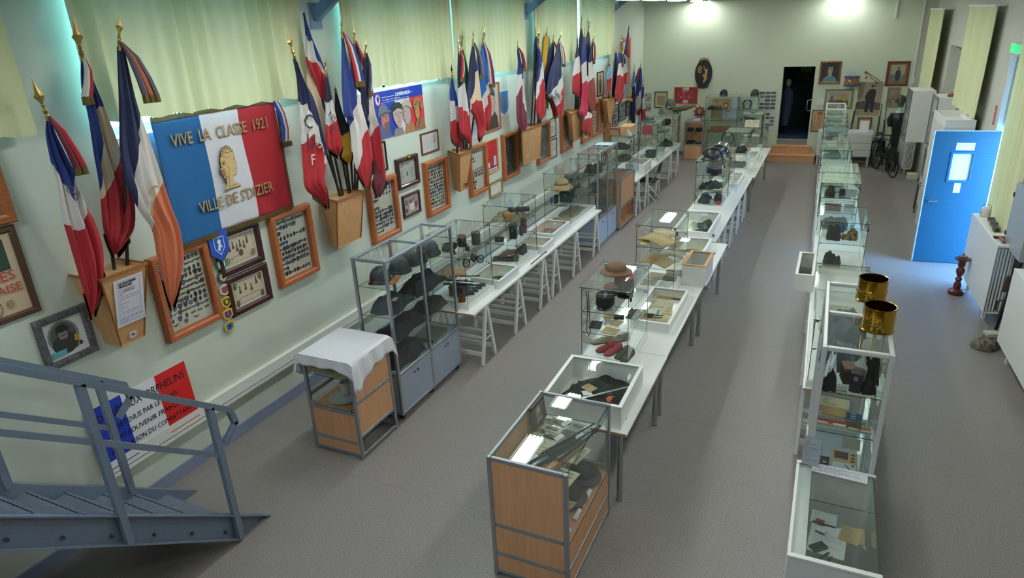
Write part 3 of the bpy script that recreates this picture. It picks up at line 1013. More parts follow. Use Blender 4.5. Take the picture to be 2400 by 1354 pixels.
# ---------------------------------------------------------------- badges
def badge_meshes():
 out = []
 def add(poly,cols,inner=True):
  m = MB()
  m.prism(poly,0,0.003,0)
  if inner:
   m.prism([(x * 0.62,y * 0.62) for x,y in poly],0.003,0.0042,1)
  me_o = m.build('badge',cols)
  me = me_o.data
  bpy.data.objects.remove(me_o)
  out.append(me)
 shield = [(-0.5,0.5),(0.5,0.5),(0.5,-0.05),(0.32,-0.4),(0,-0.62),(-0.32,-0.4),(-0.5,-0.05)]
 disc = [(0.5 * math.cos(2 * PI * k / 12),0.5 * math.sin(2 * PI * k / 12)) for k in range(12)]
 oval = [(x * 0.75,y * 1.15) for x,y in disc]
 star = [((0.6 if k % 2 == 0 else 0.28) * math.sin(PI * k / 5),(0.6 if k % 2 == 0 else 0.28) * math.cos(PI * k / 5)) for k in range(10)]
 bar_ = [(-0.6,-0.2),(0.6,-0.2),(0.6,0.2),(-0.6,0.2)]
 wing = [(-0.9,0.12),(-0.3,0.22),(0,0.05),(0.3,0.22),(0.9,0.12),(0.3,-0.12),(0,-0.3),(-0.3,-0.12)]
 diam = [(0,0.6),(0.42,0),(0,-0.6),(-0.42,0)]
 S = 0.034
 dk,md,br,si = mat('2e2f33',0.4,0.3),mat('56565a',0.4,0.5),mat('7a6a45',0.35,0.7),mat('8f9093',0.3,0.7)
 for poly,cols in ((shield,[dk,md]),(disc,[dk,br]),(oval,[md,dk]),(shield,[md,mat('3a5a8c',0.4)]),(star,[md,dk]),(bar_,[dk,si]),(wing,[si,md]),(disc,[md,si]),
        (diam,[dk,md]),(shield,[br,dk]),(oval,[dk,br]),(shield,[si,mat('8c3a3a',0.4)]),(disc,[mat('2d5a8a',0.4),si]),(bar_,[mat('3c5b4a',0.4),br])):
  add([(x * S,y * S) for x,y in poly],cols)
 return out
BADGES = badge_meshes()
def badge_rows(parent,x0,y0,x1,y1,rows,seed,z=0.009,pick=None,size=1.0):
 """rows: list of how many badges sit in each row (from the top), 0 leaves it empty"""
 rg = random.Random(seed)
 n = len(rows)
 tot = 0
 for r,c in enumerate(rows):
  if not c:
   continue
  yy = y1 - (r + 0.5) * (y1 - y0) / n
  xs,step = x0,(x1 - x0) / c
  if isinstance(c,float):
   c = int(c)
   step = (x1 - x0) / 11
  same = rg.choice(range(len(BADGES)))
  for k in range(c):
   if tot >= 98:
    return
   me = BADGES[same if rg.random() < 0.45 else rg.randrange(len(BADGES))] if pick is None else BADGES[rg.choice(pick)]
   o = bpy.data.objects.new('badge',me)
   o.parent = parent
   o.location = (xs + (k + 0.5) * step + rg.uniform(-0.004,0.004),yy + rg.uniform(-0.004,0.004),z)
   sc_ = rg.uniform(0.8,1.1) * size
   o.scale = (sc_,sc_,1)
   o.rotation_euler = (0,0,rg.uniform(-0.15,0.15))
   COL.objects.link(o)
   tot += 1
def badge_case(y,z,label,rows,seed,w_=0.61,h=0.79,back='d3cbbb',fm=None,size=1.3,pick=None):
 t = wall_frame('L',y,z,w_,h,0.062,0.075,fm or M_PINEH,label,'badge display',back,'badge_display',group='pine frames of military badges on the left wall')
 badge_rows(t,0.08,0.085,w_ - 0.08,h - 0.085,rows,seed,pick=pick,size=size)
 pane('glass_pane',(0.06,0.06,0.055),(w_ - 0.06,h - 0.06,0.058),t)
 MB().tube([(w_ / 2,h - 0.01,0.03),(w_ / 2,h + 0.02,0.01)],0.004,6).build('hook',M_STEEL,t)
 return t
badge_case(3.555,1.32,'pine badge frame nearest the camera, half covered by the salmon flag',[10,8,9,9,9,10,8,9,8,9,6,4],1)
badge_case(4.97,1.31,'pine badge frame just right of the two dark medal frames',[10,8.0,2.0,9,4.0,11,10,11,11,3.0,10],2)
badge_case(6.645,1.28,'pine badge frame right of the second flag holder, with a red badge bottom left',[8,8,7,4.0,0,4.0,9,10,9,9,10,5.0],3)
badge_case(7.975,1.27,'pine badge frame right of the framed medal award, densely covered',[9,8,7,8,8,8,9,8,8,8,8,8],4)
badge_case(9.27,1.25,'pine badge frame with sparse badges, right of the narrow third flag holder',[6,0,4.0,5.0,2.0,0,6,8,8,3.0,5.0,4.0,4.0],5)
badge_case(10.52,1.25,'pine frame of coloured patches on dark felt, right of the framed red poster',[8,9,8,9,8,9,8,9,8,9,8],6,back='4a4f4a')
badge_case(12.05,1.22,'pine frame with turquoise lining, touching the wide fourth flag holder',[5,4,6,5,4,6,5,4,6],7,back='4f6a66')
badge_case(13.32,1.22,'pine badge frame between hanging ribbons and the fifth flag holder',[6,5,7,5,1,0,5,4,0,0,5],8)
badge_case(14.6,1.2,'pine badge frame right of the fifth flag holder, behind the hanging red flag tip',[6,5,6,5,6,5,6,5],9)
badge_case(15.24,1.22,'pine badge frame, last but one towards the corner',[5,6,5,6,5,6,5,6],10,w_=0.55)
badge_case(15.82,1.22,'last pine badge frame towards the corner, with white cards',[4,5,4,5,4,5],11,w_=0.5)

# ---------------------------------------------------------------- other framed things on the left wall
def mdl(P,x,y,s=1.0,c1='6b4a2b',c2='3a3a3a'):
 P.r(c2,x - 0.008 * s,y,x + 0.008 * s,y + 0.03 * s).e(c1,x,y - 0.006 * s,0.014 * s,0.014 * s,12)
t = wall_frame('L',1.87,2.7,0.8,0.62,0.07,0.07,wood('8a4a22','a8662e',8,0.35,0),'ornate brown frame cut by the left edge of the picture',back='cdd0d4')
t = wall_frame('L',1.75,2.02,0.9,0.66,0.045,0.03,wood('4b3423','5c4230',6,0.4,0),'framed cycle advertisement at the left edge, with red lettering',back='d0ba9c')
P = Pic(0.009)
P.r('2f4a3a',0.42,0.36,0.8,0.58).l('8b8f7a',[(0.7,0.36),(0.68,0.45),(0.6,0.58)],0.012).l('8b8f7a',[(0.68,0.45),(0.76,0.57)],0.01).l('8b8f7a',[(0.62,0.36),(0.58,0.5),(0.5,0.56)],0.01)
for k in range(28):
 a,b = 2 * PI * k / 28,2 * PI * (k + 1) / 28
 P.l('7a5a3a',[(0.52 + 0.14 * math.cos(a),0.12 + 0.11 * math.sin(a)),(0.52 + 0.14 * math.cos(b),0.12 + 0.11 * math.sin(b))],0.008)
P.e('9a8262',0.52,0.12,0.012,0.012).e('9a8a6a',0.72,0.12,0.022,0.03)
P.done('picture',t)
lettering('CYCLES',0.1,t,(0.42,0.29,0.02),mat('b5442f',0.7),width=0.38)
lettering('FRANÇAISE',0.085,t,(0.36,0.2,0.02),mat('b5442f',0.7),width=0.46)
t = wall_frame('L',2.555,1.54,0.41,0.41,0.052,0.035,mat('7f8183',0.4,0.4,noise=(45,'4d4f52',0.2),bump=(50,1.0)),'silver ornate frame with an old portrait of a man and two medals',back='e4e6e4')
P = Pic(0.009)
P.e('8d918d',0.19,0.22,0.12,0.13).e('5c5f5c',0.19,0.22,0.1,0.115).e('3a3d3d',0.19,0.16,0.1,0.085).e('35383a',0.19,0.265,0.052,0.052).e('8f8c85',0.19,0.235,0.036,0.047).r('2f3232',0.165,0.224,0.215,0.231).l('4a4846',[(0.168,0.247),(0.183,0.25)],0.004).l('4a4846',[(0.197,0.25),(0.212,0.247)],0.004).l('5a5854',[(0.19,0.243),(0.186,0.233),(0.192,0.232)],0.002).e('2c2f30',0.19,0.28,0.045,0.026)
P.e('3a3d3d',0.19,0.15,0.1,0.05).p('6fb2c4',[(0.065,0.07),(0.18,0.07),(0.18,0.12),(0.065,0.12)]).p('c9a23c',[(0.26,0.15),(0.3,0.15),(0.295,0.2),(0.265,0.2)]).e('4a4330',0.262,0.115,0.015,0.018).e('4a4330',0.3,0.12,0.015,0.018)
P.done('picture',t)
def cert(P,w_,h,fw,seed,bgc='cbbfa5',ink='4b4238',medals=0):
 P.r(bgc,fw,fw,w_ - fw,h - fw)
 P.l(ink,[(fw + 0.02,fw + 0.02),(w_ - fw - 0.02,fw + 0.02),(w_ - fw - 0.02,h - fw - 0.02),(fw + 0.02,h - fw - 0.02),(fw + 0.02,fw + 0.02)],0.003)
 P.lines(ink,fw + 0.06,fw + 0.04,w_ - fw - 0.06,fw + 0.08,2,0.006,seed)
 for k in range(medals):
  x = w_ * (0.3 + 0.4 * k / max(1,medals - 1))
  y = h * 0.55 - 0.02 * math.sin(PI * k / max(1,medals - 1)) + (0.03 if k % 2 else 0)
  P.l('3f3a3a',[(x,y + 0.05),(x,y)],0.012).e('6e4f33',x,y - 0.01,0.016,0.018,12)
t = wall_frame('L',4.27,1.68,0.57,0.43,0.06,0.04,M_DARKW,'upper dark frame of hanging medals, partly behind the big flag')
P = Pic(0.009); cert(P,0.57,0.43,0.075,1,medals=6); P.e('8d8266',0.12,0.13,0.03,0.035).e('8d8266',0.45,0.13,0.03,0.035).e('6b4d30',0.3,0.17,0.025,0.035); P.done('picture',t)
t = wall_frame('L',4.3,1.25,0.55,0.405,0.06,0.04,M_DARKW,'lower dark frame with four medals and corner drawings')
P = Pic(0.009); cert(P,0.55,0.405,0.075,2,medals=4,bgc='c6bb9f')
for x,y in ((0.11,0.29),(0.44,0.29),(0.11,0.11),(0.44,0.11)):
 P.e('5a5040',x,y,0.022,0.035).e('857a60',x,y + 0.01,0.01,0.015)
P.done('picture',t)
t = wall_frame('L',7.14 - 0.3,2.14,0.32,0.37,0.02,0.025,M_BLACK,'slim black frame half hidden behind the flags',back='b3aa98')
P = Pic(0.009); P.r('8f8878',0.05,0.05,0.27,0.31).lines('4a4640',0.07,0.07,0.25,0.3,9,0.008,5); P.done('picture',t)
t = wall_frame('L',7.33,1.82,0.515,0.41,0.055,0.05,M_DARKW,'dark frame topped by a small gilt eagle ornament',back='a7aa9f')
P = Pic(0.009); P.lines('3b3e3b',0.12,0.27,0.4,0.33,3,0.008,3).lines('3b3e3b',0.1,0.1,0.18,0.24,6,0.006,4).lines('3b3e3b',0.34,0.1,0.42,0.24,6,0.006,6); mdl(P,0.26,0.17,1.2); P.done('picture',t)
m = MB().lathe([(0.0,-0.03),(0.02,-0.02),(0.024,0.0),(0.014,0.02),(0.0,0.03)],12,(0.26,0.4,0.06))
m.prism([(0.17,0.375),(0.23,0.39),(0.25,0.41),(0.27,0.41),(0.29,0.39),(0.35,0.375),(0.33,0.41),(0.28,0.425),(0.26,0.44),(0.24,0.425),(0.19,0.41)],0.052,0.06)
m.build('eagle_ornament',M_BRASS,t)
t = wall_frame('L',7.4,1.41,0.43,0.315,0.035,0.03,M_DARKW,'small dark frame of colour pictures below the eagle-topped frame',back='b9a79a')
P = Pic(0.009); P.r('a58f86',0.05,0.05,0.38,0.265).e('4f5f86',0.1,0.2,0.03,0.04).r('dccfc0',0.17,0.07,0.28,0.17).e('6d4b4b',0.2,0.2,0.04,0.03).e('4b4f6d',0.33,0.13,0.03,0.05).e('7a6a50',0.28,0.22,0.03,0.02).e('3d5069',0.09,0.09,0.03,0.03); P.done('picture',t)
t = wall_frame('L',8.0,2.16,0.47,0.3,0.025,0.02,wood('5a3a28','6b4733',6,0.4,0),'small brown frame with a medal on pale paper, right of the soldiers poster',back='cfc9c6')
P = Pic(0.009); P.lines('a8a09a',0.08,0.06,0.3,0.24,7,0.004,7); P.r('3a3836',0.345,0.17,0.36,0.24).e('3a3836',0.352,0.15,0.014,0.016,10); P.done('picture',t)

# poster of four soldiers
t = thing('soldiers_poster','tricolour poster of four helmeted soldiers titled LE SOUVENIR FRANÇAIS','poster',(LX + 0.003,7.02,2.52),rot=WL)
MB().box((0,0,0),(1.15,0.6,0.004)).build('panel',mat('f0efee',0.4),t)
P = Pic(0.0045)
PW,PH = 1.15,0.6
P.r('1c3da8',0.01,0.01,0.46,PH - 0.01).r('d6d0d6',0.46,0.01,0.8,PH - 0.01).r('d8343a',0.8,0.01,PW - 0.01,PH - 0.01).r('16309a',0.01,0.45,PW - 0.01,PH - 0.01)
P.e('d8434a',0.095,0.495,0.06,0.075).e('f0ecec',0.095,0.495,0.045,0.057).e('1c3da8',0.1,0.505,0.028,0.04).r('1c3da8',0.09,0.455,0.108,0.49)
P.l('f0ecec',[(0.16,0.448),(0.42,0.456),(0.8,0.47)],0.004).lines('e9e9f2',0.2,0.468,1.1,0.482,1,0.008,1).lines('e9e9f2',0.18,0.505,0.45,0.515,1,0.008,2).lines('e9e9f2',0.82,0.51,1.1,0.52,1,0.008,3).lines('c8407a',0.45,0.572,0.8,0.58,1,0.007,4)
# first: bearded, horizon-blue helmet
P.p('54618c',[(0.02,0.01),(0.03,0.14),(0.12,0.22),(0.22,0.2),(0.3,0.1),(0.34,0.01)]).p('c07a62',[(0.12,0.33),(0.28,0.33),(0.3,0.22),(0.24,0.12),(0.16,0.14),(0.12,0.22)]).p('7a5a55',[(0.17,0.2),(0.29,0.22),(0.28,0.12),(0.22,0.07),(0.17,0.12)]).p('6f7686',[(0.06,0.31),(0.09,0.4),(0.16,0.44),(0.24,0.43),(0.3,0.35),(0.36,0.34),(0.34,0.31),(0.2,0.32)]).p('4d5364',[(0.05,0.3),(0.2,0.335),(0.37,0.33),(0.36,0.31),(0.2,0.31),(0.05,0.275)]).l('2a2422',[(0.16,0.285),(0.2,0.29)],0.008).l('2a2422',[(0.23,0.29),(0.26,0.287)],0.008).l('2a2422',[(0.225,0.3),(0.23,0.235)],0.005)
# second: dark beret, pale long face
P.p('8f7f86',[(0.34,0.01),(0.4,0.1),(0.56,0.1),(0.6,0.01)]).p('c4a3a2',[(0.38,0.33),(0.59,0.33),(0.6,0.22),(0.54,0.12),(0.48,0.1),(0.42,0.16),(0.38,0.24)]).p('2f3534',[(0.35,0.29),(0.36,0.38),(0.44,0.43),(0.55,0.42),(0.62,0.37),(0.62,0.33),(0.5,0.35),(0.42,0.33)]).l('3a2f30',[(0.42,0.275),(0.47,0.285)],0.008).l('3a2f30',[(0.53,0.29),(0.58,0.28)],0.008).l('3a2f30',[(0.5,0.31),(0.51,0.22),(0.53,0.215)],0.005).l('7c4148',[(0.49,0.175),(0.53,0.18)],0.01).l('3a2f30',[(0.38,0.32),(0.38,0.24),(0.42,0.16),(0.48,0.1)],0.005)
# third: profile, pale desert helmet
P.p('a9764f',[(0.62,0.01),(0.66,0.1),(0.74,0.18),(0.84,0.1),(0.9,0.01)]).p('b8a5a2',[(0.62,0.33),(0.78,0.33),(0.79,0.2),(0.74,0.12),(0.68,0.12),(0.63,0.17),(0.61,0.24)]).p('b9ae9a',[(0.6,0.32),(0.62,0.4),(0.69,0.44),(0.77,0.43),(0.82,0.36),(0.83,0.3),(0.74,0.35)]).l('4b4438',[(0.59,0.32),(0.7,0.36),(0.83,0.28)],0.01).l('3a2f30',[(0.64,0.285),(0.68,0.29)],0.008).l('3a2f30',[(0.625,0.3),(0.61,0.23),(0.63,0.225)],0.005).l('7c4148',[(0.625,0.18),(0.66,0.18)],0.009).l('5a4c48',[(0.79,0.3),(0.79,0.2),(0.74,0.12)],0.006)
# fourth: camouflage helmet
P.p('9b6d48',[(0.86,0.01),(0.9,0.12),(1.0,0.2),(1.1,0.14),(1.13,0.01)]).p('c08a55',[(0.88,0.32),(1.0,0.33),(1.01,0.2),(0.94,0.14),(0.89,0.2)]).p('b07a45',[(0.85,0.33),(0.88,0.41),(0.96,0.44),(1.05,0.41),(1.1,0.33),(1.08,0.24),(1.02,0.32)]).e('7d5a38',0.95,0.38,0.03,0.02).e('7d5a38',1.03,0.35,0.025,0.03).e('5b4530',0.9,0.35,0.02,0.012).l('2c2320',[(0.9,0.29),(0.94,0.295)],0.009).l('3a2f30',[(0.895,0.3),(0.89,0.23),(0.91,0.225)],0.005).l('33281f',[(1.02,0.3),(1.0,0.16),(0.93,0.03)],0.012)
P.done('artwork',t)
lettering('LE SOUVENIR FRANÇAIS',0.062,t,(0.47,0.503,0.014),mat('f2f2f6',0.5),width=0.34,bold=0.0008)

# red framed poster
t = wall_frame('L',9.93,1.48,0.45,0.555,0.03,0.025,wood('c79a5c','d5ab6e',6,0.4,0),'light-wood frame with a bright red board of small medals',back='c4262c')
P = Pic(0.009); P.r('e8e2e2',0.04,0.045,0.41,0.07).r('22318f',0.04,0.07,0.41,0.095).r('d8d4c8',0.045,0.09,0.12,0.18).r('c4cbd6',0.27,0.1,0.37,0.26)
for x,y in ((0.2,0.48),(0.36,0.46),(0.2,0.42),(0.13,0.36),(0.2,0.36),(0.27,0.37),(0.34,0.38),(0.22,0.3),(0.12,0.24),(0.17,0.24),(0.22,0.24),(0.3,0.28),(0.24,0.2)):
 P.e('4d2a2a',x,y,0.009,0.013,8)
P.done('picture',t)
# leaning small frame
t = wall_frame('L',9.97,1.06,0.5,0.26,0.03,0.03,wood('8d7a4a','9c8958',6,0.4,0),'small gilt-wood frame standing low, below the framed red board',back='d6cfc2',off=0.0)
P = Pic(0.009); P.r('e2ddd2',0.08,0.05,0.42,0.21).r('8f8a80',0.24,0.17,0.26,0.19); P.done('picture',t)
# painted soldier portrait
t = wall_frame('L',9.87,2.16,0.66,0.77,0.03,0.03,M_PINEH,'large framed painting of an officer in a cap and brown uniform',back='b9b7aa',name='painting')
P = Pic(0.009)
P.r('bcbab0',0.03,0.03,0.63,0.74).p('4c4034',[(0.12,0.03),(0.14,0.2),(0.25,0.33),(0.42,0.34),(0.56,0.22),(0.6,0.03)]).p('b7a592',[(0.3,0.26),(0.42,0.26),(0.45,0.4),(0.3,0.42)]).p('c2a891',[(0.24,0.58),(0.45,0.6),(0.49,0.45),(0.42,0.34),(0.31,0.32),(0.23,0.42)]).p('cfc0b0',[(0.28,0.35),(0.35,0.28),(0.43,0.34),(0.37,0.22)]).p('3a3230',[(0.34,0.3),(0.37,0.22),(0.34,0.05),(0.38,0.05),(0.4,0.22)]).p('5d544a',[(0.18,0.6),(0.2,0.68),(0.32,0.73),(0.44,0.7),(0.5,0.6),(0.5,0.55),(0.35,0.62)]).p('372f2a',[(0.14,0.56),(0.3,0.62),(0.42,0.61),(0.48,0.54),(0.36,0.59),(0.22,0.57)]).l('3a2c28',[(0.28,0.51),(0.32,0.52)],0.01).l('3a2c28',[(0.37,0.52),(0.42,0.51)],0.01).l('6a4a40',[(0.34,0.52),(0.33,0.45),(0.36,0.445)],0.006).l('7a463f',[(0.31,0.4),(0.38,0.4)],0.01).l('2e2622',[(0.49,0.55),(0.49,0.44),(0.42,0.34)],0.008)
P.done('picture',t)
# pale note by the portrait
t = thing('notice','pale blue note pinned under the flags left of the officer portrait','notice',(LX + 0.002,9.3,2.14),rot=WL)
MB().box((0,0,0),(0.5,0.3,0.002)).build('sheet',mat('dfe8ef',0.7),t)
P = Pic(0.003); P.lines('7d9cc0',0.28,0.08,0.46,0.24,6,0.01,5); P.done('print',t)
# blue crest
t = thing('crest_panel','bright blue shield with an ochre star and two bars on a white board','shield',(LX + 0.002,10.53,2.35),rot=WL)
MB().box((0,0,0),(0.37,0.42,0.006)).build('board',mat('e8ecec',0.5),t)
P = Pic(0.0065)
P.p('2d86d8',[(0.01,0.4),(0.36,0.4),(0.36,0.14),(0.31,0.06),(0.19,0.01),(0.07,0.06),(0.01,0.14)])
for a,b in (((0.03,0.26),(0.12,0.29)),((0.12,0.29),(0.2,0.37)),((0.2,0.37),(0.24,0.29)),((0.24,0.29),(0.33,0.27)),((0.33,0.27),(0.24,0.22)),((0.12,0.29),(0.1,0.22)),((0.1,0.22),(0.03,0.26))):
 P.l('8d7a5a',[a,b],0.025)
P.r('8d7a5a',0.11,0.07,0.16,0.2).r('8d7a5a',0.23,0.07,0.28,0.2)
P.done('emblem',t)
# certificates further along
t = wall_frame('L',12.95,1.98,0.62,0.5,0.02,0.02,wood('a98d5c','b79c6c',6,0.4,0),'thin-framed certificate left of the fifth flag cluster, above a badge frame',back='c2bda6')
P = Pic(0.009); P.lines('77705c',0.08,0.08,0.54,0.4,8,0.006,9); P.done('picture',t)
for (y,z,w_,h,lb,s) in ((12.72,1.62,0.38,0.38,'small black frame of cards beside the turquoise-lined frame, upper one',2),(12.72,1.2,0.4,0.38,'small black frame of cards beside the turquoise-lined frame, lower one',3)):
 t = wall_frame('L',y,z,w_,h,0.018,0.02,M_BLACK,lb,back='c9c4b4')
 P = Pic(0.009); P.lines('46443e',0.05,0.05,w_ - 0.05,h - 0.05,7,0.01,s); P.done('picture',t)
t = wall_frame('L',15.78,2.09,0.48,0.56,0.025,0.02,M_BLACK,'black-framed sepia drawing of a figure under the last curtain',back='c3ae93')
P = Pic(0.009); P.p('6a5442',[(0.2,0.06),(0.3,0.06),(0.32,0.3),(0.28,0.4),(0.18,0.38),(0.18,0.2)]).e('7a6450',0.24,0.44,0.04,0.05).l('6a5442',[(0.18,0.35),(0.1,0.22)],0.02).l('6a5442',[(0.3,0.36),(0.38,0.25)],0.02).e('8d765f',0.24,0.3,0.03,0.05); P.done('picture',t)
t = thing('pink_notice','pinkish printed sheet behind the last big flag cluster','notice',(LX + 0.002,15.2,2.1),rot=WL)
MB().box((0,0,0),(0.5,0.42,0.002)).build('sheet',mat('cdb7ab',0.7),t)
P = Pic(0.003); P.lines('6d4b48',0.12,0.05,0.4,0.38,7,0.018,15); P.done('print',t)
# tall striped medal-ribbon board
t = wall_frame('L',17.75,1.72,0.83,1.6,0.06,0.04,M_OAK,'tall wooden board of hanging ribbons beside the corner',back='9fa3a8')
P = Pic(0.009)
for k in range(9):
 P.r('e4e2e0' if k % 2 else '4d3f4d',0.1 + k * 0.07,0.35,0.145 + k * 0.07,1.15)
P.r('c8cace',0.08,1.15,0.74,1.5).r('8e9397',0.08,0.08,0.74,0.33)
P.done('picture',t)
for (y,z,w_,h,lb,s) in ((17.05,1.18,0.5,0.55,'grey photograph frame, first of the trio near the corner',4),(17.6,1.25,0.62,0.52,'frame of twelve grey photographs, middle of the trio near the corner',5),(18.28,1.3,0.42,0.5,'grey photograph frame, last of the trio near the corner',6)):
 t = wall_frame('L',y,z,w_,h,0.025,0.02,M_BLACK,lb,back='a9a89f')
 P = Pic(0.009)
 for a in range(3):
  for b in range(3):
   P.r(('5c5f60','777a78','454a4c')[(a + b + s) % 3],0.05 + a * (w_ - 0.1) / 3,0.05 + b * (h - 0.1) / 3,0.05 + (a + 0.85) * (w_ - 0.1) / 3,0.05 + (b + 0.85) * (h - 0.1) / 3)
 P.done('picture',t)
t = thing('wooden_plank','brown rounded wooden board leaning on the wall behind the blue-daylit showcase','board',(LX + 0.01,16.3,0.6),rot=WL)
MB().prism([(0,0),(0.6,0),(0.6,0.7),(0.5,0.8),(0.1,0.8),(0,0.7)],0,0.03).build('board',wood('8a5a3a','9b6a48',5,0.5,1),t)
MB().tube([(0.3,0.74,0.0),(0.3,0.82,0.02)],0.006,6).build('hook',M_STEEL,t)

# orphan-flag sign leaning low on the wall
t = thing('sign_board','tricolour sign reading DRAPEAUX ORPHELINS, low on the wall behind the stair rail','sign',(LX + 0.045,2.70,0.575),rot=WL @ Matrix.Rotation(R(-3.5),3,'X'))
MB().box((0,-0.06,0),(0.97,0.515,0.006)).build('panel',mat('e9eaf0',0.35),t)
for c,x,y in (('1a36b4',0.0,0.32),('d42323',0.65,0.97)):
 P = Pic(0.0065); P.r(c,x,-0.06,y,0.515); P.done('colour_field',t)
mk = mat('14141a',0.6)
lettering('DRAPEAUX ORPHELINS',0.1,t,(0.07,0.37,0.0085),mk,width=0.86,shear=0.15)
lettering('DÉTENUS PAR LE MUSÉE',0.065,t,(0.2,0.25,0.0085),mk,width=0.62,shear=0.1)
lettering('DU SOUVENIR FRANÇAIS',0.065,t,(0.18,0.15,0.0085),mk,width=0.68,shear=0.1)
lettering('A LA MAISON DU COMBATTANT',0.065,t,(0.1,0.05,0.0085),mk,width=0.82,shear=0.1)

# string of arm patches and the blue pennant
t = thing('blue_pennant','blue pointed pennant with a white lion shield beside the medal frames','pennant',(LX + 0.075,4.17,1.86),rot=WL)
MB().prism([(0,0.09),(0.11,0),(0.22,0.09),(0.22,0.3),(0,0.3)],0,0.004).build('cloth',mat('1f4fb8',0.7),t)
P = Pic(0.0045); P.p('cfd6e6',[(0.05,0.24),(0.17,0.24),(0.17,0.13),(0.11,0.06),(0.05,0.13)]).p('1f4fb8',[(0.058,0.232),(0.162,0.232),(0.162,0.135),(0.11,0.073),(0.058,0.135)]).p('dfe4ee',[(0.08,0.12),(0.1,0.17),(0.085,0.2),(0.11,0.22),(0.135,0.2),(0.125,0.17),(0.145,0.13),(0.12,0.14),(0.11,0.1)]).lines('cfd6e6',0.04,0.262,0.18,0.275,1,0.01,3); P.done('lion_shield',t)
MB().tube([(0,0.09,0.002),(0.11,0,0.002),(0.22,0.09,0.002)],0.005,6).build('gold_trim',M_BRASSD,t)
cols = (('2f8f5a','e8e8ea','c23a3a','round green and white arm patch, top of the hanging string'),('1e4f7c','e0b838','1e4f7c','blue anchor arm patch on the hanging string'),('c9ccc4','b0392f','5b6b58','pale arm patch on the hanging string'),('d8b02c','2c4a2f','d8b02c','yellow shield patch with a green emblem'),('d8b02c','1f3f8a','c8343a','yellow pentagon patch with a blue field'),('d8b02c','2a6fb0','1f3f6a','lowest arm patch, yellow and blue with a rounded tip'))
for k,(a,b,c,lb) in enumerate(cols):
 z = 1.76 - k * 0.125
 t = thing('arm_patch',lb,'patch',(LX + 0.03,4.235 - k * 0.012,z),rot=WL,group='string of embroidered arm patches')
 MB().prism([(0.0,0.1),(0.06,0.115),(0.12,0.1),(0.12,0.03),(0.06,-0.005),(0.0,0.03)],0,0.005).build('patch',mat(a,0.8),t)
 P = Pic(0.0055); P.p(b,[(0.02,0.09),(0.1,0.09),(0.1,0.04),(0.06,0.015),(0.02,0.04)]).e(c,0.06,0.06,0.018,0.022,10); P.done('emblem',t)

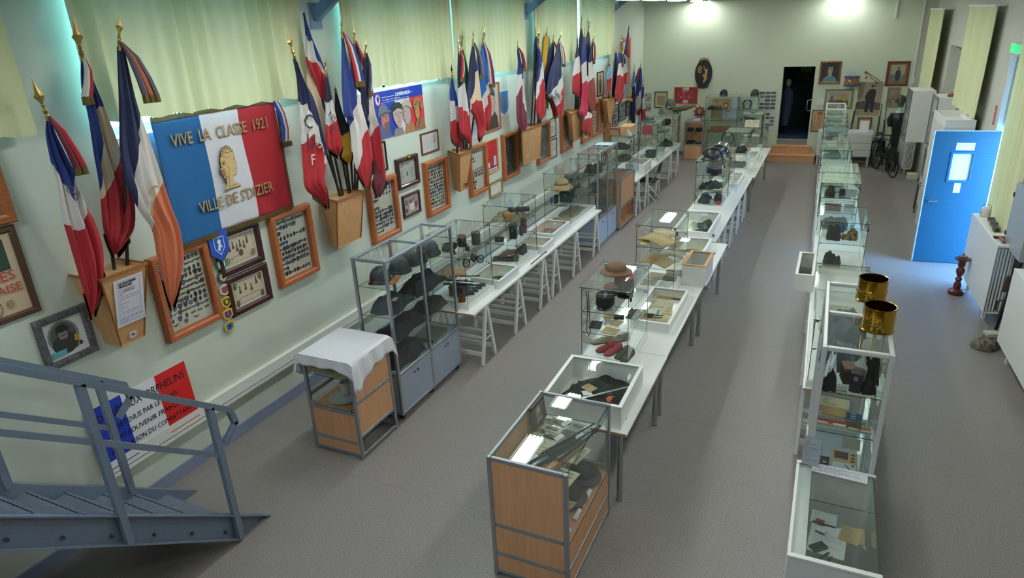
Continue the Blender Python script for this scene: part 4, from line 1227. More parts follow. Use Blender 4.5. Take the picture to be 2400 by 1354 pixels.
# ================================================================ the big flag on the wall
def big_flag():
 t = thing('wall_flag','large tricolour wall flag lettered VIVE LA CLASSE 1921 with a gilt profile','flag',(LX + 0.085,3.86,2.14),rot=WL)
 W_,H_ = 1.42,1.08
 N,K = 60,30
 m = MB()
 idx = {}
 def dz(x,y):
  return 0.012 * math.sin(x * 9 + y * 2) * (1 - y / H_ * 0.5) + 0.006 * math.sin(x * 23 - y * 6)
 for i in range(N + 1):
  for j in range(K + 1):
   x,y = W_ * i / N,H_ * j / K
   idx[i,j] = m.av((x + 0.012 * math.sin(y * 5) * (x / W_),y - 0.01 * math.sin(x * 6),dz(x,y)))
 for i in range(N):
  for j in range(K):
   mi = 0 if i < N * 0.335 else (1 if i < N * 0.665 else 2)
   m.af((idx[i,j],idx[i + 1,j],idx[i + 1,j + 1],idx[i,j + 1]),mi)
 o = m.build('flag_cloth',[mat('135a92',0.75),mat('d3d1d7',0.75),mat('a61c29',0.75)],t,smooth=True)
 s = o.modifiers.new('solid','SOLIDIFY')
 s.thickness = 0.004
 fr = MB()
 def strip(p0,p1,n,out):
  for k in range(n):
   a = [p0[q] + (p1[q] - p0[q]) * k / n for q in (0,1)]
   b = [p0[q] + (p1[q] - p0[q]) * (k + 0.8) / n for q in (0,1)]
   za = dz(a[0],a[1]) + 0.004
   l = 0.045 + 0.006 * math.sin(k * 2.3)
   fr.hexa([(a[0],a[1],za - 0.004),(b[0],b[1],za - 0.004),(b[0],b[1],za + 0.003),(a[0],a[1],za + 0.003),
      (a[0] + out[0] * l,a[1] + out[1] * l,za - 0.004),(b[0] + out[0] * l,b[1] + out[1] * l,za - 0.004),(b[0] + out[0] * l,b[1] + out[1] * l,za + 0.002),(a[0] + out[0] * l,a[1] + out[1] * l,za + 0.002)])
 strip((0,0.012),(W_,0.012),110,(0,-1))
 strip((W_ - 0.006,0),(W_ - 0.006,H_),80,(0.6,-0.5))
 strip((0,H_ - 0.012),(W_,H_ - 0.012),110,(0,1))
 fr.build('gold_fringe',mat('6f5426',0.6,0.3),t)
 gold = mat('c9a46a',0.4,0.5)
 dk = mat('3a2a18',0.7)
 for txt,y,x0,wd,sz in (('VIVE  LA  CLASSE  1921',0.845,0.14,1.12,0.15),("VILLE DE S'DIZIER",0.225,0.27,0.92,0.15)):
  lettering(txt,sz,t,(x0 + 0.006,y - 0.005,0.018),dk,width=wd,name='lettering_shadow')
  lettering(txt,sz,t,(x0,y,0.021),gold,width=wd,ext=0.002)
 # crowned profile bust
 P = Pic(0.024,0.0006)
 face = [(0.62,0.70),(0.60,0.64),(0.605,0.59),(0.58,0.55),(0.6,0.5),(0.62,0.5),(0.63,0.43),(0.6,0.385),(0.585,0.37),(0.78,0.37),(0.775,0.39),(0.73,0.41),(0.705,0.45),(0.71,0.48),(0.755,0.485),(0.765,0.51),(0.76,0.53),(0.775,0.545),(0.765,0.56),(0.78,0.575),(0.765,0.62),(0.77,0.65),(0.765,0.69),(0.745,0.73),(0.7,0.76),(0.65,0.745)]
 P.p('3f2f1a',[(x + (x - 0.69) * 0.045,y + (y - 0.56) * 0.035) for x,y in face]).p('d0b079',face)
 for k in range(9):
  a = PI * (0.15 + 0.8 * k / 8)
  P.e('6a5230',0.69 + 0.07 * math.cos(a),0.68 + 0.065 * math.sin(a),0.017,0.011,8,a).e('cfb27c',0.69 + 0.07 * math.cos(a),0.68 + 0.065 * math.sin(a),0.012,0.007,8,a)
 for x,y in ((0.6,0.6),(0.585,0.57),(0.61,0.55),(0.63,0.62),(0.61,0.52),(0.6,0.49),(0.62,0.48)):
  P.e('5a4528',x,y,0.016,0.016,8).e('c7a973',x,y,0.01,0.01,8)
 P.l('3f2f1a',[(0.735,0.625),(0.755,0.63)],0.006).l('3f2f1a',[(0.73,0.645),(0.758,0.648)],0.004).l('3f2f1a',[(0.74,0.537),(0.762,0.54)],0.004).l('3f2f1a',[(0.65,0.59),(0.67,0.56),(0.655,0.53),(0.64,0.44),(0.62,0.4)],0.004).l('3f2f1a',[(0.61,0.395),(0.68,0.4),(0.74,0.4)],0.004).l('3f2f1a',[(0.625,0.72),(0.68,0.7),(0.74,0.71)],0.004).l('3f2f1a',[(0.62,0.68),(0.66,0.66),(0.7,0.66)],0.003)
 P.done('gilt_profile',t)
 # tricolour ribbon at the upper right corner
 m = MB()
 for x0,c in ((1.40,0),(1.43,1),(1.45,2)):
  m.mi = c
  m.tube([(x0,1.08,0.02),(x0 + 0.03,0.95,0.04),(x0 + 0.06,0.8,0.03),(x0 + 0.03,0.68,0.03)],[0.012,0.02,0.018,0.02],6)
 m.build('ribbon',[mat('23479a',0.7),mat('dcdce0',0.7),mat('b32a35',0.7)],t,smooth=True)
 MB().box((1.40,0.62,0.01),(1.53,0.67,0.05)).build('ribbon_fringe',M_BRASSD,t)
big_flag()

# ================================================================ curtains
def curtain(x,y0,y1,z0,z1,label,axis='y',slant=0.0,waves=None,amp=0.045,rz=0,loc=None,group=None,gather=0.0):
 n = waves or int((y1 - y0) / 0.15)
 N = n * 8
 K = 14
 m = MB()
 idx = {}
 rg = random.Random(int(y0 * 100))
 ph = [rg.uniform(-0.6,0.6) for _ in range(n + 2)]
 W_ = y1 - y0
 for i in range(N + 1):
  u = i / N
  for j in range(K + 1):
   v = j / K          # 0 bottom, 1 top
   z = z0 + (z1 - z0) * v + slant * u * (1 - v)
   a = amp * (0.55 + 0.45 * v) * (0.7 + 0.5 * math.sin(u * 17 + 1))
   d = a * math.sin(2 * PI * n * u + ph[int(u * n)] * 0.4 + 0.5 * math.sin(v * 3 + u * 9))
   if v == 0:
    z += 0.012 * math.sin(2 * PI * n * u * 0.5)
   yy = y0 + W_ * u
   idx[i,j] = m.av((d,yy - y0,z))
 for i in range(N):
  for j in range(K):
   m.af((idx[i,j],idx[i + 1,j],idx[i + 1,j + 1],idx[i,j + 1]))
 o = m.build('curtain',CURT,smooth=True)
 place(o,loc or (x,y0,0),rz)
 tag(o,label,'curtain',group)
 return o
CG = 'yellow-green window curtains on the left wall'
CXL = LX + 0.13
curtain(CXL,1.0,2.93,3.27,4.6,'yellow-green curtain cut off by the left edge of the picture',group=CG)
curtain(CXL,3.37,5.79,3.27,4.6,'wide yellow-green curtain just above the big tricolour wall flag',slant=-0.06,group=CG,waves=15)
curtain(CXL,6.42,8.88,3.2,4.6,'yellow-green curtain above the soldiers poster',slant=-0.06,group=CG)
curtain(CXL,8.9,11.45,3.11,4.6,'yellow-green curtain above the officer portrait and the blue crest',slant=-0.04,group=CG)
curtain(CXL,11.84,14.14,3.06,4.6,'yellow-green curtain behind the cluster of black and navy flags',slant=-0.03,group=CG)
curtain(CXL,14.27,16.75,3.03,4.6,'farthest yellow-green curtain of the left wall, next to the corner',slant=-0.02,group=CG)
curtain(0,0,1.3,0.98,4.45,'tall yellow-green curtain at the right edge, right of the blue door',loc=(RW(9.85) - 0.13,9.84,0),rz=RZ,waves=8,amp=0.035)
curtain(0,0,2.0,2.07,3.72,'tall yellow-green curtain on the right wall above the white cabinets',loc=(RW(13.1) - 0.14,12.95,0),rz=RZ,waves=10,amp=0.03)
curtain(0,0,1.7,1.9,3.66,'narrow yellow-green curtain nearest the far right corner',loc=(RW(17.3) - 0.2,17.35,0),rz=RZ,waves=8,amp=0.03)
for k,(y,x,l_,z,lb) in enumerate(((12.95,RW(13.1) - 0.14,2.0,3.74,'curtain rail over the tall right-hand curtain'),(17.35,RW(17.3) - 0.2,1.7,3.68,'curtain rail over the narrow far curtain'),(9.84,RW(9.85) - 0.13,1.3,4.47,'curtain rail over the curtain by the blue door'),(0.9,CXL,16.2,4.62,'long curtain rail along the left wall'))):
 o = thing('curtain_rail',lb,'rail',(x,y,z),RZ if k < 3 else 0)
 MB().box((-0.02,-0.03,-0.015),(0.02,l_ + 0.03,0.015)).build('rail',M_WPAINT,o)
 for yy in (0.05,l_ - 0.05):
  MB().box((0.02,yy - 0.01,-0.01),(0.21 if k == 1 else 0.14,yy + 0.01,0.01) if k < 3 else (-0.02,yy + 0.01,0.01)).build('wall_bracket',M_WPAINT,o) if k < 3 else MB().box((-0.13,yy - 0.01,-0.01),(-0.02,yy + 0.01,0.01)).build('wall_bracket',M_WPAINT,o)

# ================================================================ flag holders
def holder(y0,y1,yb0,yb1,z0,z1,dt,db,label,mt=None,ws=0.0,wb=None):
 t = thing('flag_holder',label,'flag holder',(LX,0,0),group='wooden flag holders on the left wall')
 T = 0.014
 mt = mt or M_OAK
 # front, two sides, bottom; open top
 fp = [(dt,y0,z1),(dt,y1,z1),(db,yb1,z0),(db,yb0,z0)]
 MB().hexa([(db - T,yb0,z0),(db - T,yb1,z0),(db,yb1,z0),(db,yb0,z0),(dt - T,y0,z1),(dt - T,y1,z1),(dt,y1,z1),(dt,y0,z1)]).build('front_panel',mt,t)
 wb = ws if wb is None else wb
 for a,b,n,sh,sb in ((y0,yb0,1,ws,wb),(y1,yb1,-1,0,0)):
  MB().hexa([(0,b + sb,z0),(db - T,b,z0),(db - T,b + n * T,z0),(0,b + sb + n * T,z0),(0,a + sh,z1),(dt - T,a,z1),(dt - T,a + n * T,z1),(0,a + sh + n * T,z1)]).build('side_panel',mt,t)
 MB().hexa([(0,yb0 + wb,z0 - 0.012),(db + 0.004,yb0,z0 - 0.012),(db + 0.004,yb1,z0 - 0.012),(0,yb1,z0 - 0.012),(0,yb0 + wb,z0),(db + 0.004,yb0,z0),(db + 0.004,yb1,z0),(0,yb1,z0)]).build('bottom',mt,t)
 MB().hexa([(0,y0 + ws + T,z1 - 0.03),(dt - T,y0 + T,z1 - 0.03),(dt - T,y1 - T,z1 - 0.03),(0,y1 - T,z1 - 0.03),(0,y0 + ws + T,z1 - 0.02),(dt - T,y0 + T,z1 - 0.02),(dt - T,y1 - T,z1 - 0.02),(0,y1 - T,z1 - 0.02)]).build('pole_board',mt,t)
 e = MB()
 e.bar((dt + 0.002,y0,z1),(db + 0.002,yb0,z0),0.012,0.012).bar((dt + 0.002,y1,z1),(db + 0.002,yb1,z0),0.012,0.012)
 e.box((-0.0,y0 - 0.012,z1),(dt + 0.014,y1 + 0.012,z1 + 0.014)) if False else None
 e.bar((dt + 0.004,y0 - 0.01,z1 + 0.004),(dt + 0.004,y1 + 0.01,z1 + 0.004),0.016,0.018).bar((0,y0 + ws - 0.006,z1 + 0.004),(dt,y0 - 0.006,z1 + 0.004),0.016,0.018).bar((0,y1 + 0.006,z1 + 0.004),(dt,y1 + 0.006,z1 + 0.004),0.016,0.018)
 e.build('edge_trim',wood('8c5426','9c6431',6,0.4,2),t)
 return t
H1 = holder(2.93,3.32,3.04,3.25,1.57,2.19,0.36,0.2,'wooden flag holder nearest the camera, with a printed sheet on its front')
# printed sheet and round emblem on the first holder: lie in the front panel plane
ang = math.atan2(0.16,0.62)
t1 = thing('printed_notice','white sheet headed LE SOUVENIR FRANÇAIS taped to the first flag holder','notice',(LX + 0.2 + 0.16 * 0.27 + 0.008,3.04,1.57 + 0.62 * 0.27),rot=WL @ Matrix.Rotation(ang,3,'X'))
MB().box((-0.02,0,0),(0.23,0.42,0.002)).build('sheet',mat('e6e4ee',0.7),t1)
P = Pic(0.0025); P.lines('5a5866',0.02,0.11,0.19,0.33,11,0.004,3).lines('5a5866',-0.0,0.02,0.21,0.08,4,0.004,4).l('77758a',[(0.01,0.105),(0.2,0.105),(0.2,0.4),(0.01,0.4),(0.01,0.105)],0.002).lines('b8506a',0.06,0.3,0.15,0.33,3,0.004,6); P.done('print',t1)
lettering('LE SOUVENIR',0.026,t1,(0.02,0.372,0.004),mat('222230',0.6),width=0.15,bold=0.0008)
lettering('FRANÇAIS',0.026,t1,(0.02,0.347,0.004),mat('222230',0.6),width=0.11,bold=0.0008)
P = Pic(0.006); P.e('e8e4e2',0.105,0,0.04,0.04).e('b85a5a',0.105,0,0.035,0.035).e('e8e4e2',0.105,0,0.031,0.031).p('2a3540',[(0.08,0.0),(0.1,0.006),(0.105,0.02),(0.11,0.006),(0.13,0.0),(0.11,-0.008),(0.105,-0.018),(0.1,-0.008)])
o = P.done('round_emblem',H1); o.location = (0.2 + 0.16 * 0.1 + 0.004,3.04,1.57 + 0.62 * 0.1); o.rotation_euler = (WL @ Matrix.Rotation(ang,3,'X')).to_euler()
holder(5.7,6.18,5.76,6.2,1.53,2.1,0.34,0.2,'wide wooden flag holder left of the third badge frame',ws=0.12)
H3 = holder(8.47,8.86,8.68,8.9,1.5,2.09,0.34,0.18,'narrow wooden flag holder with a small gilt badge',ws=0.27,wb=0.14)
MB().prism([(0,-0.035),(0.03,0),(0.03,0.03),(-0.03,0.03),(-0.03,0)],0,0.01).build('gilt_badge',M_BRASS,H3).matrix_local = Matrix.Translation((0.2 + 0.02,8.8,1.58)) @ (WL @ Matrix.Rotation(0.26,3,'X')).to_4x4()
H4 = holder(10.72,11.62,11.02,11.85,1.43,2.07,0.32,0.18,'widest wooden flag holder, with a looped cream cord hanging on it',ws=0.62,wb=0.38)
MB().tube([(0.36,10.82,2.06),(0.32,10.86,1.8),(0.27,10.95,1.6),(0.26,11.03,1.56),(0.28,11.1,1.62),(0.33,11.06,1.85),(0.36,11.0,2.05)],0.007,6).build('hanging_cord',mat('cdb99a',0.8),H4)
H5 = holder(13.1,13.75,13.6,14.1,1.42,2.05,0.34,0.2,'wooden flag holder with a dark round medallion at its foot',ws=0.55,wb=0.2)
MB().lathe([(0.0,0),(0.075,0),(0.085,0.008),(0.0,0.012)],20).build('medallion',mat('4c3a28',0.5),H5).matrix_local = Matrix.Translation((0.2 + 0.05,14.0,1.53)) @ (WL @ Matrix.Rotation(0.25,3,'X')).to_4x4()
holder(15.45,16.25,16.15,16.4,1.45,2.03,0.34,0.18,'farthest wooden flag holder, under the small blue pennant flag',ws=0.5,wb=0.1)

# ================================================================ flags
FLAGS = [
  ('F1','bwr',(-4.9,'X'),(2.901,3.641),(3.066,2.19),[(2.911,3.361,2.949,3.365),(2.882,3.263,2.952,3.245),(2.864,3.084,2.991,3.066),(2.864,2.951,3.011,2.953),(2.829,2.705,3.018,2.739),(2.824,2.519,3.046,2.617),(2.822,2.237,3.046,2.39),(2.821,2.067,2.961,2.135),(2.819,1.944,2.841,1.951)],(2.1,3.9,2.2),(4.3,5.0,3.9),None),
  ('F2','bcr',(-5.0,'X'),(3.363,4.017),(3.176,2.166),[(3.331,3.713,3.376,3.701),(3.288,3.548,3.404,3.49),(3.28,3.348,3.422,3.343),(3.245,3.076,3.454,3.045),(3.219,2.831,3.467,2.713),(3.165,2.556,3.411,2.466),(3.157,2.433,3.286,2.351),(3.175,2.298,3.207,2.297)],(4.2,1.75,1.7),(4.4,3.5,3.0),None),
  ('F3','nwo',(-4.82,'X'),(3.595,4.024),(3.285,2.171),[(3.513,3.81,3.573,3.807),(3.431,3.466,3.557,3.452),(3.378,3.268,3.566,3.255),(3.328,3.067,3.596,3.033),(3.315,2.842,3.622,2.79),(3.361,2.616,3.647,2.562),(3.425,2.445,3.673,2.362),(3.414,2.237,3.635,2.109),(3.407,1.912,3.513,1.893),(3.42,1.782,3.44,1.786)],(4.9,2.8,1.6),(6.0,4.6,4.0),None),
  ('F4','nwr',(-4.8,'X'),(5.271,3.873),(5.998,2.111),[(5.298,3.615,5.353,3.604),(5.312,3.432,5.401,3.409),(5.285,3.219,5.487,3.235),(5.257,3.053,5.533,3.056),(5.225,2.793,5.561,2.845),(5.198,2.577,5.593,2.669),(5.186,2.37,5.493,2.43),(5.341,2.221,5.493,2.255),(5.46,2.112,5.48,2.111)],(2.1,2.4,5.6),(4.0,3.7,5.7),None),
  ('F5','bwr',(-4.98,'X'),(5.759,4.027),(6.036,2.116),[(5.75,3.989,5.772,3.981),(5.735,3.796,5.826,3.761),(5.689,3.602,5.895,3.589),(5.71,3.504,5.95,3.395),(5.776,3.352,5.925,3.254),(5.819,3.198,5.888,3.148)],(1.0,1.2,3.0),(2.0,2.5,3.1),None),
  ('F6','Lcc',(-5.03,'X'),(5.736,3.584),(5.974,2.136),[(5.736,3.527,5.821,3.513),(5.702,3.277,5.841,3.263),(5.747,3.024,5.915,3.002),(5.769,2.893,5.899,2.873),(5.818,2.754,5.876,2.646)],(0,0,0),(1.6,1.5,1.5),None),
  ('F7','pwr',(-4.88,'X'),(5.868,3.608),(6.143,2.086),[(5.83,3.429,5.868,3.426),(5.8,3.267,5.875,3.217),(5.777,3.136,5.873,3.15),(5.725,2.91,5.896,2.946),(5.691,2.701,5.932,2.73),(5.745,2.639,5.92,2.643),(5.842,2.577,5.87,2.576)],(2.0,1.9,1.8),(3.0,3.0,3.0),None),
  ('F8','kky',(-4.96,'X'),(6.055,3.305),(6.174,2.088),[(6.044,3.225,6.073,3.231),(5.998,2.988,6.129,2.97),(6.027,2.844,6.173,2.822),(6.009,2.627,6.181,2.611),(5.989,2.536,6.184,2.519),(6.089,2.44,6.133,2.426)],(0,0,0),(2.4,2.3,2.2),None),
  ('F9','bwr',(-4.78,'X'),(6.079,3.96),(6.22,2.087),[(6.054,3.797,6.081,3.797),(5.995,3.496,6.107,3.505),(5.948,3.252,6.178,3.271),(5.92,2.999,6.24,3.09),(5.966,2.955,6.297,2.846),(5.999,2.775,6.323,2.751),(5.985,2.509,6.334,2.498),(6.024,2.345,6.293,2.382),(6.102,2.206,6.183,2.15)],(4.6,3.0,2.2),(6.8,5.2,4.3),None),
  ('F10','nnm',(-4.97,'X'),(6.536,3.876),(6.25,2.08),[(6.481,3.693,6.545,3.699),(6.408,3.557,6.584,3.501),(6.378,3.385,6.552,3.281),(6.423,3.248,6.532,3.147)],(0,0,0),(2.5,2.5,2.5),None),
  ('F11','pwrm',(-4.88,'X'),(6.615,3.742),(6.28,2.073),[(6.537,3.564,6.582,3.561),(6.435,3.335,6.579,3.322),(6.391,3.162,6.573,3.142),(6.39,2.936,6.605,2.908),(6.438,2.795,6.664,2.714),(6.465,2.46,6.663,2.374),(6.458,2.268,6.663,2.205),(6.398,2.134,6.638,2.079),(6.449,1.983,6.483,1.984)],(4.2,2.0,1.9),(4.4,3.9,3.7),(5.2,6.0,6.8)),
  ('F12','bwr',(-4.95,'X'),(8.594,3.352),(8.726,2.064),[(8.56,3.136,8.604,3.133),(8.505,3.014,8.622,2.959),(8.482,2.871,8.656,2.825),(8.455,2.59,8.658,2.481),(8.431,2.329,8.716,2.3),(8.615,2.198,8.691,2.139)],(2.0,2.2,2.6),(3.0,2.9,3.1),None),
  ('F13','pwr',(-4.84,'X'),(8.671,3.729),(8.919,2.048),[(8.606,3.482,8.678,3.478),(8.563,3.261,8.713,3.292),(8.547,3.094,8.714,3.053),(8.523,2.884,8.732,2.922),(8.513,2.758,8.773,2.619),(8.505,2.585,8.793,2.427),(8.496,2.41,8.81,2.269),(8.658,2.294,8.805,2.169)],(2.4,2.0,2.0),(3.9,4.0,4.1),None),
  ('F14','ggg',(-5.02,'X'),(9.117,3.775),(8.977,2.037),[(9.037,3.522,9.075,3.52),(9.025,3.315,9.139,3.308),(9.042,3.05,9.167,3.038),(9.061,2.914,9.125,2.816)],(0,0,0),(9,9,9),None),
  ('F15','ncr',(-4.9,'X'),(9.229,3.793),(9.008,2.041),[(9.148,3.565,9.206,3.562),(9.05,3.355,9.208,3.301),(8.964,3.1,9.263,3.119),(8.878,2.844,9.321,2.794),(8.89,2.729,9.367,2.67),(9.062,2.552,9.387,2.508),(9.143,2.401,9.407,2.333),(9.151,2.24,9.266,2.24),(9.202,2.188,9.232,2.188)],(4.4,1.7,1.6),(4.5,3.0,3.5),None),
  ('F16','Bwr',(-5.0,'X'),(9.804,3.8),(9.088,2.036),[(9.659,3.553,9.701,3.551),(9.524,3.326,9.787,3.401),(9.465,3.194,9.798,3.15),(9.509,2.914,9.807,2.884),(9.54,2.675,9.837,2.688),(9.574,2.529,9.797,2.549),(9.566,2.385,9.744,2.399),(9.662,2.283,9.707,2.286)],(3.6,2.9,2.2),(5.0,3.6,2.9),None),
  ('F17','bwm',(-4.9,'X'),(10.718,3.59),(11.243,2.042),[(10.695,3.415,10.771,3.411),(10.723,3.196,10.833,3.138),(10.678,2.999,10.852,2.933),(10.606,2.671,10.905,2.669),(10.588,2.5,10.938,2.457),(10.591,2.281,10.95,2.295),(10.692,2.118,10.934,2.124),(10.713,2.067,10.792,2.06)],(1.9,1.8,2.3),(3.0,2.3,5.0),None),
  ('F18','nnn',(-5.02,'X'),(11.797,3.801),(11.482,2.04),[(11.74,3.557,11.811,3.554),(11.693,3.348,11.823,3.341),(11.695,3.026,11.884,3.011),(11.663,2.646,11.794,2.632),(11.696,2.514,11.813,2.5)],(0,0,0),(9,9,9),None),
  ('F19','bwr',(-4.88,'X'),(11.619,3.799),(11.613,2.027),[(11.54,3.415,11.611,3.411),(11.565,3.193,11.681,3.186),(11.506,2.985,11.745,2.857),(11.408,2.672,11.803,2.631),(11.37,2.387,11.805,2.445),(11.43,2.236,11.793,2.277),(11.482,2.15,11.605,2.201)],(2.6,1.2,1.2),(3.5,2.2,2.6),None),
  ('F20','yGw',(-5.02,'X'),(12.38,3.761),(11.761,2.005),[(12.26,3.591,12.352,3.588),(12.161,3.486,12.438,3.474),(12.076,3.163,12.353,3.145),(12.044,2.943,12.275,2.925),(12.123,2.546,12.311,2.525),(12.167,2.286,12.261,2.274)],(9,2,-3),(20,12,4),None),
  ('F21','ncr',(-4.96,'X'),(12.544,3.651),(11.82,1.996),[(12.381,3.442,12.54,3.435),(12.209,3.208,12.46,3.17),(12.071,2.996,12.376,2.859),(11.963,2.783,12.297,2.637),(12.042,2.588,12.351,2.475),(12.249,2.393,12.495,2.126),(12.458,2.071,12.497,2.048)],(3.9,3.9,3.9),(4.5,4.4,4.4),None),
  ('F22','nwr',(-4.84,'X'),(12.634,3.64),(11.851,1.991),[(12.395,3.438,12.492,3.433),(12.222,3.205,12.542,3.129),(11.991,3.0,12.533,2.959),(11.854,2.792,12.588,2.724),(11.809,2.586,12.63,2.545),(12.145,2.463,12.626,2.468),(12.215,2.282,12.583,2.295),(12.289,2.131,12.523,2.124)],(4.2,3.3,2.4),(5.8,5.6,3.2),None),
  ('F23','nwr',(-4.9,'X'),(13.657,3.467),(13.821,2.02),[(13.628,3.372,13.666,3.371),(13.49,3.104,13.697,3.128),(13.35,2.8,13.843,2.834),(13.321,2.497,13.856,2.531),(13.412,2.444,13.791,2.289)],(1,1,1),(2.05,2.05,2),None),
  ('F24','kkk',(-5.02,'X'),(14.267,3.937),(13.88,2.013),[(14.163,3.659,14.241,3.657),(14.058,3.344,14.315,3.395),(14.09,3.094,14.349,3.078),(14.146,2.939,14.306,2.928)],(0,0,0),(9,9,9),None),
  ('F25','bwP',(-4.82,'X'),(13.892,3.7),(13.939,2.005),[(13.746,3.496,13.901,3.491),(13.664,3.236,13.857,3.226),(13.639,2.971,13.892,2.954),(13.67,2.611,13.927,2.613),(13.602,2.172,13.982,2.255),(13.444,2.052,13.979,1.995),(13.675,1.906,13.916,1.886)],(2,1.85,1.8),(3.0,3.0,2.95),None),
  ('F26','ppp',(-5.02,'X'),(14.803,3.887),(13.978,2.0),[(14.622,3.584,14.705,3.581),(14.516,3.323,14.744,3.312),(14.429,3.009,14.72,2.99),(14.506,2.68,14.674,2.665)],(0,0,0),(9,9,9),None),
  ('F27','nwR',(-4.9,'X'),(14.757,3.544),(14.018,1.995),[(14.537,3.356,14.642,3.352),(14.327,3.013,14.577,2.997),(14.303,2.695,14.618,2.669),(14.25,2.487,14.651,2.583),(14.276,2.156,14.792,2.095),(14.473,1.924,14.769,1.941)],(1.2,1.1,1.0),(2.7,2.4,2.2),None),
  ('F27b','wwr',(-4.8,'X'),(14.024,2.029),(13.998,1.997),[(13.941,2.007,14.232,1.91),(13.777,1.892,14.231,1.816),(13.732,1.637,14.145,1.641),(13.853,1.539,13.935,1.532)],(0,0,0),(1.1,1.0,0.9),None),
  ('F28','LwrG',(-4.95,'X'),(15.972,2.815),(16.242,2.025),[(15.934,2.773,15.993,2.769),(15.725,2.532,16.098,2.579),(15.834,2.43,16.068,2.467),(15.733,2.139,16.109,2.215)],(1.3,1.2,1.0),(1.6,1.5,1.3),(3.2,3.0,2.6)),
  ('F29','nnk',(-5.02,'X'),(16.779,3.202),(16.574,2.0),[(16.639,3.036,16.786,3.028),(16.568,2.717,16.821,2.698),(16.457,2.316,16.709,2.292),(16.403,2.031,16.593,2.01)],(0,0,0),(2,2,2),None),
  ('F30','bwr',(-4.86,'X'),(16.72,3.461),(16.702,1.985),[(16.396,3.046,16.628,3.033),(16.407,2.806,16.662,2.789),(16.293,2.539,16.831,2.458),(16.18,2.265,16.868,2.197),(16.102,2.134,16.79,2.0),(16.234,1.955,16.534,1.885)],(1,1,1.1),(1.95,2.0,2.1),None),
  ('F31','nwr',(-4.96,'X'),(17.159,3.17),(16.788,1.976),[(16.971,2.993,17.192,2.98),(17.048,2.764,17.317,2.745),(17.195,2.513,17.468,2.515),(17.233,2.235,17.485,2.248)],(1.1,1.1,1),(2.05,2,2),None),
  ('F32','nrr',(-5.0,'X'),(17.755,3.604),(16.831,1.971),[(17.662,3.476,17.755,3.473),(17.394,3.029,17.834,2.993),(17.599,2.903,17.82,2.837)],(2,0.3,-1),(9,9,9),None),
  ('F33','Lnn',(18.6,'Y'),(-5.067,2.697),(-5.034,0.672),[(-5.1,2.439,-5.052,2.439),(-5.142,2.113,-5.037,2.112),(-5.118,1.96,-5.019,1.894),(-5.154,1.627,-5.013,1.628),(-5.188,1.22,-5.01,1.223),(-5.199,1.042,-5.028,1.045)],(1.4,1.3,1.2),(9,9,9),None),
  ('F34','bwr',(18.9,'Y'),(-4.96,2.779),(-4.991,0.904),[(-5.03,2.507,-4.946,2.505),(-5.082,2.336,-4.933,2.282),(-5.091,2.13,-4.929,2.129),(-5.096,1.727,-4.944,1.862),(-5.074,1.387,-4.947,1.456),(-5.028,1.25,-4.971,1.278)],(3.0,3.0,2.7),(4.2,4.0,4.0),None),
  ('F35','bwr',(18.7,'Y'),(-4.854,2.324),(-4.917,0.658),[(-4.881,2.042,-4.819,2.042),(-4.888,1.75,-4.811,1.75),(-4.866,1.455,-4.782,1.456),(-4.888,1.21,-4.748,1.24),(-4.87,1.074,-4.801,1.143)],(2,1,1),(2.1,2.05,2),None),
]
CO = {'b': '1b3278','n': '141d48','w': 'cfc8c2','r': 'a81c28','c': 'd3bd9b','o': 'c46a48','L': '5f94b8','p': '2b2648','k': '15161c','y': 'c69c22','m': '6e1f33','g': '1f5a3a','B': '1f5aa6','P': 'b81f45','R': '93372e','G': '3d6a45'}
def flag_mat(cols):
 key = ('flag',cols)
 if key in MATS:
  return MATS[key]
 m = bpy.data.materials.new('flag_silk_' + cols)
 m.use_nodes = True
 nt = m.node_tree
 b = nt.nodes['Principled BSDF']
 b.inputs['Roughness'].default_value = 0.7
 b.inputs['Sheen Weight'].default_value = 0.1
 last = None
 for k in range(1,len(cols)):
  at = nt.nodes.new('ShaderNodeAttribute')
  at.attribute_name = 'band_%d' % k
  gt = nt.nodes.new('ShaderNodeMath')
  gt.operation = 'GREATER_THAN'
  gt.inputs[1].default_value = 0
  mx = nt.nodes.new('ShaderNodeMixRGB')
  nt.links.new(at.outputs['Fac'],gt.inputs[0])
  nt.links.new(gt.outputs[0],mx.inputs[0])
  if last is None:
   mx.inputs[1].default_value = lin(CO[cols[0]]) + (1,)
  else:
   nt.links.new(last.outputs[0],mx.inputs[1])
  mx.inputs[2].default_value = lin(CO[cols[k]]) + (1,)
  last = mx
 nt.links.new(last.outputs[0],b.inputs['Base Color'])
 MATS[key] = m
 return m
def interp(rows,t):
 """smooth Catmull-Rom through the outline rows"""
 n = len(rows)
 k = min(int(t),n - 2)
 f = t - k
 p0,p1,p2,p3 = rows[max(k - 1,0)],rows[k],rows[k + 1],rows[min(k + 2,n - 1)]
 return [0.5 * ((2 * b) + (-a + c) * f + (2 * a - 5 * b + 4 * c - d) * f * f + (-a + 3 * b - 3 * c + d) * f ** 3) for a,b,c,d in zip(p0,p1,p2,p3)]
def bnd(v,u):
 return v[0] + (v[1] - v[0]) * u * 2 if u < 0.5 else v[1] + (v[2] - v[1]) * (u - 0.5) * 2
M_POLE = mat('2a201c',0.4,name='dark_pole')
M_POLEB = wood('7a5232','8c6240',6,0.4,2)
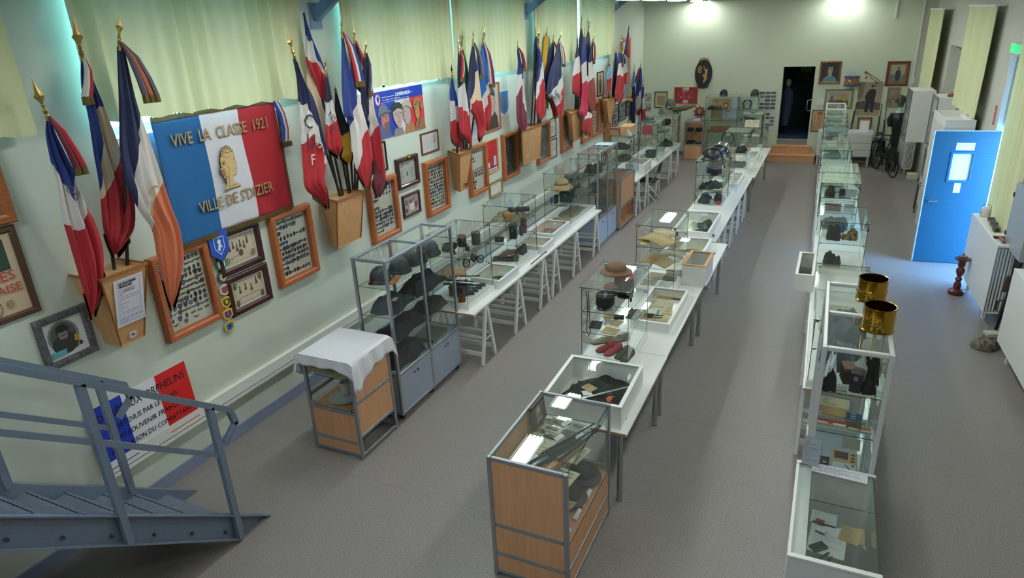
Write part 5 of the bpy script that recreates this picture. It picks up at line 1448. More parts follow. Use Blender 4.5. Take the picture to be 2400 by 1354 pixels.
def finial(t,a,d,L_,m):
 """spear-head finial from point a (top of the pole), direction d, length L_"""
 q = Vector((0,0,1)).rotation_difference(d).to_matrix().to_4x4()
 mb = MB(Matrix.Translation(a) @ q)
 w = L_ * 0.16
 mb.lathe([(0.012,-0.06),(0.014,0.0),(0.01,L_ * 0.06),(w * 0.42,L_ * 0.14),(0.009,L_ * 0.24),(w * 0.3,L_ * 0.28),(0.008,L_ * 0.33)],10)
 pr = [(L_ * 0.33,0.008),(L_ * 0.42,w * 0.5),(L_ * 0.54,w),(L_ * 0.6,w * 0.62),(L_ * 0.78,w * 0.28),(L_,0.001)]
 rings = []
 for z,r in pr:
  rings.append([mb.av((0.28 * r * math.cos(PI / 2 * k) if k % 2 == 0 else 0,r * math.sin(PI / 2 * k) if k % 2 else 0,z)) for k in range(4)])
 for a_,b_ in zip(rings[:-1],rings[1:]):
  for k in range(4):
   mb.af((a_[k],a_[(k + 1) % 4],b_[(k + 1) % 4],b_[k]))
 mb.af(rings[-1])
 return mb.build('finial',m,t)
def make_flag(name,cols,plane,tip,base,rows,v1,v2,v3,label,ribbon=None,letters=None,fin=True,fringe=True,finm=None,group='regimental flags along the left wall'):
 pv,kind = plane
 if kind == 'X':
  W3 = lambda y,z,d=0.0: Vector((pv + d,y,z))
  bp = Vector((-5.04,base[0],base[1] - 0.05))
 else:
  W3 = lambda y,z,d=0.0: Vector((y,pv - d,z))
  bp = Vector((base[0],pv,0.06))
 t = thing('flag',label,'flag',(0,0,0),group=group)
 t.location = bp
 top_r = rows[0]
 top = W3((top_r[0] + top_r[2]) / 2,(top_r[1] + top_r[3]) / 2 + 0.03)
 tp = W3(*tip)
 if fin:
  L_ = (tp - top).length
  L_ = min(L_,0.42)
  d = (tp - top).normalized()
  a = tp - d * L_
 else:
  a = tp
 loc = lambda v: v - bp
 pole = MB().tube([loc(bp),loc(top),loc(a)],[0.014,0.013,0.012],10)
 pole.build('pole',M_POLE,t,smooth=True)
 if fin:
  finial(t,loc(a),(tp - a).normalized(),L_,finm or mat('a68a4e',0.3,0.9))
 # cloth: a closed pleated sleeve between the two outlines
 n = len(rows)
 U,V = 28,(n - 1) * 7
 rg = random.Random(hash(name) % 1000 if False else sum(map(ord,name)))
 k1,k2 = rg.choice((2,2.5,3)),rg.uniform(0,6)
 m = MB()
 bands = [[],[],[]]
 idx = {}
 for j in range(V + 1):
  s_ = (n - 1) * j / V
  ya,za,yb,zb = interp(rows,s_)
  wd = math.hypot(yb - ya,zb - za)
  dep = min(0.05 + 0.16 * wd,0.085) * min(1,0.25 + s_ * 0.6)
  if s_ > n - 2:
   dep *= max(0.3,1 - (s_ - (n - 2)) * 0.6)
  for side in (0,1):
   for i in range(U + 1 if side == 0 else U - 1):
    u = i / U if side == 0 else 1 - (i + 1) / U
    lens = math.sqrt(max(0,1 - (2 * u - 1) ** 2))
    pl = math.sin(2 * PI * k1 * u + k2 + 0.6 * math.sin(s_ * 0.9)) * 0.55 + 0.25 * math.sin(2 * PI * (k1 * 2 + 1) * u + s_ * 0.7)
    d = dep * (0.35 * lens + 0.75 * lens ** 0.5 * pl * 0.55)
    if side:
     d = -dep * 0.35 * lens
    uu_ = u + (0.03 * pl * lens if not side else 0)
    p = W3(ya + (yb - ya) * uu_,za + (zb - za) * uu_,d)
    idx[j,len([0 for _ in ()]) + (i if side == 0 else U + 1 + i)] = m.av(loc(p))
    wob = 0.12 * pl
    for q,v in enumerate((v1,v2,v3)):
     bands[q].append((s_ - bnd(v,u) + wob) if v is not None else -1.0)
 tot = 2 * U
 for j in range(V):
  for i in range(tot):
   a_,b_ = i,(i + 1) % tot
   m.af((idx[j,a_],idx[j,b_],idx[j + 1,b_],idx[j + 1,a_]))
 m.af([idx[0,i] for i in range(tot)][::-1])
 m.af([idx[V,i] for i in range(tot)])
 o = m.build('flag_cloth',flag_mat(cols),t,smooth=True)
 for q in range(len(cols) - 1):
  at = o.data.attributes.new('band_%d' % (q + 1),'FLOAT','POINT')
  at.data.foreach_set('value',bands[q])
 if fringe:
  sl = max(0,n - 2.4)
  for side in (0,1):
   f = MB()
   for k in range(26):
    s_ = sl + (n - 1 - sl) * k / 26
    r0 = interp(rows,s_)
    r1 = interp(rows,min(n - 1,s_ + (n - 1 - sl) * 0.9 / 26))
    if side == 0:
     a_,b_ = r0[0:2],r1[0:2]
     ox = -0.006
    else:
     a_,b_ = r0[2:4],r1[2:4]
     ox = 0.006
    pa,pb = W3(a_[0] + ox,a_[1],0.004),W3(b_[0] + ox,b_[1],0.004)
    dn = Vector((0,0,-0.035))
    f.bar(loc((pa + pb) / 2) + Vector((0,0,0.004)),loc((pa + pb) / 2) + dn,0.008,0.012)
   f.build('fringe',M_BRASSD,t)
 if ribbon:
  # cravat: strips hanging from the pole head on one side
  side,ln,cc = ribbon
  for k,c in enumerate(cc):
   mb = MB()
   s0 = W3((top_r[0] + top_r[2]) / 2,top.z,0.02)
   o1 = side * (0.012 + 0.02 * k)
   slope = (rows[1][1] - rows[0][1])
   pts = [s0 + Vector((0,0,0)),W3(top_r[0] * 0.5 + top_r[2] * 0.5 + o1 * 1.1,top.z - ln * 0.3,0.06 + 0.008 * k),W3(top_r[0] * 0.5 + top_r[2] * 0.5 + o1 * 1.7 + side * 0.02,top.z - ln * 0.7,0.07 + 0.008 * k),W3(top_r[0] * 0.5 + top_r[2] * 0.5 + o1 * 2.0 + side * 0.04,top.z - ln,0.06 + 0.008 * k)]
   mb.tube([loc(p) for p in pts],[0.01,0.018,0.022,0.024],6)
   mb.build('ribbon',mat(CO[c] if c in CO else c,0.6),t,smooth=True)
   MB().tube([loc(pts[-1]),loc(pts[-1]) + Vector((0,0,-0.06))],[0.024,0.027],8).build('ribbon_fringe',M_BRASSD,t)
 if letters:
  for (txt,y,z,sz,ang_,c) in letters:
   lettering(txt,sz,t,loc(W3(y,z,0.068)),mat(c,0.6),rot=(WL @ Matrix.Rotation(ang_,3,'Z')).to_euler())
 return t
t = thing('flag_stand','low dark wooden stand holding the corner flags, far left','flag stand',(-4.98,18.72,0))
MB().box((-0.14,-0.2,0),(0.14,0.25,0.06)).build('base',M_DARKW,t,bevel=0.006)
for q in ((-0.05,-0.12),(-0.0,0.18),(0.06,-0.02)):
 MB().lathe([(0.035,0.06),(0.035,0.22),(0.022,0.22),(0.022,0.07)],14,(q[0],q[1],0)).build('socket',M_DARKW,t,smooth=True)
FINFO = {
 'F1': dict(label='nearest tricolour flag, leftmost, with a red bow under its gilt spearhead',ribbon=(1,0.36,'mr'),letters=[('OR',2.86,2.9,0.08,-0.95,'4a4038')]),
 'F2': dict(label='cream and red flag second from the left, with dark fringe',ribbon=(-1,0.25,'rw')),
 'F3': dict(label='flag of dark teal, white and faded salmon in the first holder',ribbon=(1,0.38,('5d5466','b4603f','4f4a5c')),letters=[('C',3.42,2.72,0.13,-0.3,'a8853a'),('J',3.4,2.6,0.13,-0.3,'a8853a')]),
 'F4': dict(label='tricolour with black letters C.U. at the left of the second holder',letters=[('C',5.22,2.98,0.2,-0.3,'1d1d20'),('U.',5.22,2.78,0.2,-0.2,'1d1d20'),('F',5.25,2.6,0.15,-0.1,'c9c0b4'),('G',5.4,2.72,0.12,0.6,'c9c0b4')]),
 'F5': dict(label='pointed tricolour without a spearhead rising high against the bare wall',fin=False,fringe=False),
 'F6': dict(label='pale beige and light blue flag half hidden in the second holder'),
 'F7': dict(label='short tricolour with the letters NS A in the second holder',letters=[('NS',5.7,3.03,0.1,-0.9,'2a2a30'),('A',5.74,2.86,0.1,-0.2,'2a2a30')]),
 'F8': dict(label='black flag with a yellow lower end in the second holder',fringe=True),
 'F9': dict(label='broad blue, white and red flag in the middle of the second cluster',ribbon=(1,0.5,'rwb')),
 'F10': dict(label='dark flag with a red and white bow behind the broad one',ribbon=(1,0.5,'rw'),fringe=False),
 'F11': dict(label='flag ending in a maroon point, rightmost of the second cluster',ribbon=(-1,0.4,('c9c9c9','2b2648'))),
 'F12': dict(label='slim tricolour, leftmost of the third cluster above the narrow holder',finm=M_BRASS),
 'F13': dict(label='tricolour with a pale shield, hanging over the narrow holder',ribbon=(-1,0.35,'wr'),finm=mat('b9b6a8',0.25,0.9)),
 'F14': dict(label='green flag behind the third cluster',fringe=False),
 'F15': dict(label='navy, cream and red flag whose tip hangs in a long point',ribbon=(1,0.45,('3a2f48','7c6a55'))),
 'F16': dict(label='bright blue, white and red flag with a tricolour bow by the officer portrait',ribbon=(1,0.62,'wrb'),letters=[('NU',9.58,3.08,0.12,-1.2,'23242c')]),
 'F17': dict(label='lone flag of blue, white and maroon between two curtains',ribbon=(1,0.32,('4a2a30','b3202b'))),
 'F18': dict(label='dark navy flag with a red bow, leftmost of the fourth cluster',ribbon=(-1,0.45,'rb'),fringe=False),
 'F19': dict(label='navy, cream and orange-red flag at the front of the fourth cluster'),
 'F20': dict(label='yellow and green flag at the back of the fourth cluster'),
 'F21': dict(label='almost black flag in the middle of the fourth cluster',ribbon=(1,0.35,('b3202b','dcd6d2'))),
 'F22': dict(label='large navy, cream and red flag with black letters, right of the fourth cluster',ribbon=(1,0.4,'wr'),letters=[('CAPIG',12.02,2.58,0.12,-0.6,'23242c')]),
 'F23': dict(label='flag without a spearhead, leftmost of the fifth cluster',fin=False),
 'F24': dict(label='dark olive flag with the highest spearhead of the fifth cluster',fringe=False),
 'F25': dict(label='crimson-ended tricolour at the front of the fifth cluster'),
 'F26': dict(label='purple-black flag behind the fifth cluster',fringe=False),
 'F27': dict(label='rust-red ended flag, right of the fifth cluster',ribbon=(-1,0.4,'rr')),
 'F27b': dict(label='small red and white flag end hanging lowest in the fifth cluster',fin=False),
 'F28': dict(label='tiny sky-blue, white, red and green flag over the farthest holder',fin=False,fringe=False),
 'F29': dict(label='narrow navy flag, left of the sixth cluster',fringe=False),
 'F30': dict(label='broad tricolour with a brown scarf in the sixth cluster',ribbon=(1,0.3,('7a5a34',))),
 'F31': dict(label='slim tricolour close behind the broad one of the sixth cluster',fringe=False),
 'F32': dict(label='red flag on a slanting pole in front of the ribbon board',fin=False,fringe=False),
 'F33': dict(label='navy flag with gold stars standing in the far left corner',finm=mat('b9b6a8',0.25,0.9),fringe=False),
 'F34': dict(label='tricolour standing in the far left corner, behind the starred flag',ribbon=(-1,0.35,('b3202b','2b2648'))),
 'F35': dict(label='shorter tricolour at the right of the far left corner',finm=M_BRASS,fringe=False),
}
for F in FLAGS:
 nm = F[0]
 info = FINFO[nm]
 g = 'flags standing in the far left corner' if nm in ('F33','F34','F35') else 'regimental flags along the left wall'
 t = make_flag(nm,F[1],F[2],F[3],F[4],F[5],F[6],F[7],F[8],group=g,**info)
 if nm == 'F33':
  for (x,z) in ((-5.11,1.72),(-5.13,1.12)):
   st = [((0.07 if k % 2 == 0 else 0.028) * math.sin(PI * k / 5),(0.07 if k % 2 == 0 else 0.028) * math.cos(PI * k / 5)) for k in range(10)]
   o = MB().prism(st,0,0.004).build('gold_star',mat('d9bd55',0.5),t)
   o.location = Vector((x,18.6 - 0.1,z)) - t.location
   o.rotation_euler = WB.to_euler()

# ================================================================ things on show
def shell_mb(prof,sx,sy,n=28,fn=None):
 return MB().lathe(prof,n,(0,0,0),sx,sy,fn,cap=False)
def dome(r,h,k=8,z0=0.0):
 return [(r * math.cos(PI / 2 * i / k) + 0.0005,z0 + h * math.sin(PI / 2 * i / k)) for i in range(k + 1)]
def helmet(kind,loc,rz,color,label,rough=0.45,metal=0.3,s=1.0,group=None,rot=None,strap=True):
 t = thing('helmet',label,'helmet',loc,rz,group)
 if rot is not None:
  t.rotation_euler = (rot.to_matrix() if hasattr(rot,'to_matrix') else rot).to_euler()
 m_ = mat(color,rough,metal,noise=(14,color,0.1))
 if kind == 'german':
  def fn(a,k):
   if k == 0:
    f = 1 + 0.22 * max(0,math.cos(a)) ** 2 + 0.14 * max(0,-math.cos(a)) ** 1.5 + 0.10 * math.sin(a) ** 2
    return f,-0.028 * abs(math.sin(a)) ** 1.5 - 0.02 * max(0,-math.cos(a))
   if k == 1:
    return 1 + 0.04 * math.cos(a) ** 2,-0.03 * abs(math.sin(a)) ** 1.5 * 1.0
   return 1,0
  pr = [(0.112,0.03),(0.108,0.05)] + [(r,z + 0.052) for r,z in dome(0.107,0.115)]
  mb = shell_mb([(r * s,z * s) for r,z in pr],1.18,0.95,fn=fn)
 elif kind == 'brodie':
  pr = [(0.158,0.006),(0.155,0.012),(0.125,0.022),(0.108,0.034)] + [(r,z + 0.034) for r,z in dome(0.106,0.082)]
  mb = shell_mb([(r * s,z * s) for r,z in pr],1.03,0.97)
 elif kind == 'sun':
  pr = [(0.19,0.0),(0.188,0.006),(0.15,0.03),(0.115,0.055)] + [(r,z + 0.055) for r,z in dome(0.112,0.1)]
  mb = shell_mb([(r * s,z * s) for r,z in pr],1.15,0.95,fn=lambda a,k: (1,-0.015 * abs(math.cos(a)) if k < 2 else 0))
 elif kind == 'adrian':
  pr = [(0.142,0.012),(0.138,0.018),(0.112,0.036)] + [(r,z + 0.036) for r,z in dome(0.108,0.11)]
  mb = shell_mb([(r * s,z * s) for r,z in pr],1.15,0.9,fn=lambda a,k: (1,-0.012 * abs(math.cos(a)) if k < 2 else 0))
 else:      # m1 / round
  def fn(a,k):
   return (1 + (0.1 * max(0,math.cos(a)) if k == 0 else 0),0.012 * math.cos(a) if k == 0 else 0)
  pr = [(0.118,0.0),(0.114,0.03)] + [(r,z + 0.04) for r,z in dome(0.113,0.125)]
  mb = shell_mb([(r * s,z * s) for r,z in pr],1.1,0.95,fn=fn)
 o = mb.build('shell',m_,t,smooth=True)
 md = o.modifiers.new('solid','SOLIDIFY')
 md.thickness = 0.003
 if kind == 'adrian':
  c = MB()
  pts = [(0.125 * s * 1.1 * math.cos(a),0,(0.04 + 0.118 * math.sin(a)) * s) for a in [PI * k / 10 for k in range(11)]]
  c.tube(pts,[0.004] + [0.011 * s] * 9 + [0.004],6)
  c.build('crest',m_,t,smooth=True)
  MB().prism([(-0.02,-0.02),(0.02,-0.02),(0.024,0.01),(0,0.03),(-0.024,0.01)],0,0.006).build('front_badge',M_ALUD,t).matrix_local = Matrix.Translation((0.125 * s,0,0.085 * s)) @ Matrix(((0,0,1,0),(1,0,0,0),(0,1,0,0),(0,0,0,1)))
 if kind == 'sun':
  MB().lathe([(0.118 * s,0.056 * s),(0.121 * s,0.058 * s),(0.117 * s,0.082 * s)],28,sx=1.15,sy=0.95,cap=False).build('band',mat('7d6546',0.8),t,smooth=True)
  MB().lathe([(0.0,0),(0.015,0),(0.013,0.012),(0,0.016)],12,(0,0,0.155 * s)).build('vent',mat('7d6546',0.8),t)
 elif strap:
  MB().tube([(0.02,-0.09 * s,0.03 * s),(0.04,-0.07 * s,0.006),(0.045,0,0.004),(0.04,0.07 * s,0.006),(0.02,0.09 * s,0.03 * s)],0.005,6).build('chin_strap',mat('3f3022',0.7),t)
 return t
def kepi(loc,rz,color,top,label,s=1.0,h=0.085,stripe=None):
 t = thing('cap',label,'cap',loc,rz)
 MB().lathe([(0.0005,0),(0.09 * s,0),(0.092 * s,0.01),(0.088 * s,h * s),(0.08 * s,h * s + 0.004)],26,sx=1.12,sy=0.95,cap=False).build('crown',mat(color,0.8),t,smooth=True)
 MB().lathe([(0.0885 * s,h * s - 0.004),(0.09 * s,h * s),(0.086 * s,h * s + 0.006),(0.0,h * s + 0.004)],26,sx=1.12,sy=0.95,cap=False).build('crown_top',mat(top,0.8),t,smooth=True)
 m = MB()
 a0 = [(-0.9 + 1.8 * k / 10) for k in range(11)]
 i0 = [m.av((0.09 * s * 1.12 * math.cos(a),0.09 * s * 0.95 * math.sin(a),0.012)) for a in a0]
 i1 = [m.av((0.09 * s * 1.12 * math.cos(a) + 0.055 * s * math.cos(a) ** 0.5,0.088 * s * math.sin(a),-0.006)) for a in a0]
 for k in range(10):
  m.af((i0[k],i1[k],i1[k + 1],i0[k + 1]))
 o = m.build('visor',mat('0d0d0f',0.15),t,smooth=True)
 md = o.modifiers.new('solid','SOLIDIFY'); md.thickness = 0.003
 if stripe:
  P = Pic(h * s + 0.006)
  for a in (0,PI / 2):
   P.l(stripe,[(-0.07 * math.cos(a),-0.07 * math.sin(a)),(0.07 * math.cos(a),0.07 * math.sin(a))],0.004)
  P.e(stripe,0,0,0.028,0.024).e(top,0,0,0.022,0.018).e(stripe,0,0,0.012,0.01).e(top,0,0,0.008,0.006)
  for k in range(4):
   P.e(stripe,0.05 * math.cos(k * PI / 2),0.05 * math.sin(k * PI / 2),0.009,0.009,8)
  P.done('embroidery',t)
 return t
def lump(loc,size,color,label,rz=0,name='folded_uniform',cat='uniform',seed=1,buttons=None,n=22,noise=None,rough=0.9,belt=None,fold=0.35):
 """soft folded cloth with creases; single body plus buttons or belt"""
 t = thing(name,label,cat,loc,rz)
 w_,d_,h = size
 rg = random.Random(seed)
 p = [rg.uniform(0,6) for _ in range(6)]
 m = MB()
 idx = {}
 def hh(u,v):
  e = (1 - abs(2 * u - 1) ** 5) * (1 - abs(2 * v - 1) ** 5)
  b = 0.62 + fold * 0.5 * math.sin(5 * u + 3 * v + p[0]) + fold * 0.35 * math.sin(11 * v - 6 * u + p[1]) + 0.12 * math.sin(19 * u + p[2]) * math.sin(13 * v + p[3])
  return max(0.05,b) * e ** 0.5
 for i in range(n + 1):
  for j in range(n + 1):
   u,v = i / n,j / n
   ex = 1 + 0.08 * math.sin(9 * v + p[4]) * abs(2 * u - 1)
   ey = 1 + 0.08 * math.sin(8 * u + p[5]) * abs(2 * v - 1)
   idx[i,j] = m.av(((u - 0.5) * w_ * ex,(v - 0.5) * d_ * ey,h * hh(u,v) + 0.002))
 for i in range(n):
  for j in range(n):
   m.af((idx[i,j],idx[i + 1,j],idx[i + 1,j + 1],idx[i,j + 1]))
 rim = [idx[i,0] for i in range(n + 1)] + [idx[n,j] for j in range(1,n + 1)] + [idx[i,n] for i in range(n - 1,-1,-1)] + [idx[0,j] for j in range(n - 1,0,-1)]
 low = []
 for q in rim:
  v = m.v[q]
  low.append(m.av((v.x,v.y,0)))
 for k in range(len(rim)):
  m.af((rim[(k + 1) % len(rim)],rim[k],low[k],low[(k + 1) % len(rim)]))
 m.af(low[::-1])
 m.build('cloth',mat(color,rough,noise=noise),t,smooth=True)
 if buttons:
  for k in range(buttons):
   u,v = 0.55 + 0.04 * math.sin(k),0.2 + 0.6 * k / max(1,buttons - 1)
   MB().lathe([(0.0,0),(0.009,0.001),(0.007,0.005),(0,0.006)],10,((u - 0.5) * w_,(v - 0.5) * d_,h * hh(u,v) + 0.003)).build('button',M_BRASS,t)
 if belt:
  pts = [((0.1 + 0.8 * k / 8 - 0.5) * w_,(belt - 0.5) * d_ + 0.01 * math.sin(k),h * hh(0.1 + 0.8 * k / 8,belt) + 0.008) for k in range(9)]
  MB().tube(pts,0.008,6).build('belt',mat('2c211b',0.6),t)
 return t
def paper(loc,w_,h,label,rz=0,tilt=0,color='e2dfd5',ink='5d5a55',lines=8,thick=0.002,name='document',cat='document',seed=1,pic=None,pitch=None,margin=0.12,group=None):
 """sheet lying flat (tilt 0) or leaning back (tilt about its near edge)"""
 Mx = Matrix.Rotation(rz,3,'Z') @ Matrix.Rotation(tilt,3,'X')
 t = thing(name,label,cat,loc,rot=Mx,group=group)
 MB().box((0,0,0),(w_,h,thick)).build('sheet',mat(color,0.8),t)
 P = Pic(thick + 0.0002)
 if pic:
  for args in pic:
   getattr(P,args[0])(*args[1:])
 if lines:
  P.lines(ink,w_ * margin,h * margin,w_ * (1 - margin),h * (1 - margin),lines,h * 0.25 / lines,seed)
 if P.mb.f:
  P.done('print',t,0.8)
 return t
def label_card(loc,label,rz=0,w_=0.07,h=0.035,group=None):
 t = thing('label_card',label,'label',loc,rot=Matrix.Rotation(rz,3,'Z') @ Matrix.Rotation(0.35,3,'X'),group=group)
 MB().box((0,0,0),(w_,h,0.001)).build('card',mat('e6e6e4',0.7),t)
 P = Pic(0.0012); P.lines('55555a',0.008,0.006,w_ - 0.008,h - 0.006,3,0.002,3); P.done('print',t)
 return t
def pot(loc,prof,color,label,name='mess_tin',cat='mess tin',metal=0.6,rough=0.4,n=24,handle=None,band=None,sx=1,sy=1,rz=0,lidc=None,part='body',group=None):
 t = thing(name,label,cat,loc,rz,group)
 MB().lathe(prof,n,sx=sx,sy=sy).build(part,mat(color,rough,metal),t,smooth=True)
 r,H_ = max(p[0] for p in prof),max(p[1] for p in prof)
 if lidc:
  MB().lathe([(r * 1.02,H_),(r * 1.02,H_ + 0.03),(r * 0.9,H_ + 0.036),(0.0,H_ + 0.037)],n,sx=sx,sy=sy).build('lid',mat(lidc,rough,metal),t,smooth=True)
 if handle:
  pts = [(r * 1.02 * math.cos(a) * handle,0.0 * r,H_ * 0.8 + math.sin(a) * r * 1.1) for a in [PI * k / 8 for k in range(9)]]
  MB().tube(pts,0.003,6).build('handle',mat('55585a',0.4,0.8),t)
 if band:
  MB().lathe([(r * 1.01,H_ * 0.45),(r * 1.03,H_ * 0.47),(r * 1.03,H_ * 0.53),(r * 1.01,H_ * 0.55)],n,sx=sx,sy=sy,cap=False).build('band',mat(band,0.5),t)
 return t
def rifle(p0,p1,label,color=('4a2f1e','5d3d28'),name='rifle',cat='rifle',s=1.0,up=(0,0,1),group=None,barrel='2b2b2e',short=False):
 """wooden stock, steel barrel, bolt, sling ring; p0 butt, p1 muzzle"""
 p0,p1 = Vector(p0),Vector(p1)
 L_ = (p1 - p0).length
 d = (p1 - p0).normalized()
 u = Vector(up)
 b = d.cross(u).normalized()
 u = b.cross(d).normalized()
 Mx = Matrix((d,u,b)).transposed()
 t = thing(name,label,cat,p0,rot=Mx,group=group)
 f = 0.72 if not short else 0.45
 st = [(0,-0.06),(0.0,0.01),(L_ * 0.24,0.012),(L_ * 0.3,0.0),(L_ * f,-0.004),(L_ * f,-0.028),(L_ * 0.34,-0.034),(L_ * 0.27,-0.04),(L_ * 0.22,-0.028),(L_ * 0.12,-0.04)]
 MB().prism([(x,y * s) for x,y in st],-0.018 * s,0.018 * s).build('stock',wood(color[0],color[1],8,0.4,0,0.2),t,bevel=0.004)
 MB().tube([(L_ * 0.3,0.006 * s,0),(L_,0.006 * s,0)],[0.011 * s,0.008 * s],10).build('barrel',mat(barrel,0.35,0.8),t,smooth=True)
 MB().tube([(L_ * 0.31,0.006,0),(L_ * 0.31,0.006,0.05 * s),(L_ * 0.305,-0.01,0.06 * s)],0.005,8).build('bolt',mat(barrel,0.3,0.8),t)
 MB().tube([(L_ * 0.27,-0.038,0),(L_ * 0.285,-0.062,0),(L_ * 0.315,-0.062,0),(L_ * 0.33,-0.034,0)],0.003,6).build('trigger_guard',mat(barrel,0.3,0.8),t)
 MB().box((L_ * 0.965,0.012,-0.002),(L_ * 0.98,0.026,0.002)).build('sight',mat(barrel,0.4,0.8),t)
 return t
def sword(p0,p1,label,hilt='8d7334',blade='2d2e31',name='sword',cat='sword',w_=0.022,group=None):
 p0,p1 = Vector(p0),Vector(p1)
 L_ = (p1 - p0).length
 q = Vector((1,0,0)).rotation_difference((p1 - p0).normalized()).to_matrix()
 t = thing(name,label,cat,p0,rot=q,group=group)
 MB().prism([(0.12,-w_ / 2),(L_ * 0.9,-w_ * 0.4),(L_,0),(L_ * 0.9,w_ * 0.4),(0.12,w_ / 2)],-0.004,0.004).build('blade',mat(blade,0.3,0.8),t)
 MB().tube([(0,0,0),(0.03,0,0),(0.1,0,0)],[0.012,0.014,0.011],8).build('grip',mat('1b1a1c',0.5),t,smooth=True)
 MB().tube([(0.0,0,0),(0.0,0.035,0),(0.06,0.045,0),(0.115,0.02,0),(0.115,-0.02,0)],0.004,6).build('guard',mat(hilt,0.3,0.9),t)
 return t
def box_item(loc,size,color,label,name='box',cat='box',rz=0,lid=None,extra=None,strap=None,rough=0.6,metal=0.0,hinge=True,bev=0.004,noise=None,group=None):
 t = thing(name,label,cat,loc,rz,group)
 w_,d_,h = size
 MB().box((-w_ / 2,-d_ / 2,0),(w_ / 2,d_ / 2,h * 0.78)).build('body',mat(color,rough,metal,noise=noise),t,bevel=bev)
 MB().box((-w_ / 2 - 0.002,-d_ / 2 - 0.002,h * 0.78),(w_ / 2 + 0.002,d_ / 2 + 0.002,h)).build('lid',mat(lid or color,rough,metal,noise=noise),t,bevel=bev)
 if hinge:
  MB().box((-0.012,-d_ / 2 - 0.007,h * 0.66),(0.012,-d_ / 2 - 0.002,h * 0.86)).build('clasp',M_ALUD,t)
 if strap:
  MB().tube([(-w_ / 2,0,h * 0.7),(-w_ / 2 - 0.02,0,h * 1.1),(0,0.02,h * 1.3),(w_ / 2 + 0.02,0,h * 1.1),(w_ / 2,0,h * 0.7)],0.006,6).build('strap',mat(strap,0.7),t)
 return t
def book(loc,w_,h,th,color,label,rz=0,open_=False,tilt=0,group=None):
 t = thing('book',label,'book',loc,rot=Matrix.Rotation(rz,3,'Z') @ Matrix.Rotation(tilt,3,'X'),group=group)
 if open_:
  m = MB()
  for s_ in (-1,1):
   pts = [(0,0.0),(0.25,1.0),(0.6,0.7),(1,0.25)]
   for (a,za),(b,zb) in zip(pts[:-1],pts[1:]):
    m.hexa([(s_ * a * w_,0,0.001),(s_ * b * w_,0,0.001),(s_ * b * w_,h,0.001),(s_ * a * w_,h,0.001),(s_ * a * w_,0,0.002 + th * za),(s_ * b * w_,0,0.002 + th * zb),(s_ * b * w_,h,0.002 + th * zb),(s_ * a * w_,h,0.002 + th * za)])
  m.build('pages',mat('ddd3ba',0.85),t)
  MB().box((-w_ - 0.004,-0.004,-0.002),(w_ + 0.004,h + 0.004,0.001)).build('cover',mat(color,0.7),t)
  P = Pic(th + 0.004)
  P.lines('6e675b',-w_ * 0.6,h * 0.1,-w_ * 0.2,h * 0.9,9,h * 0.02,3).lines('6e675b',w_ * 0.2,h * 0.1,w_ * 0.6,h * 0.9,9,h * 0.02,4)
  P.done('print',t)
 else:
  MB().box((0.003,0.003,0.002),(w_ - 0.003,h - 0.003,th - 0.002)).build('pages',mat('dcd2b8',0.85),t)
  MB().box((0,0,0),(w_,h,0.002)).box((0,0,th - 0.002),(w_,h,th)).box((0,0,0),(0.002,h,th)).build('cover',mat(color,0.7),t)
 return t
def medal(loc,label,ribbon='b32a35',rz=0,disc='8a6d3a',group=None):
 t = thing('medal',label,'medal',loc,rz,group)
 MB().box((-0.014,0.018,0),(0.014,0.06,0.002)).build('ribbon',mat(ribbon,0.8),t)
 MB().lathe([(0,0),(0.018,0),(0.018,0.003),(0,0.004)],16).build('disc',mat(disc,0.3,0.9),t)
 return t

# ---------------------------------------------------------------- tall aluminium showcase, left row
TX = -3.94
helmet('german',(TX - 0.02,5.13,1.476),-PI / 2 + 0.2,'2b2d31','dark flared steel helmet nearest the camera on the top shelf of the tall aluminium case')
lump((TX + 0.1,5.2,1.476),(0.07,0.22,0.03),'9a5c34','orange-brown leather flap lying between the first two helmets',0.3,'leather_flap','leather',3,fold=0.2)
helmet('german',(TX,5.44,1.476),-PI / 2,'31343a','second dark flared helmet on the top shelf, behind the orange leather')
helmet('m1',(TX - 0.02,5.68,1.476),-1.2,'33373a','small rounded dark helmet on the top shelf, third from the camera')
box_item((TX + 0.06,5.78,1.476),(0.12,0.1,0.13),'34332f','dark gas mask pouch next to the last helmet of the top shelf','pouch','pouch',0.3,strap='2a2622')
helmet('german',(TX + 0.0,6.0,1.476),-PI / 2 - 0.2,'3a3f3e','large grey-green steel helmet at the far end of the top shelf',s=1.1)
lump((TX,5.25,1.168),(0.3,0.48,0.13),'2b3238','folded blue-grey tunic at the near end of the middle shelf',0.1,seed=2,buttons=3)
paper((TX + 0.1,5.1,1.295),0.05,0.08,'small beige ticket on the folded blue-grey tunic',0.2,0.1,'b9a98a',lines=3,name='ticket',cat='ticket')
lump((TX,5.82,1.168),(0.31,0.6,0.17),'20282a','large dark green folded greatcoat on the middle shelf',0,seed=5,belt=0.4)
lump((TX,5.3,0.908 - 0.36),(0.32,0.55,0.2),'1d2224','dark kit bundle on the floor of the tall aluminium case, near side',0,'kit_bundle','kit',7,belt=0.6)
pane('shelf',(0.03,0.03,0.86),(0.37,1.25,0.866),bpy.data.objects['tall_showcase'])
lump((TX,5.35,0.868),(0.31,0.62,0.14),'222526','black coat with straps on the lower shelf of the tall case, near half',0.05,seed=9,belt=0.5)
lump((TX,5.92,0.868),(0.3,0.42,0.14),'2c2a26','brown-black satchels heaped on the lower shelf, far half',0,'satchel_heap','satchel',11,belt=0.3)
box_item((TX + 0.03,5.85,0.56),(0.26,0.34,0.04),'5a5f4e','flat khaki map case lying behind the right lower pane','map_case','case',0.05,hinge=False)

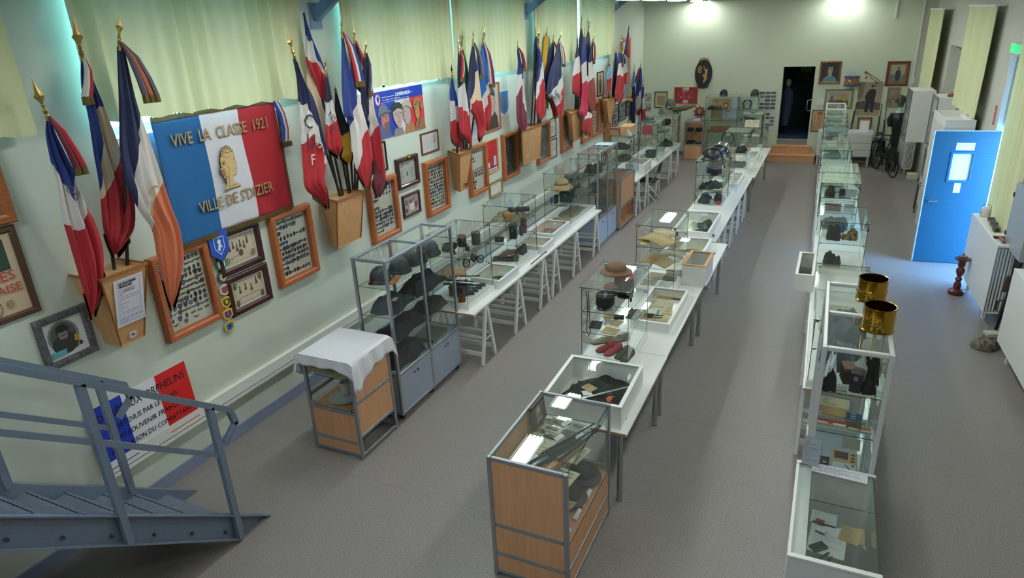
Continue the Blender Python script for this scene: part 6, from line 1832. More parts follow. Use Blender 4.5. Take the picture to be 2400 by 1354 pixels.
# ---------------------------------------------------------------- covered counter
pot((-4.03,4.42,0.487),[(0.0,0.0),(0.07,0.002),(0.13,0.03),(0.145,0.04),(0.13,0.036),(0.07,0.012),(0.0,0.01)],'c2ccc8','large white enamel plate standing at the front of the covered counter','enamel_plate','plate',0.0,0.15)
pot((-4.06,4.5,0.53),[(0.055,0),(0.055,0.1),(0.05,0.115),(0.047,0.1),(0.045,0.004),(0,0.002)],'b9bdb0','white enamel jug standing on the plate in the covered counter','enamel_jug','jug',0.0,0.2,handle=1.0)
pot((-3.85,4.62,0.487),[(0.03,0),(0.06,0.02),(0.1,0.07),(0.105,0.08),(0.095,0.078),(0.05,0.02),(0,0.01)],'c5cbc2','white enamel bowl at the back of the covered counter','enamel_bowl','bowl',0.0,0.2)
lump((-4.02,4.5,0.837),(0.5,0.46,0.12),'a99c78','folded straw-coloured blanket on the upper shelf of the covered counter',0,'blanket','blanket',4,noise=(20,'8c805f',0.2))

# ---------------------------------------------------------------- first glass showcase, left row
GX = -3.87
Z1,Z2,Z0 = 1.112,1.362,0.812
pot((GX - 0.03,6.7,Z2 + 0.004),[(0.05,0),(0.055,0.006),(0.055,0.1)],'3f4648','grey ribbed canister with a reddish lid on the top shelf','canister','canister',0.5,0.4,lidc='6b3038',band='2d3032')
pot((GX + 0.1,6.82,Z2 + 0.004),[(0.05,0),(0.055,0.006),(0.055,0.12)],'565d5b','green-grey mess tin with a wire handle, right of the red-lidded canister',metal=0.4,lidc='5e6663',handle=1.0)
pot((GX + 0.02,6.42,Z2 + 0.004),[(0.035,0),(0.012,0.02),(0.01,0.05),(0.04,0.07),(0.045,0.12),(0.05,0.122),(0.038,0.115),(0,0.07)],'4a4030','bronze trench goblet on the top shelf beside the tall aluminium case','goblet','goblet',0.8,0.35)
box_item((GX - 0.1,6.5,Z2 + 0.004),(0.12,0.16,0.07),'39332c','dark leather case behind the goblet','leather_case','case',0.3,strap='2a211b')
pot((GX + 0.12,6.56,Z2 + 0.004),[(0.02,0),(0.03,0.01),(0.03,0.05),(0.022,0.06)],'37363a','small black lamp housing on the top shelf','trench_lamp','lamp',0.4,0.4)
def motorcycle(loc,rz,label,s=1.0):
 t = thing('toy_motorcycle',label,'model',loc,rz)
 c = mat('3a3c3e',0.4,0.5)
 for x in (-0.07,0.07):
  pts = [(x * s + 0.032 * s * math.cos(a),0,0.034 * s + 0.032 * s * math.sin(a)) for a in [2 * PI * k / 16 for k in range(17)]]
  w_ = MB().tube(pts,0.006 * s,6,caps=False)
  for k in range(4):
   a = PI * k / 4
   w_.tube([(x * s - 0.03 * s * math.cos(a),0,0.034 * s - 0.03 * s * math.sin(a)),(x * s + 0.03 * s * math.cos(a),0,0.034 * s + 0.03 * s * math.sin(a))],0.0015 * s,4)
  w_.build('wheel',c,t)
 MB().tube([(-0.07 * s,0,0.034 * s),(-0.02 * s,0,0.06 * s),(0.04 * s,0,0.065 * s),(0.07 * s,0,0.034 * s)],0.005 * s,6).tube([(-0.02 * s,0,0.06 * s),(0,0,0.03 * s),(0.04 * s,0,0.065 * s)],0.012 * s,8).build('frame',c,t)
 MB().tube([(-0.03 * s,0,0.07 * s),(0.0,0,0.082 * s),(0.03 * s,0,0.078 * s)],[0.008 * s,0.018 * s,0.01 * s],8).build('fuel_tank',mat('4b5048',0.4),t,smooth=True)
 MB().tube([(0.04 * s,-0.03 * s,0.1 * s),(0.045 * s,0,0.09 * s),(0.04 * s,0.03 * s,0.1 * s)],0.003 * s,6).build('handlebar',c,t)
 return t
motorcycle((GX + 0.08,6.76,Z1 + 0.004),1.1,'small dark model motorcycle on the lower glass shelf',1.5)
lump((GX - 0.02,6.45,Z1 + 0.004),(0.3,0.24,0.04),'b98f6c','pinkish-tan leather gaiter on the lower glass shelf',0.4,'leather_gaiter','gaiter',6)
for k,(y,x) in enumerate(((6.42,0.02),(6.5,-0.03),(6.58,0.04))):
 sword((GX - 0.17,y,Z0 + 0.15 + 0.02 * k),(GX + 0.17,y + 0.12 + x,Z0 + 0.14 + 0.02 * k),('lowest','middle','uppermost')[k] + ' dark bayonet of the stack above the brass compass',name='bayonet',cat='bayonet',w_=0.03,group='bayonets in the first glass showcase')
box_item((GX,6.5,Z0),(0.2,0.16,0.13),'4a4c48','grey block carrying the bayonets in the first glass showcase','stand','stand',hinge=False)
pot((GX + 0.13,6.33,Z0),[(0.04,0),(0.045,0.03),(0.03,0.07),(0.038,0.08)],'8d5a2c','copper-coloured compass by the near corner of the first glass showcase','compass','instrument',0.8,0.35)
for k in range(4):
 y = 6.42 + 0.1 * k
 MBt = thing('grenade_club',('nearest','second','third','farthest')[k] + ' dark stick grenade on the floor of the first glass showcase','grenade',(GX + 0.02,y + 0.06,Z0 + 0.02),0.55,group='stick grenades in the first glass showcase')
 MB().tube([(-0.1,0,0),(0.1,0,0.0)],0.012,8).build('shaft',mat('2b2a2b',0.5),MBt,smooth=True)
 MB().tube([(0.1,0,0),(0.17,0,0.0)],0.022,10).build('head',mat('34373a',0.4,0.5),MBt,smooth=True)

# ---------------------------------------------------------------- second glass showcase, left row
def roll(loc,rz,L_,r,c1,c2,label,name='bedroll',cat='bedroll'):
 t = thing(name,label,cat,loc,rz)
 MB().tube([(-L_ / 2,0,r),(L_ / 2,0,r)],r,20).build('roll',mat(c1,0.85,noise=(30,c2,0.2)),t,smooth=True)
 for x in (-L_ * 0.3,L_ * 0.3):
  MB().tube([(x + 0.0,(r + 0.002) * math.cos(a),r + (r + 0.002) * math.sin(a)) for a in [2 * PI * k / 16 for k in range(17)]],0.004,6).build('strap',mat('4a3524',0.7),t)
 return t
roll((GX + 0.0,7.93,1.352),-0.9,0.22,0.055,'b48a58','9a7143','tan wickerwork roll on the top shelf of the second glass showcase','wicker_roll','wicker')
lump((GX - 0.05,8.05,1.352),(0.36,0.5,0.07),'8a8468','crumpled camouflage cloth under the wicker roll',0.2,'camouflage_cloth','cloth',8,noise=(12,'5d5b45',0.1))
roll((GX + 0.04,8.2,1.40),0.5,0.3,0.035,'4a3a34','33282a','dark brown leather roll behind the wicker one','leather_roll','leather')
MB_t = thing('wire_coil','black wire loops standing up at the far end of the top shelf','wire',(GX + 0.05,8.22,1.352))
MB().tube([(0.03 * math.sin(a),0.09 * math.cos(a),0.1 + 0.095 * math.sin(a)) for a in [2 * PI * k / 20 for k in range(21)]],0.004,6).build('loop',M_BLACK,MB_t)
box_item((GX + 0.05,7.98,1.085),(0.09,0.11,0.17),'1d2426','tall black field radio on the middle shelf of the second glass showcase','field_radio','radio',0.2,strap='2c2a28')
box_item((GX - 0.08,7.8,1.085),(0.12,0.1,0.05),'2c2f2e','low black toy cannon box, left of the field radio','toy_box','box',0.5)
pot((GX + 0.1,8.13,1.085),[(0.025,0),(0.03,0.03),(0.028,0.12),(0.02,0.14)],'5d6467','grey metal bottle right of the field radio','flask','flask',0.5,0.35)
pot((GX + 0.08,8.26,1.085),[(0.045,0),(0.045,0.2),(0.03,0.21)],'7a4f42','reddish cylinder wrapped in wire at the far end of the middle shelf','cylinder_case','case',0.2,0.5,band='3a3c38')
t = thing('armband','red armband with a white disc lying by the brass cup','armband',(GX + 0.0,7.93,0.83),0.35)
MB().box((-0.13,-0.05,0),(0.1,0.05,0.012)).build('cloth',mat('8c1f2a',0.8),t,bevel=0.004)
P = Pic(0.0125); P.e('ddd8d2',0.0,0,0.03,0.03).l('1a1a1c',[(-0.012,0),(0.012,0)],0.005).l('1a1a1c',[(0,-0.012),(0,0.012)],0.005); P.done('disc',t)
sword((GX - 0.19,7.8,0.826),(GX + 0.1,7.9,0.85),'dark dagger lying across the red armband',name='dagger',cat='dagger',w_=0.03)
lump((GX - 0.03,7.86,0.814),(0.34,0.2,0.03),'2a2b2c','dark belt and pouch under the red armband',0.3,'belt','belt',12)
pot((GX + 0.14,7.84,0.814),[(0.038,0),(0.035,0.02),(0.032,0.12),(0.036,0.124),(0.03,0.12),(0.028,0.01)],'7a6a42','upright brass cup at the near corner of the second glass showcase','brass_cup','cup',0.8,0.35)
lump((GX + 0.08,8.16,0.814),(0.12,0.14,0.16),'35423f','small dark green bust figure at the back of the second glass showcase',0,'figurine','figurine',13)
lump((GX - 0.1,8.1,0.814),(0.16,0.3,0.04),'6b6453','khaki cloth at the back floor of the second glass showcase',0,'khaki_cloth','cloth',14)

# ---------------------------------------------------------------- sun helmet showcase
helmet('sun',(-3.86,9.95,1.336),-PI / 2,'a88a62','tan sun helmet with a brown band on the upper shelf, left row',0.85,0.0)
helmet('m1',(-3.86,10.32,1.336),-PI / 2,'4a4f48','olive round helmet standing behind the tan sun helmet',0.7,0.0)
lump((-3.86,10.65,1.336),(0.24,0.3,0.14),'46504a','grey-green cloth cap bundle at the far end of the sun-helmet shelf',0,'cap_bundle','cap',15)
box_item((-3.8,9.98,1.097),(0.2,0.1,0.16),'27352f','dark green metal cash box with two white catches, under the sun helmet','ammunition_box','box',0.05,metal=0.2)
box_item((-3.93,9.86,1.097),(0.05,0.1,0.13),'202b26','narrow dark green ledger beside the green metal box','ledger','book',0,hinge=False)
pot((-4.0,9.83,1.097),[(0.025,0),(0.025,0.09)],'2f5fb0','small bright blue tin on the middle shelf left of the green box','blue_tin','tin',0.0,0.4)
lump((-3.86,10.5,1.097),(0.3,0.5,0.16),'57604f','khaki kit bag on the middle shelf behind the green box',0,'kit_bag','bag',16,belt=0.5)
t = pot((-3.78,10.25,1.1),[(0.0,0),(0.1,0.002),(0.11,0.02),(0.0,0.012)],'3b4a50','round grey-blue metal lid leaning behind the green box','round_lid','disc',0.4,0.4)  # round lid standing on edge
t.rotation_euler = (0,R(75),0.3)
t.location = (-3.78,10.25,1.22)
lump((-3.86,10.4,0.814),(0.3,0.7,0.05),'86806a','flat khaki cloth on the floor of the sun-helmet showcase',0,'khaki_cloth','cloth',17)
paper((-4.0,9.8,0.815),0.3,0.2,'beige booklet at the near floor of the sun-helmet showcase',0.2,0,'b7a57e',lines=5)

# ---------------------------------------------------------------- aluminium showcase with doors tinted blue as daylit
XB = -3.78
t = thing('wheel','spoked dark wheel leaning upright on the top shelf behind the right bay','wheel',(XB + 0.02,11.82,1.31))
MB().tube([(0,0.13 * math.cos(a),0.15 + 0.14 * math.sin(a)) for a in [2 * PI * k / 24 for k in range(25)]],0.012,8).build('rim',mat('3c332d',0.6),t)
for k in range(4):
 a = PI * k / 4
 MB().tube([(0,0.12 * math.cos(a),0.15 + 0.13 * math.sin(a)),(0,-0.12 * math.cos(a),0.15 - 0.13 * math.sin(a))],0.005,6).build('spoke',mat('5a5048',0.6),t)
lump((XB,11.3,1.31),(0.26,0.34,0.2),'2c2526','dark red-brown uniform on the top shelf of the blue-daylit case',0,seed=18)
lump((XB,11.35,0.96),(0.26,0.4,0.14),'4b443c','brown pack on the middle shelf of the blue-daylit case',0,'haversack','bag',19,belt=0.5)
lump((XB,11.82,0.96),(0.26,0.36,0.12),'59513f','khaki pack behind the right bay of the blue-daylit case',0,'haversack','bag',20,belt=0.4)
lump((XB,11.4,0.53),(0.28,0.5,0.16),'3c3a35','dark rolled tarpaulin on the floor of the blue-daylit case',0,'tarpaulin','tarpaulin',21)
box_item((XB,11.88,0.53),(0.24,0.26,0.2),'54493a','brown wooden crate in the right bay floor of the blue-daylit case','crate','crate')
paper((-3.9,11.72,1.705),0.3,0.28,'pale blue sheet lying on top of the blue-daylit case',0.05,0,'bcdde8',lines=0,name='blue_sheet',cat='sheet')
# counter interior
lump((-3.76,12.6,0.44),(0.3,0.7,0.3),'5a5347','dim brown packs inside the closed part of the open-shelf beech counter',0,'haversack','bag',22)
box_item((-3.75,12.95,0.076),(0.2,0.14,0.06),'7a4028','small brown box on the open shelf of the beech counter','small_box','box',0.2)

# ---------------------------------------------------------------- showcase with cardboard boxes on top
for k,(x,y,w_,d_,h,lb,c) in enumerate(((-3.98,13.32,0.2,0.26,0.13,'open cardboard box at the left on the glass showcase','b8906a'),(-3.76,13.42,0.22,0.42,0.17,'larger closed cardboard box right of the open one','c59b6c'))):
 t = thing('cardboard_box',lb,'box',(x,y,1.64),0.05 * k,group='cardboard boxes on the glass showcase')
 m = MB()
 m.box((-w_ / 2,-d_ / 2,0),(w_ / 2,-d_ / 2 + 0.004,h)).box((-w_ / 2,d_ / 2 - 0.004,0),(w_ / 2,d_ / 2,h)).box((-w_ / 2,-d_ / 2,0),(-w_ / 2 + 0.004,d_ / 2,h)).box((w_ / 2 - 0.004,-d_ / 2,0),(w_ / 2,d_ / 2,h)).box((-w_ / 2,-d_ / 2,0),(w_ / 2,d_ / 2,0.004))
 m.build('carton',mat(c,0.8),t)
 if k == 0:
  MB().hexa([(-w_ / 2,-d_ / 2,h),(w_ / 2,-d_ / 2,h),(w_ / 2,-d_ / 2 + 0.003,h),(-w_ / 2,-d_ / 2 + 0.003,h),(-w_ / 2,-d_ / 2 - 0.08,h + 0.03),(w_ / 2,-d_ / 2 - 0.08,h + 0.03),(w_ / 2,-d_ / 2 - 0.077,h + 0.033),(-w_ / 2,-d_ / 2 - 0.077,h + 0.033)]).build('flap',mat('c9a27a',0.8),t)
 else:
  MB().box((-w_ / 2,-d_ / 2,h),(-0.002,d_ / 2,h + 0.004)).build('flap',mat('cda578',0.8),t)
  MB().box((0.002,-d_ / 2,h),(w_ / 2,d_ / 2,h + 0.004)).build('flap',mat('cda578',0.8),t)
lump((-3.68,13.22,1.64),(0.1,0.1,0.14),'b9bec8','knotted pale plastic bag in front of the cardboard boxes',0,'plastic_bag','bag',23,rough=0.4)
lump((-3.86,13.35,1.364),(0.28,0.3,0.12),'2c3532','dark green cap bundle on the upper shelf under the cardboard boxes',0,'cap_bundle','cap',24)
lump((-3.86,13.45,1.112),(0.3,0.4,0.12),'4e5a45','green webbing on the middle shelf under the cardboard boxes',0,'webbing','webbing',25)
lump((-3.86,13.45,0.812),(0.3,0.4,0.1),'4b4238','brown leather gear on the floor of the case under the cardboard boxes',0,'leather_gear','leather',26)

# ---------------------------------------------------------------- green helmet showcase and the last one
helmet('brodie',(-3.8,15.3,1.624),-PI / 2,'3a4640','dark green dish helmet on top of the far left glass showcase',0.5,0.1,1.0)
t = thing('booklet','red arch-topped booklet standing on the shelf under the dark green helmet','booklet',(-3.92,15.12,1.366),rot=Matrix.Rotation(R(80),3,'X'))
MB().prism([(0,0),(0.24,0),(0.24,0.15),(0.2,0.19),(0.04,0.19),(0,0.15)],0,0.008).build('cover',mat('a03545',0.7),t)
lump((-3.78,15.35,1.116),(0.28,0.4,0.14),'9a917c','khaki canvas bag on the middle shelf under the red booklet',0,'canvas_bag','bag',27)
box_item((-3.74,15.3,0.816),(0.2,0.2,0.16),'3f4a45','dark green box on the floor under the canvas bag','metal_box','box')
lump((-3.88,15.25,0.816),(0.14,0.3,0.1),'a89c84','pale cloth left of the dark green box',0,'pale_cloth','cloth',28)
t = kepi((-3.72,16.7,1.366),-PI / 2,'2b2024','2b2024','dark round cap on a stand in the last showcase of the left row',1.2)
lump((-3.72,16.95,1.066),(0.26,0.4,0.14),'b5b4ab','white folded cloth on the middle shelf of the last left showcase',0,'white_linen','cloth',29)
box_item((-3.85,16.6,1.066),(0.12,0.18,0.12),'d2cfc6','white box with a dark slot beside the folded white cloth','white_box','box',0,lid='5a2c2c')
lump((-3.75,16.8,0.81),(0.3,0.5,0.16),'3e453f','dark pack on the floor of the last left showcase',0,'haversack','bag',30,belt=0.5)
helmet('m1',(-3.72,17.0,1.74),-PI / 2,'4a5244','olive round helmet on the webbing heap atop the last left showcase',0.7,0.0,1.1)
lump((-3.74,16.95,1.607),(0.4,0.6,0.14),'5d6350','olive webbing and fatigues heaped on the last left showcase',0,'webbing_heap','webbing',32,fold=0.7)
t = thing('launcher_tube','mottled camouflage tube pointing right from the top of the last left showcase','launcher',(-3.62,16.85,1.66),rot=Matrix.Rotation(R(-12),3,'Y'))
MB().tube([(0,0,0),(0.1,0,0),(0.3,0,0),(0.48,0,0),(0.56,0,0)],[0.03,0.06,0.065,0.03,0.015],14).build('tube',mat('5a5340',0.7,noise=(14,'3f3c2e',0.15)),t,smooth=True)
MB().tube([(0.1,0,-0.06),(0.14,0,-0.11)],0.012,8).build('grip',M_BLACK,t)

# ---------------------------------------------------------------- covered flat boxes, left row
paper((-3.93,7.1,0.757),0.15,0.2,'old sheet in the first flat box of the left row',0.1,0,'c9c1a4',lines=7)
lump((-3.72,7.2,0.757),(0.14,0.3,0.04),'4a463c','two dark sword knots in the first flat box of the left row',0.1,'sword_knot','leather',31)
paper((-3.92,7.36,0.757),0.3,0.16,'pale green document at the back of the first flat box',0.05,0,'c6cbb2',lines=5)
paper((-3.92,8.45,0.757),0.16,0.24,'pink leaflet in the small flat box, left row',0.1,0,'c9a996',lines=5)
paper((-3.72,8.5,0.757),0.12,0.18,'brown photograph in the small flat box, left row',-0.1,0,'8d7a66',lines=0)
for k,(x,y,a,c,lb) in enumerate(((-3.95,8.95,0.2,'d2c8bb','white folded leaflet, near side of the rust-lined box'),(-3.78,9.1,-0.2,'6b4a3c','brown leather wallet in the rust-lined box'),(-3.92,9.25,0.1,'8a8d80','grey photograph in the middle of the rust-lined box'),(-3.76,9.36,0.3,'4f5a50','dark green notebook at the back of the rust-lined box'))):
 paper((x,y,0.757),0.13,0.16,lb,a,0,c,lines=3 if k != 1 else 0,thick=0.01)
t = thing('walking_stick','thin dark stick lying on the white table edge, left row','stick',(-3.56,7.95,0.747))
MB().tube([(0,0,0),(0.0,0.52,0)],0.006,8).tube([(0,0.52,0),(0,0.55,0.0)],0.012,8).build('stick',M_BLACK,t)
lump((-3.72,14.05,0.757),(0.28,0.34,0.12),'6d6c60','grey cloth in the deep box behind the cardboard boxes',0,'grey_cloth','cloth',33)

# ---------------------------------------------------------------- beech counter contents (foreground)
def bcw(x,y,z):
 return (-1.925 + x,3.41 + y,z)
ZD = 0.867
paper(bcw(0.06,0.36,ZD),0.22,0.3,'large yellowed newspaper with a drawing on the counter shelf',-0.05,0,'b9b79c',ink='807f6c',lines=6,seed=2,pic=(('l','75745f',[(0.08,0.1),(0.15,0.2),(0.1,0.25)],0.004),))
paper(bcw(0.33,0.42,ZD),0.2,0.22,'cream engraved print under the rifle barrels in the counter',-0.2,0,'cfcdb4',lines=6,seed=4)
paper(bcw(0.36,0.12,ZD),0.2,0.2,'cream booklet beneath the wooden rifle butt in the counter',-0.15,0,'c9c3a0',lines=4,seed=5,thick=0.008)
for k,(x,y,w_,h,c,lb) in enumerate(((0.13,0.81,0.15,0.09,'8d8b74','sepia group photograph nearest the far left corner of the counter'),(0.1,0.72,0.17,0.08,'bfc0ab','cream blank card below the sepia group photograph'),(0.16,0.62,0.14,0.08,'9a9a86','grey landscape photograph in the middle of the counter'),(0.28,0.69,0.14,0.09,'5c5a55','dark portrait photograph right of the cream card'),(0.3,0.82,0.13,0.08,'8f9a90','greenish photograph at the far side of the counter'))):
 paper(bcw(x,y,ZD),w_,h,lb,-0.12,0,c,lines=0,name='photograph',cat='photograph',pic=(('e','4c4a40',w_ * 0.35,h * 0.5,w_ * 0.18,h * 0.25),('e','6b6a5a',w_ * 0.65,h * 0.45,w_ * 0.2,h * 0.3),('r','3f3e38',w_ * 0.2,h * 0.2,w_ * 0.8,h * 0.3)))
for k,(x,y,lb) in enumerate(((0.27,0.8,'caption card beside the sepia group photograph'),(0.29,0.6,'caption card beside the grey landscape photograph'),(0.42,0.68,'caption card beside the dark portrait photograph'),(0.45,0.8,'caption card by the greenish photograph'))):
 label_card(bcw(x,y,ZD + 0.004),lb,R(70),0.09,0.035,'caption cards in the beech counter')
box_item(bcw(0.51,0.78,ZD),(0.05,0.06,0.02),'cfd4d2','small white matchbox-like packet at the far right of the counter','packet','packet',0.2,hinge=False)
rifle(bcw(0.16,0.16,ZD + 0.03),bcw(0.5,0.88,ZD + 0.035),'dark sword-like carbine, left one of the pair in the beech counter',('1f1d1d','2a2726'),'carbine','carbine',0.9,group=None)
rifle(bcw(0.24,0.12,ZD + 0.055),bcw(0.56,0.84,ZD + 0.05),'black short rifle crossing the dark carbine in the beech counter',('242223','302d2c'),'carbine','carbine',0.9)
rifle(bcw(0.37,0.08,ZD + 0.075),bcw(0.6 - 0.03,0.74,ZD + 0.08),'light brown wooden rifle stock lying over the others in the counter',('8a5a34','9c6a40'),'rifle_stock','rifle',1.2,short=False)
t = wall_frame('B',0,0,0.24,0.2,0.02,0.02,M_DARKW,'small dark framed picture leaning inside the far left corner of the beech counter',back='5a4744')
t.rotation_euler = (Matrix.Rotation(R(90),3,'Z') @ WB @ Matrix.Rotation(R(-8),3,'X')).to_euler()
t.location = bcw(0.07,0.66,ZD + 0.003)
P = Pic(0.009); P.e('8d7a6a',0.12,0.1,0.05,0.06).e('c9b8a4',0.12,0.12,0.02,0.025).r('b9a98a',0.06,0.03,0.18,0.045); P.done('picture',t)
ZL = 0.462
helmet('brodie',bcw(0.42,0.78,ZL),0,'3c3c3b','dark dish helmet in the lower part of the beech counter, far side',0.6,0.2)
helmet('brodie',bcw(0.4,0.5,ZL),0,'403f3c','dark dish helmet in the lower part of the beech counter, middle one',0.6,0.2)
pot(bcw(0.42,0.22,ZL),[(0.0,0.0),(0.08,0.01),(0.1,0.05),(0.06,0.08),(0,0.09)],'6e6a52','round khaki tin behind the low right pane of the beech counter','round_tin','tin',0.3,0.5)
for k,(y,lb) in enumerate(((0.06,'nearest white caption strip at the right pane of the beech counter'),(0.28,'second white caption strip at the right pane of the beech counter'),(0.44,'long white caption strip at the right pane of the beech counter'),(0.72,'farthest white caption strip at the right pane of the beech counter'))):
 label_card(bcw(0.56,y,ZL + 0.002),lb,R(90),0.12 if k != 2 else 0.2,0.03,'caption strips along the beech counter pane')
paper(bcw(0.47,0.08,0.7),0.1,0.2,'beige poster corner with a violet stroke in the beech counter',0,R(-20),'bda06f',lines=0,pic=(('l','4a3f8a',[(0.02,0.1),(0.08,0.15)],0.015),),name='poster_sheet',cat='poster')

# ---------------------------------------------------------------- big white box of black uniforms
def b1(x,y,z=0.757):
 return (-1.95 + x,4.5 + y,z)
lump(b1(0.38,0.4),(0.5,0.6,0.11),'101114','large black tunic filling the white box behind the beech counter',0.2,seed=41,fold=0.4)
lump(b1(0.2,0.32),(0.32,0.5,0.08),'16181c','black trousers at the left in the white box',-0.3,seed=42,name='folded_trousers',cat='trousers')
lump(b1(0.22,0.52),(0.12,0.2,0.07),'24272d','pair of black gloves pointing up in the white box',0.4,'gloves','gloves',43)
lump(b1(0.12,0.42),(0.1,0.22,0.06),'1d1f24','black shoulder piece at the left rim of the white box',0.1,'shoulder_piece','uniform part',44)
paper(b1(0.2,0.38,0.845),0.12,0.09,'tan leather patch with writing on the black tunic',-0.5,0.05,'b0936a',lines=3,name='leather_patch',cat='patch')
paper(b1(0.28,0.24,0.84),0.08,0.1,'small white paper on the black trousers',0.6,0,'d8dce0',lines=0)
lump(b1(0.56,0.12),(0.14,0.16,0.06),'a02026','red cloth collar at the near right corner of the white box',0.2,'red_collar','cloth',45)
sword(b1(0.2,0.1,0.86),b1(0.63,0.52,0.87),'long bright sword blade crossing the black tunic',blade='b9bcc0')
sword(b1(0.14,0.16,0.85),b1(0.6,0.4,0.85),'dark sabre scabbard below the bright sword',blade='3a3c40')
for k in range(3):
 medal(b1(0.5,0.24 + 0.04 * k,0.845),('nearest','middle','farthest')[k] + ' orange-red badge on the black tunic','c9502c',0.6,'d86a3a','orange-red badges on the black tunic')
# ---------------------------------------------------------------- brown helmet showcase
helmet('brodie',(-1.77,5.98,1.528),0.2,'6b4f35','brown wide-brimmed dish helmet standing on top of the glass showcase',0.6,0.1,0.98,strap=False)
kepi((-1.72,6.1,1.285),-1.2,'181a22','a03038','black cap with a red crown on the upper shelf',1.15,0.14)
kepi((-1.82,6.02,1.285),-1.9,'6a3034','8a3a3c','reddish cap half hidden behind the black kepi',0.9,0.09)
kepi((-1.8,5.73,1.29),-1.3,'0c0e16','11131c','black kepi with white embroidered crown, front of the upper shelf',1.05,0.085,stripe='c9c9c0')
label_card((-1.93,5.9,1.286),'caption card left behind the embroidered kepi',0.2)
t = thing('leather_thong','looped olive leather thong hanging inside the left front corner','strap',(-1.93,5.56,1.0))
MB().tube([(0,0,0.47),(0.01,0,0.3),(0,0,0.06),(0.02,0.0,0.0),(0.035,0,0.06),(0.025,0,0.3),(0.02,0,0.47)],0.005,8).build('thong',mat('4a4a36',0.7),t,smooth=True)
paper((-1.93,5.62,1.059),0.11,0.16,'black wallet with a small pistol brooch on the lower shelf',0.15,0,'15171c',lines=0,thick=0.012,name='wallet',cat='wallet')
paper((-1.8,5.57,1.059),0.15,0.14,'beige envelope at the front of the lower shelf',-0.12,0,'c2a77a',lines=0,thick=0.003,name='envelope',cat='envelope')
paper((-1.8,5.75,1.06),0.13,0.15,'yellowed card behind the beige envelope',-0.1,0,'c8b995',lines=4)
paper((-1.88,5.9,1.06),0.13,0.09,'tan booklet at the back of the lower shelf',0.1,0,'b08a5c',lines=0,thick=0.01)
box_item((-1.72,5.93,1.06),(0.1,0.06,0.03),'2e2a29','dark case with spectacles on the lower shelf','spectacle_case','case',0.3,hinge=False)
t = thing('spectacles','round wire spectacles lying before the dark case','spectacles',(-1.82,5.84,1.066),-0.2)
for x in (-0.03,0.03):
 MB().tube([(x + 0.022 * math.cos(a),0.018 * math.sin(a),0) for a in [2 * PI * k / 14 for k in range(15)]],0.0015,5).build('lens_ring',M_BLACK,t)
MB().tube([(-0.01,0,0),(0.01,0,0)],0.0015,5).build('bridge',M_BLACK,t)
lump((-1.6,6.05,1.06),(0.12,0.2,0.07),'4c5250','grey badge box at the far right of the lower shelf',0,'badge_box','box',46)
def shoe(loc,rz,color,label,s=1.0,name='boot',sole='2d2118',h=0.05):
 t = thing(name,label,'shoe',loc,rz)
 m = MB()
 rows = [(-0.11,0.03,h * 1.1),(-0.06,0.037,h * 1.15),(0.0,0.036,h * 0.9),(0.05,0.042,h * 0.7),(0.09,0.038,h * 0.55),(0.12,0.02,h * 0.35)]
 rr_ = []
 for x,w_,hh in rows:
  rr_.append([m.av((x * s,w_ * s * math.cos(a),0.008 + hh * s * math.sin(a) * (1.0))) for a in [PI * k / 8 for k in range(9)]])
 for a,b in zip(rr_[:-1],rr_[1:]):
  for k in range(8):
   m.af((a[k],b[k],b[k + 1],a[k + 1]))
 m.af(rr_[0][::-1]); m.af(rr_[-1])
 m.build('upper',mat(color,0.6),t,smooth=True)
 sp = [(x * s,w_ * s * 1.05) for x,w_,_ in rows] + [(x * s,-w_ * s * 1.05) for x,w_,_ in rows[::-1]]
 MB().prism(sp,0,0.01).build('sole',mat(sole,0.7),t)
 MB().tube([(0.0,-0.01,h * 0.9 * s + 0.01),(0.0,0.01,h * 0.9 * s + 0.01)],0.004,6).build('lace',M_BLACK,t)
 return t
shoe((-1.78,5.72,0.812),-2.2,'a02734','left red slipper-boot at the bottom of the brown helmet showcase')
shoe((-1.7,5.68,0.812),-2.0,'a82a38','right red slipper-boot at the bottom of the brown helmet showcase')
shoe((-1.87,5.85,0.812),-2.6,'a89a82','pale leather clog left of the red slipper-boots')
shoe((-1.72,5.95,0.812),-2.3,'9c8c74','pale leather clog behind the red slipper-boots')
shoe((-1.6,5.66,0.812),-1.8,'4c4740','dark laced shoe at the right, bottom of the showcase')
shoe((-1.54,5.62,0.812),-1.7,'524c44','second dark laced shoe beside the right glass pane')
paper((-1.93,6.05,0.813),0.3,0.12,'white card strip behind the pale clogs',0,0,'d9d8cc',lines=0)
# flat box with green card
for k,(x,y,w_,h,c,a,lb) in enumerate(((0.06,0.12,0.3,0.06,'b08354',0,'tan leather strip at the near end of the flat box'),(0.06,0.22,0.28,0.1,'c6b48d',0.05,'yellowed sheet with dark pens in the flat box'),(0.06,0.36,0.15,0.14,'d5dad6',0.1,'pale card with a green edge in the flat box'),(0.24,0.44,0.14,0.24,'cdbf9a',-0.05,'long beige sheet right of the green-edged card'),(0.06,0.6,0.16,0.2,'c8c2ae',0.1,'grey engraved sheet in the far half of the flat box'),(0.24,0.74,0.13,0.16,'cfccc0',-0.1,'white octagonal card in the flat box'),(0.08,0.86,0.3,0.08,'9c7a50',0,'brown strap at the far end of the flat box'))):
 paper((-1.74 + x,6.42 + y,0.758),w_,h,lb,a,0,c,lines=4 if k in (1,3,4) else 0,thick=0.004,pic=(('r','2f8f6a',w_ - 0.02,0,w_,h),) if k == 2 else None)
for k in range(2):
 sword((-1.66,6.68 + 0.05 * k,0.775),(-1.46,6.71 + 0.06 * k,0.775),('nearer','farther')[k] + ' small dark paper knife in the flat box',name='paper_knife',cat='knife',w_=0.012)
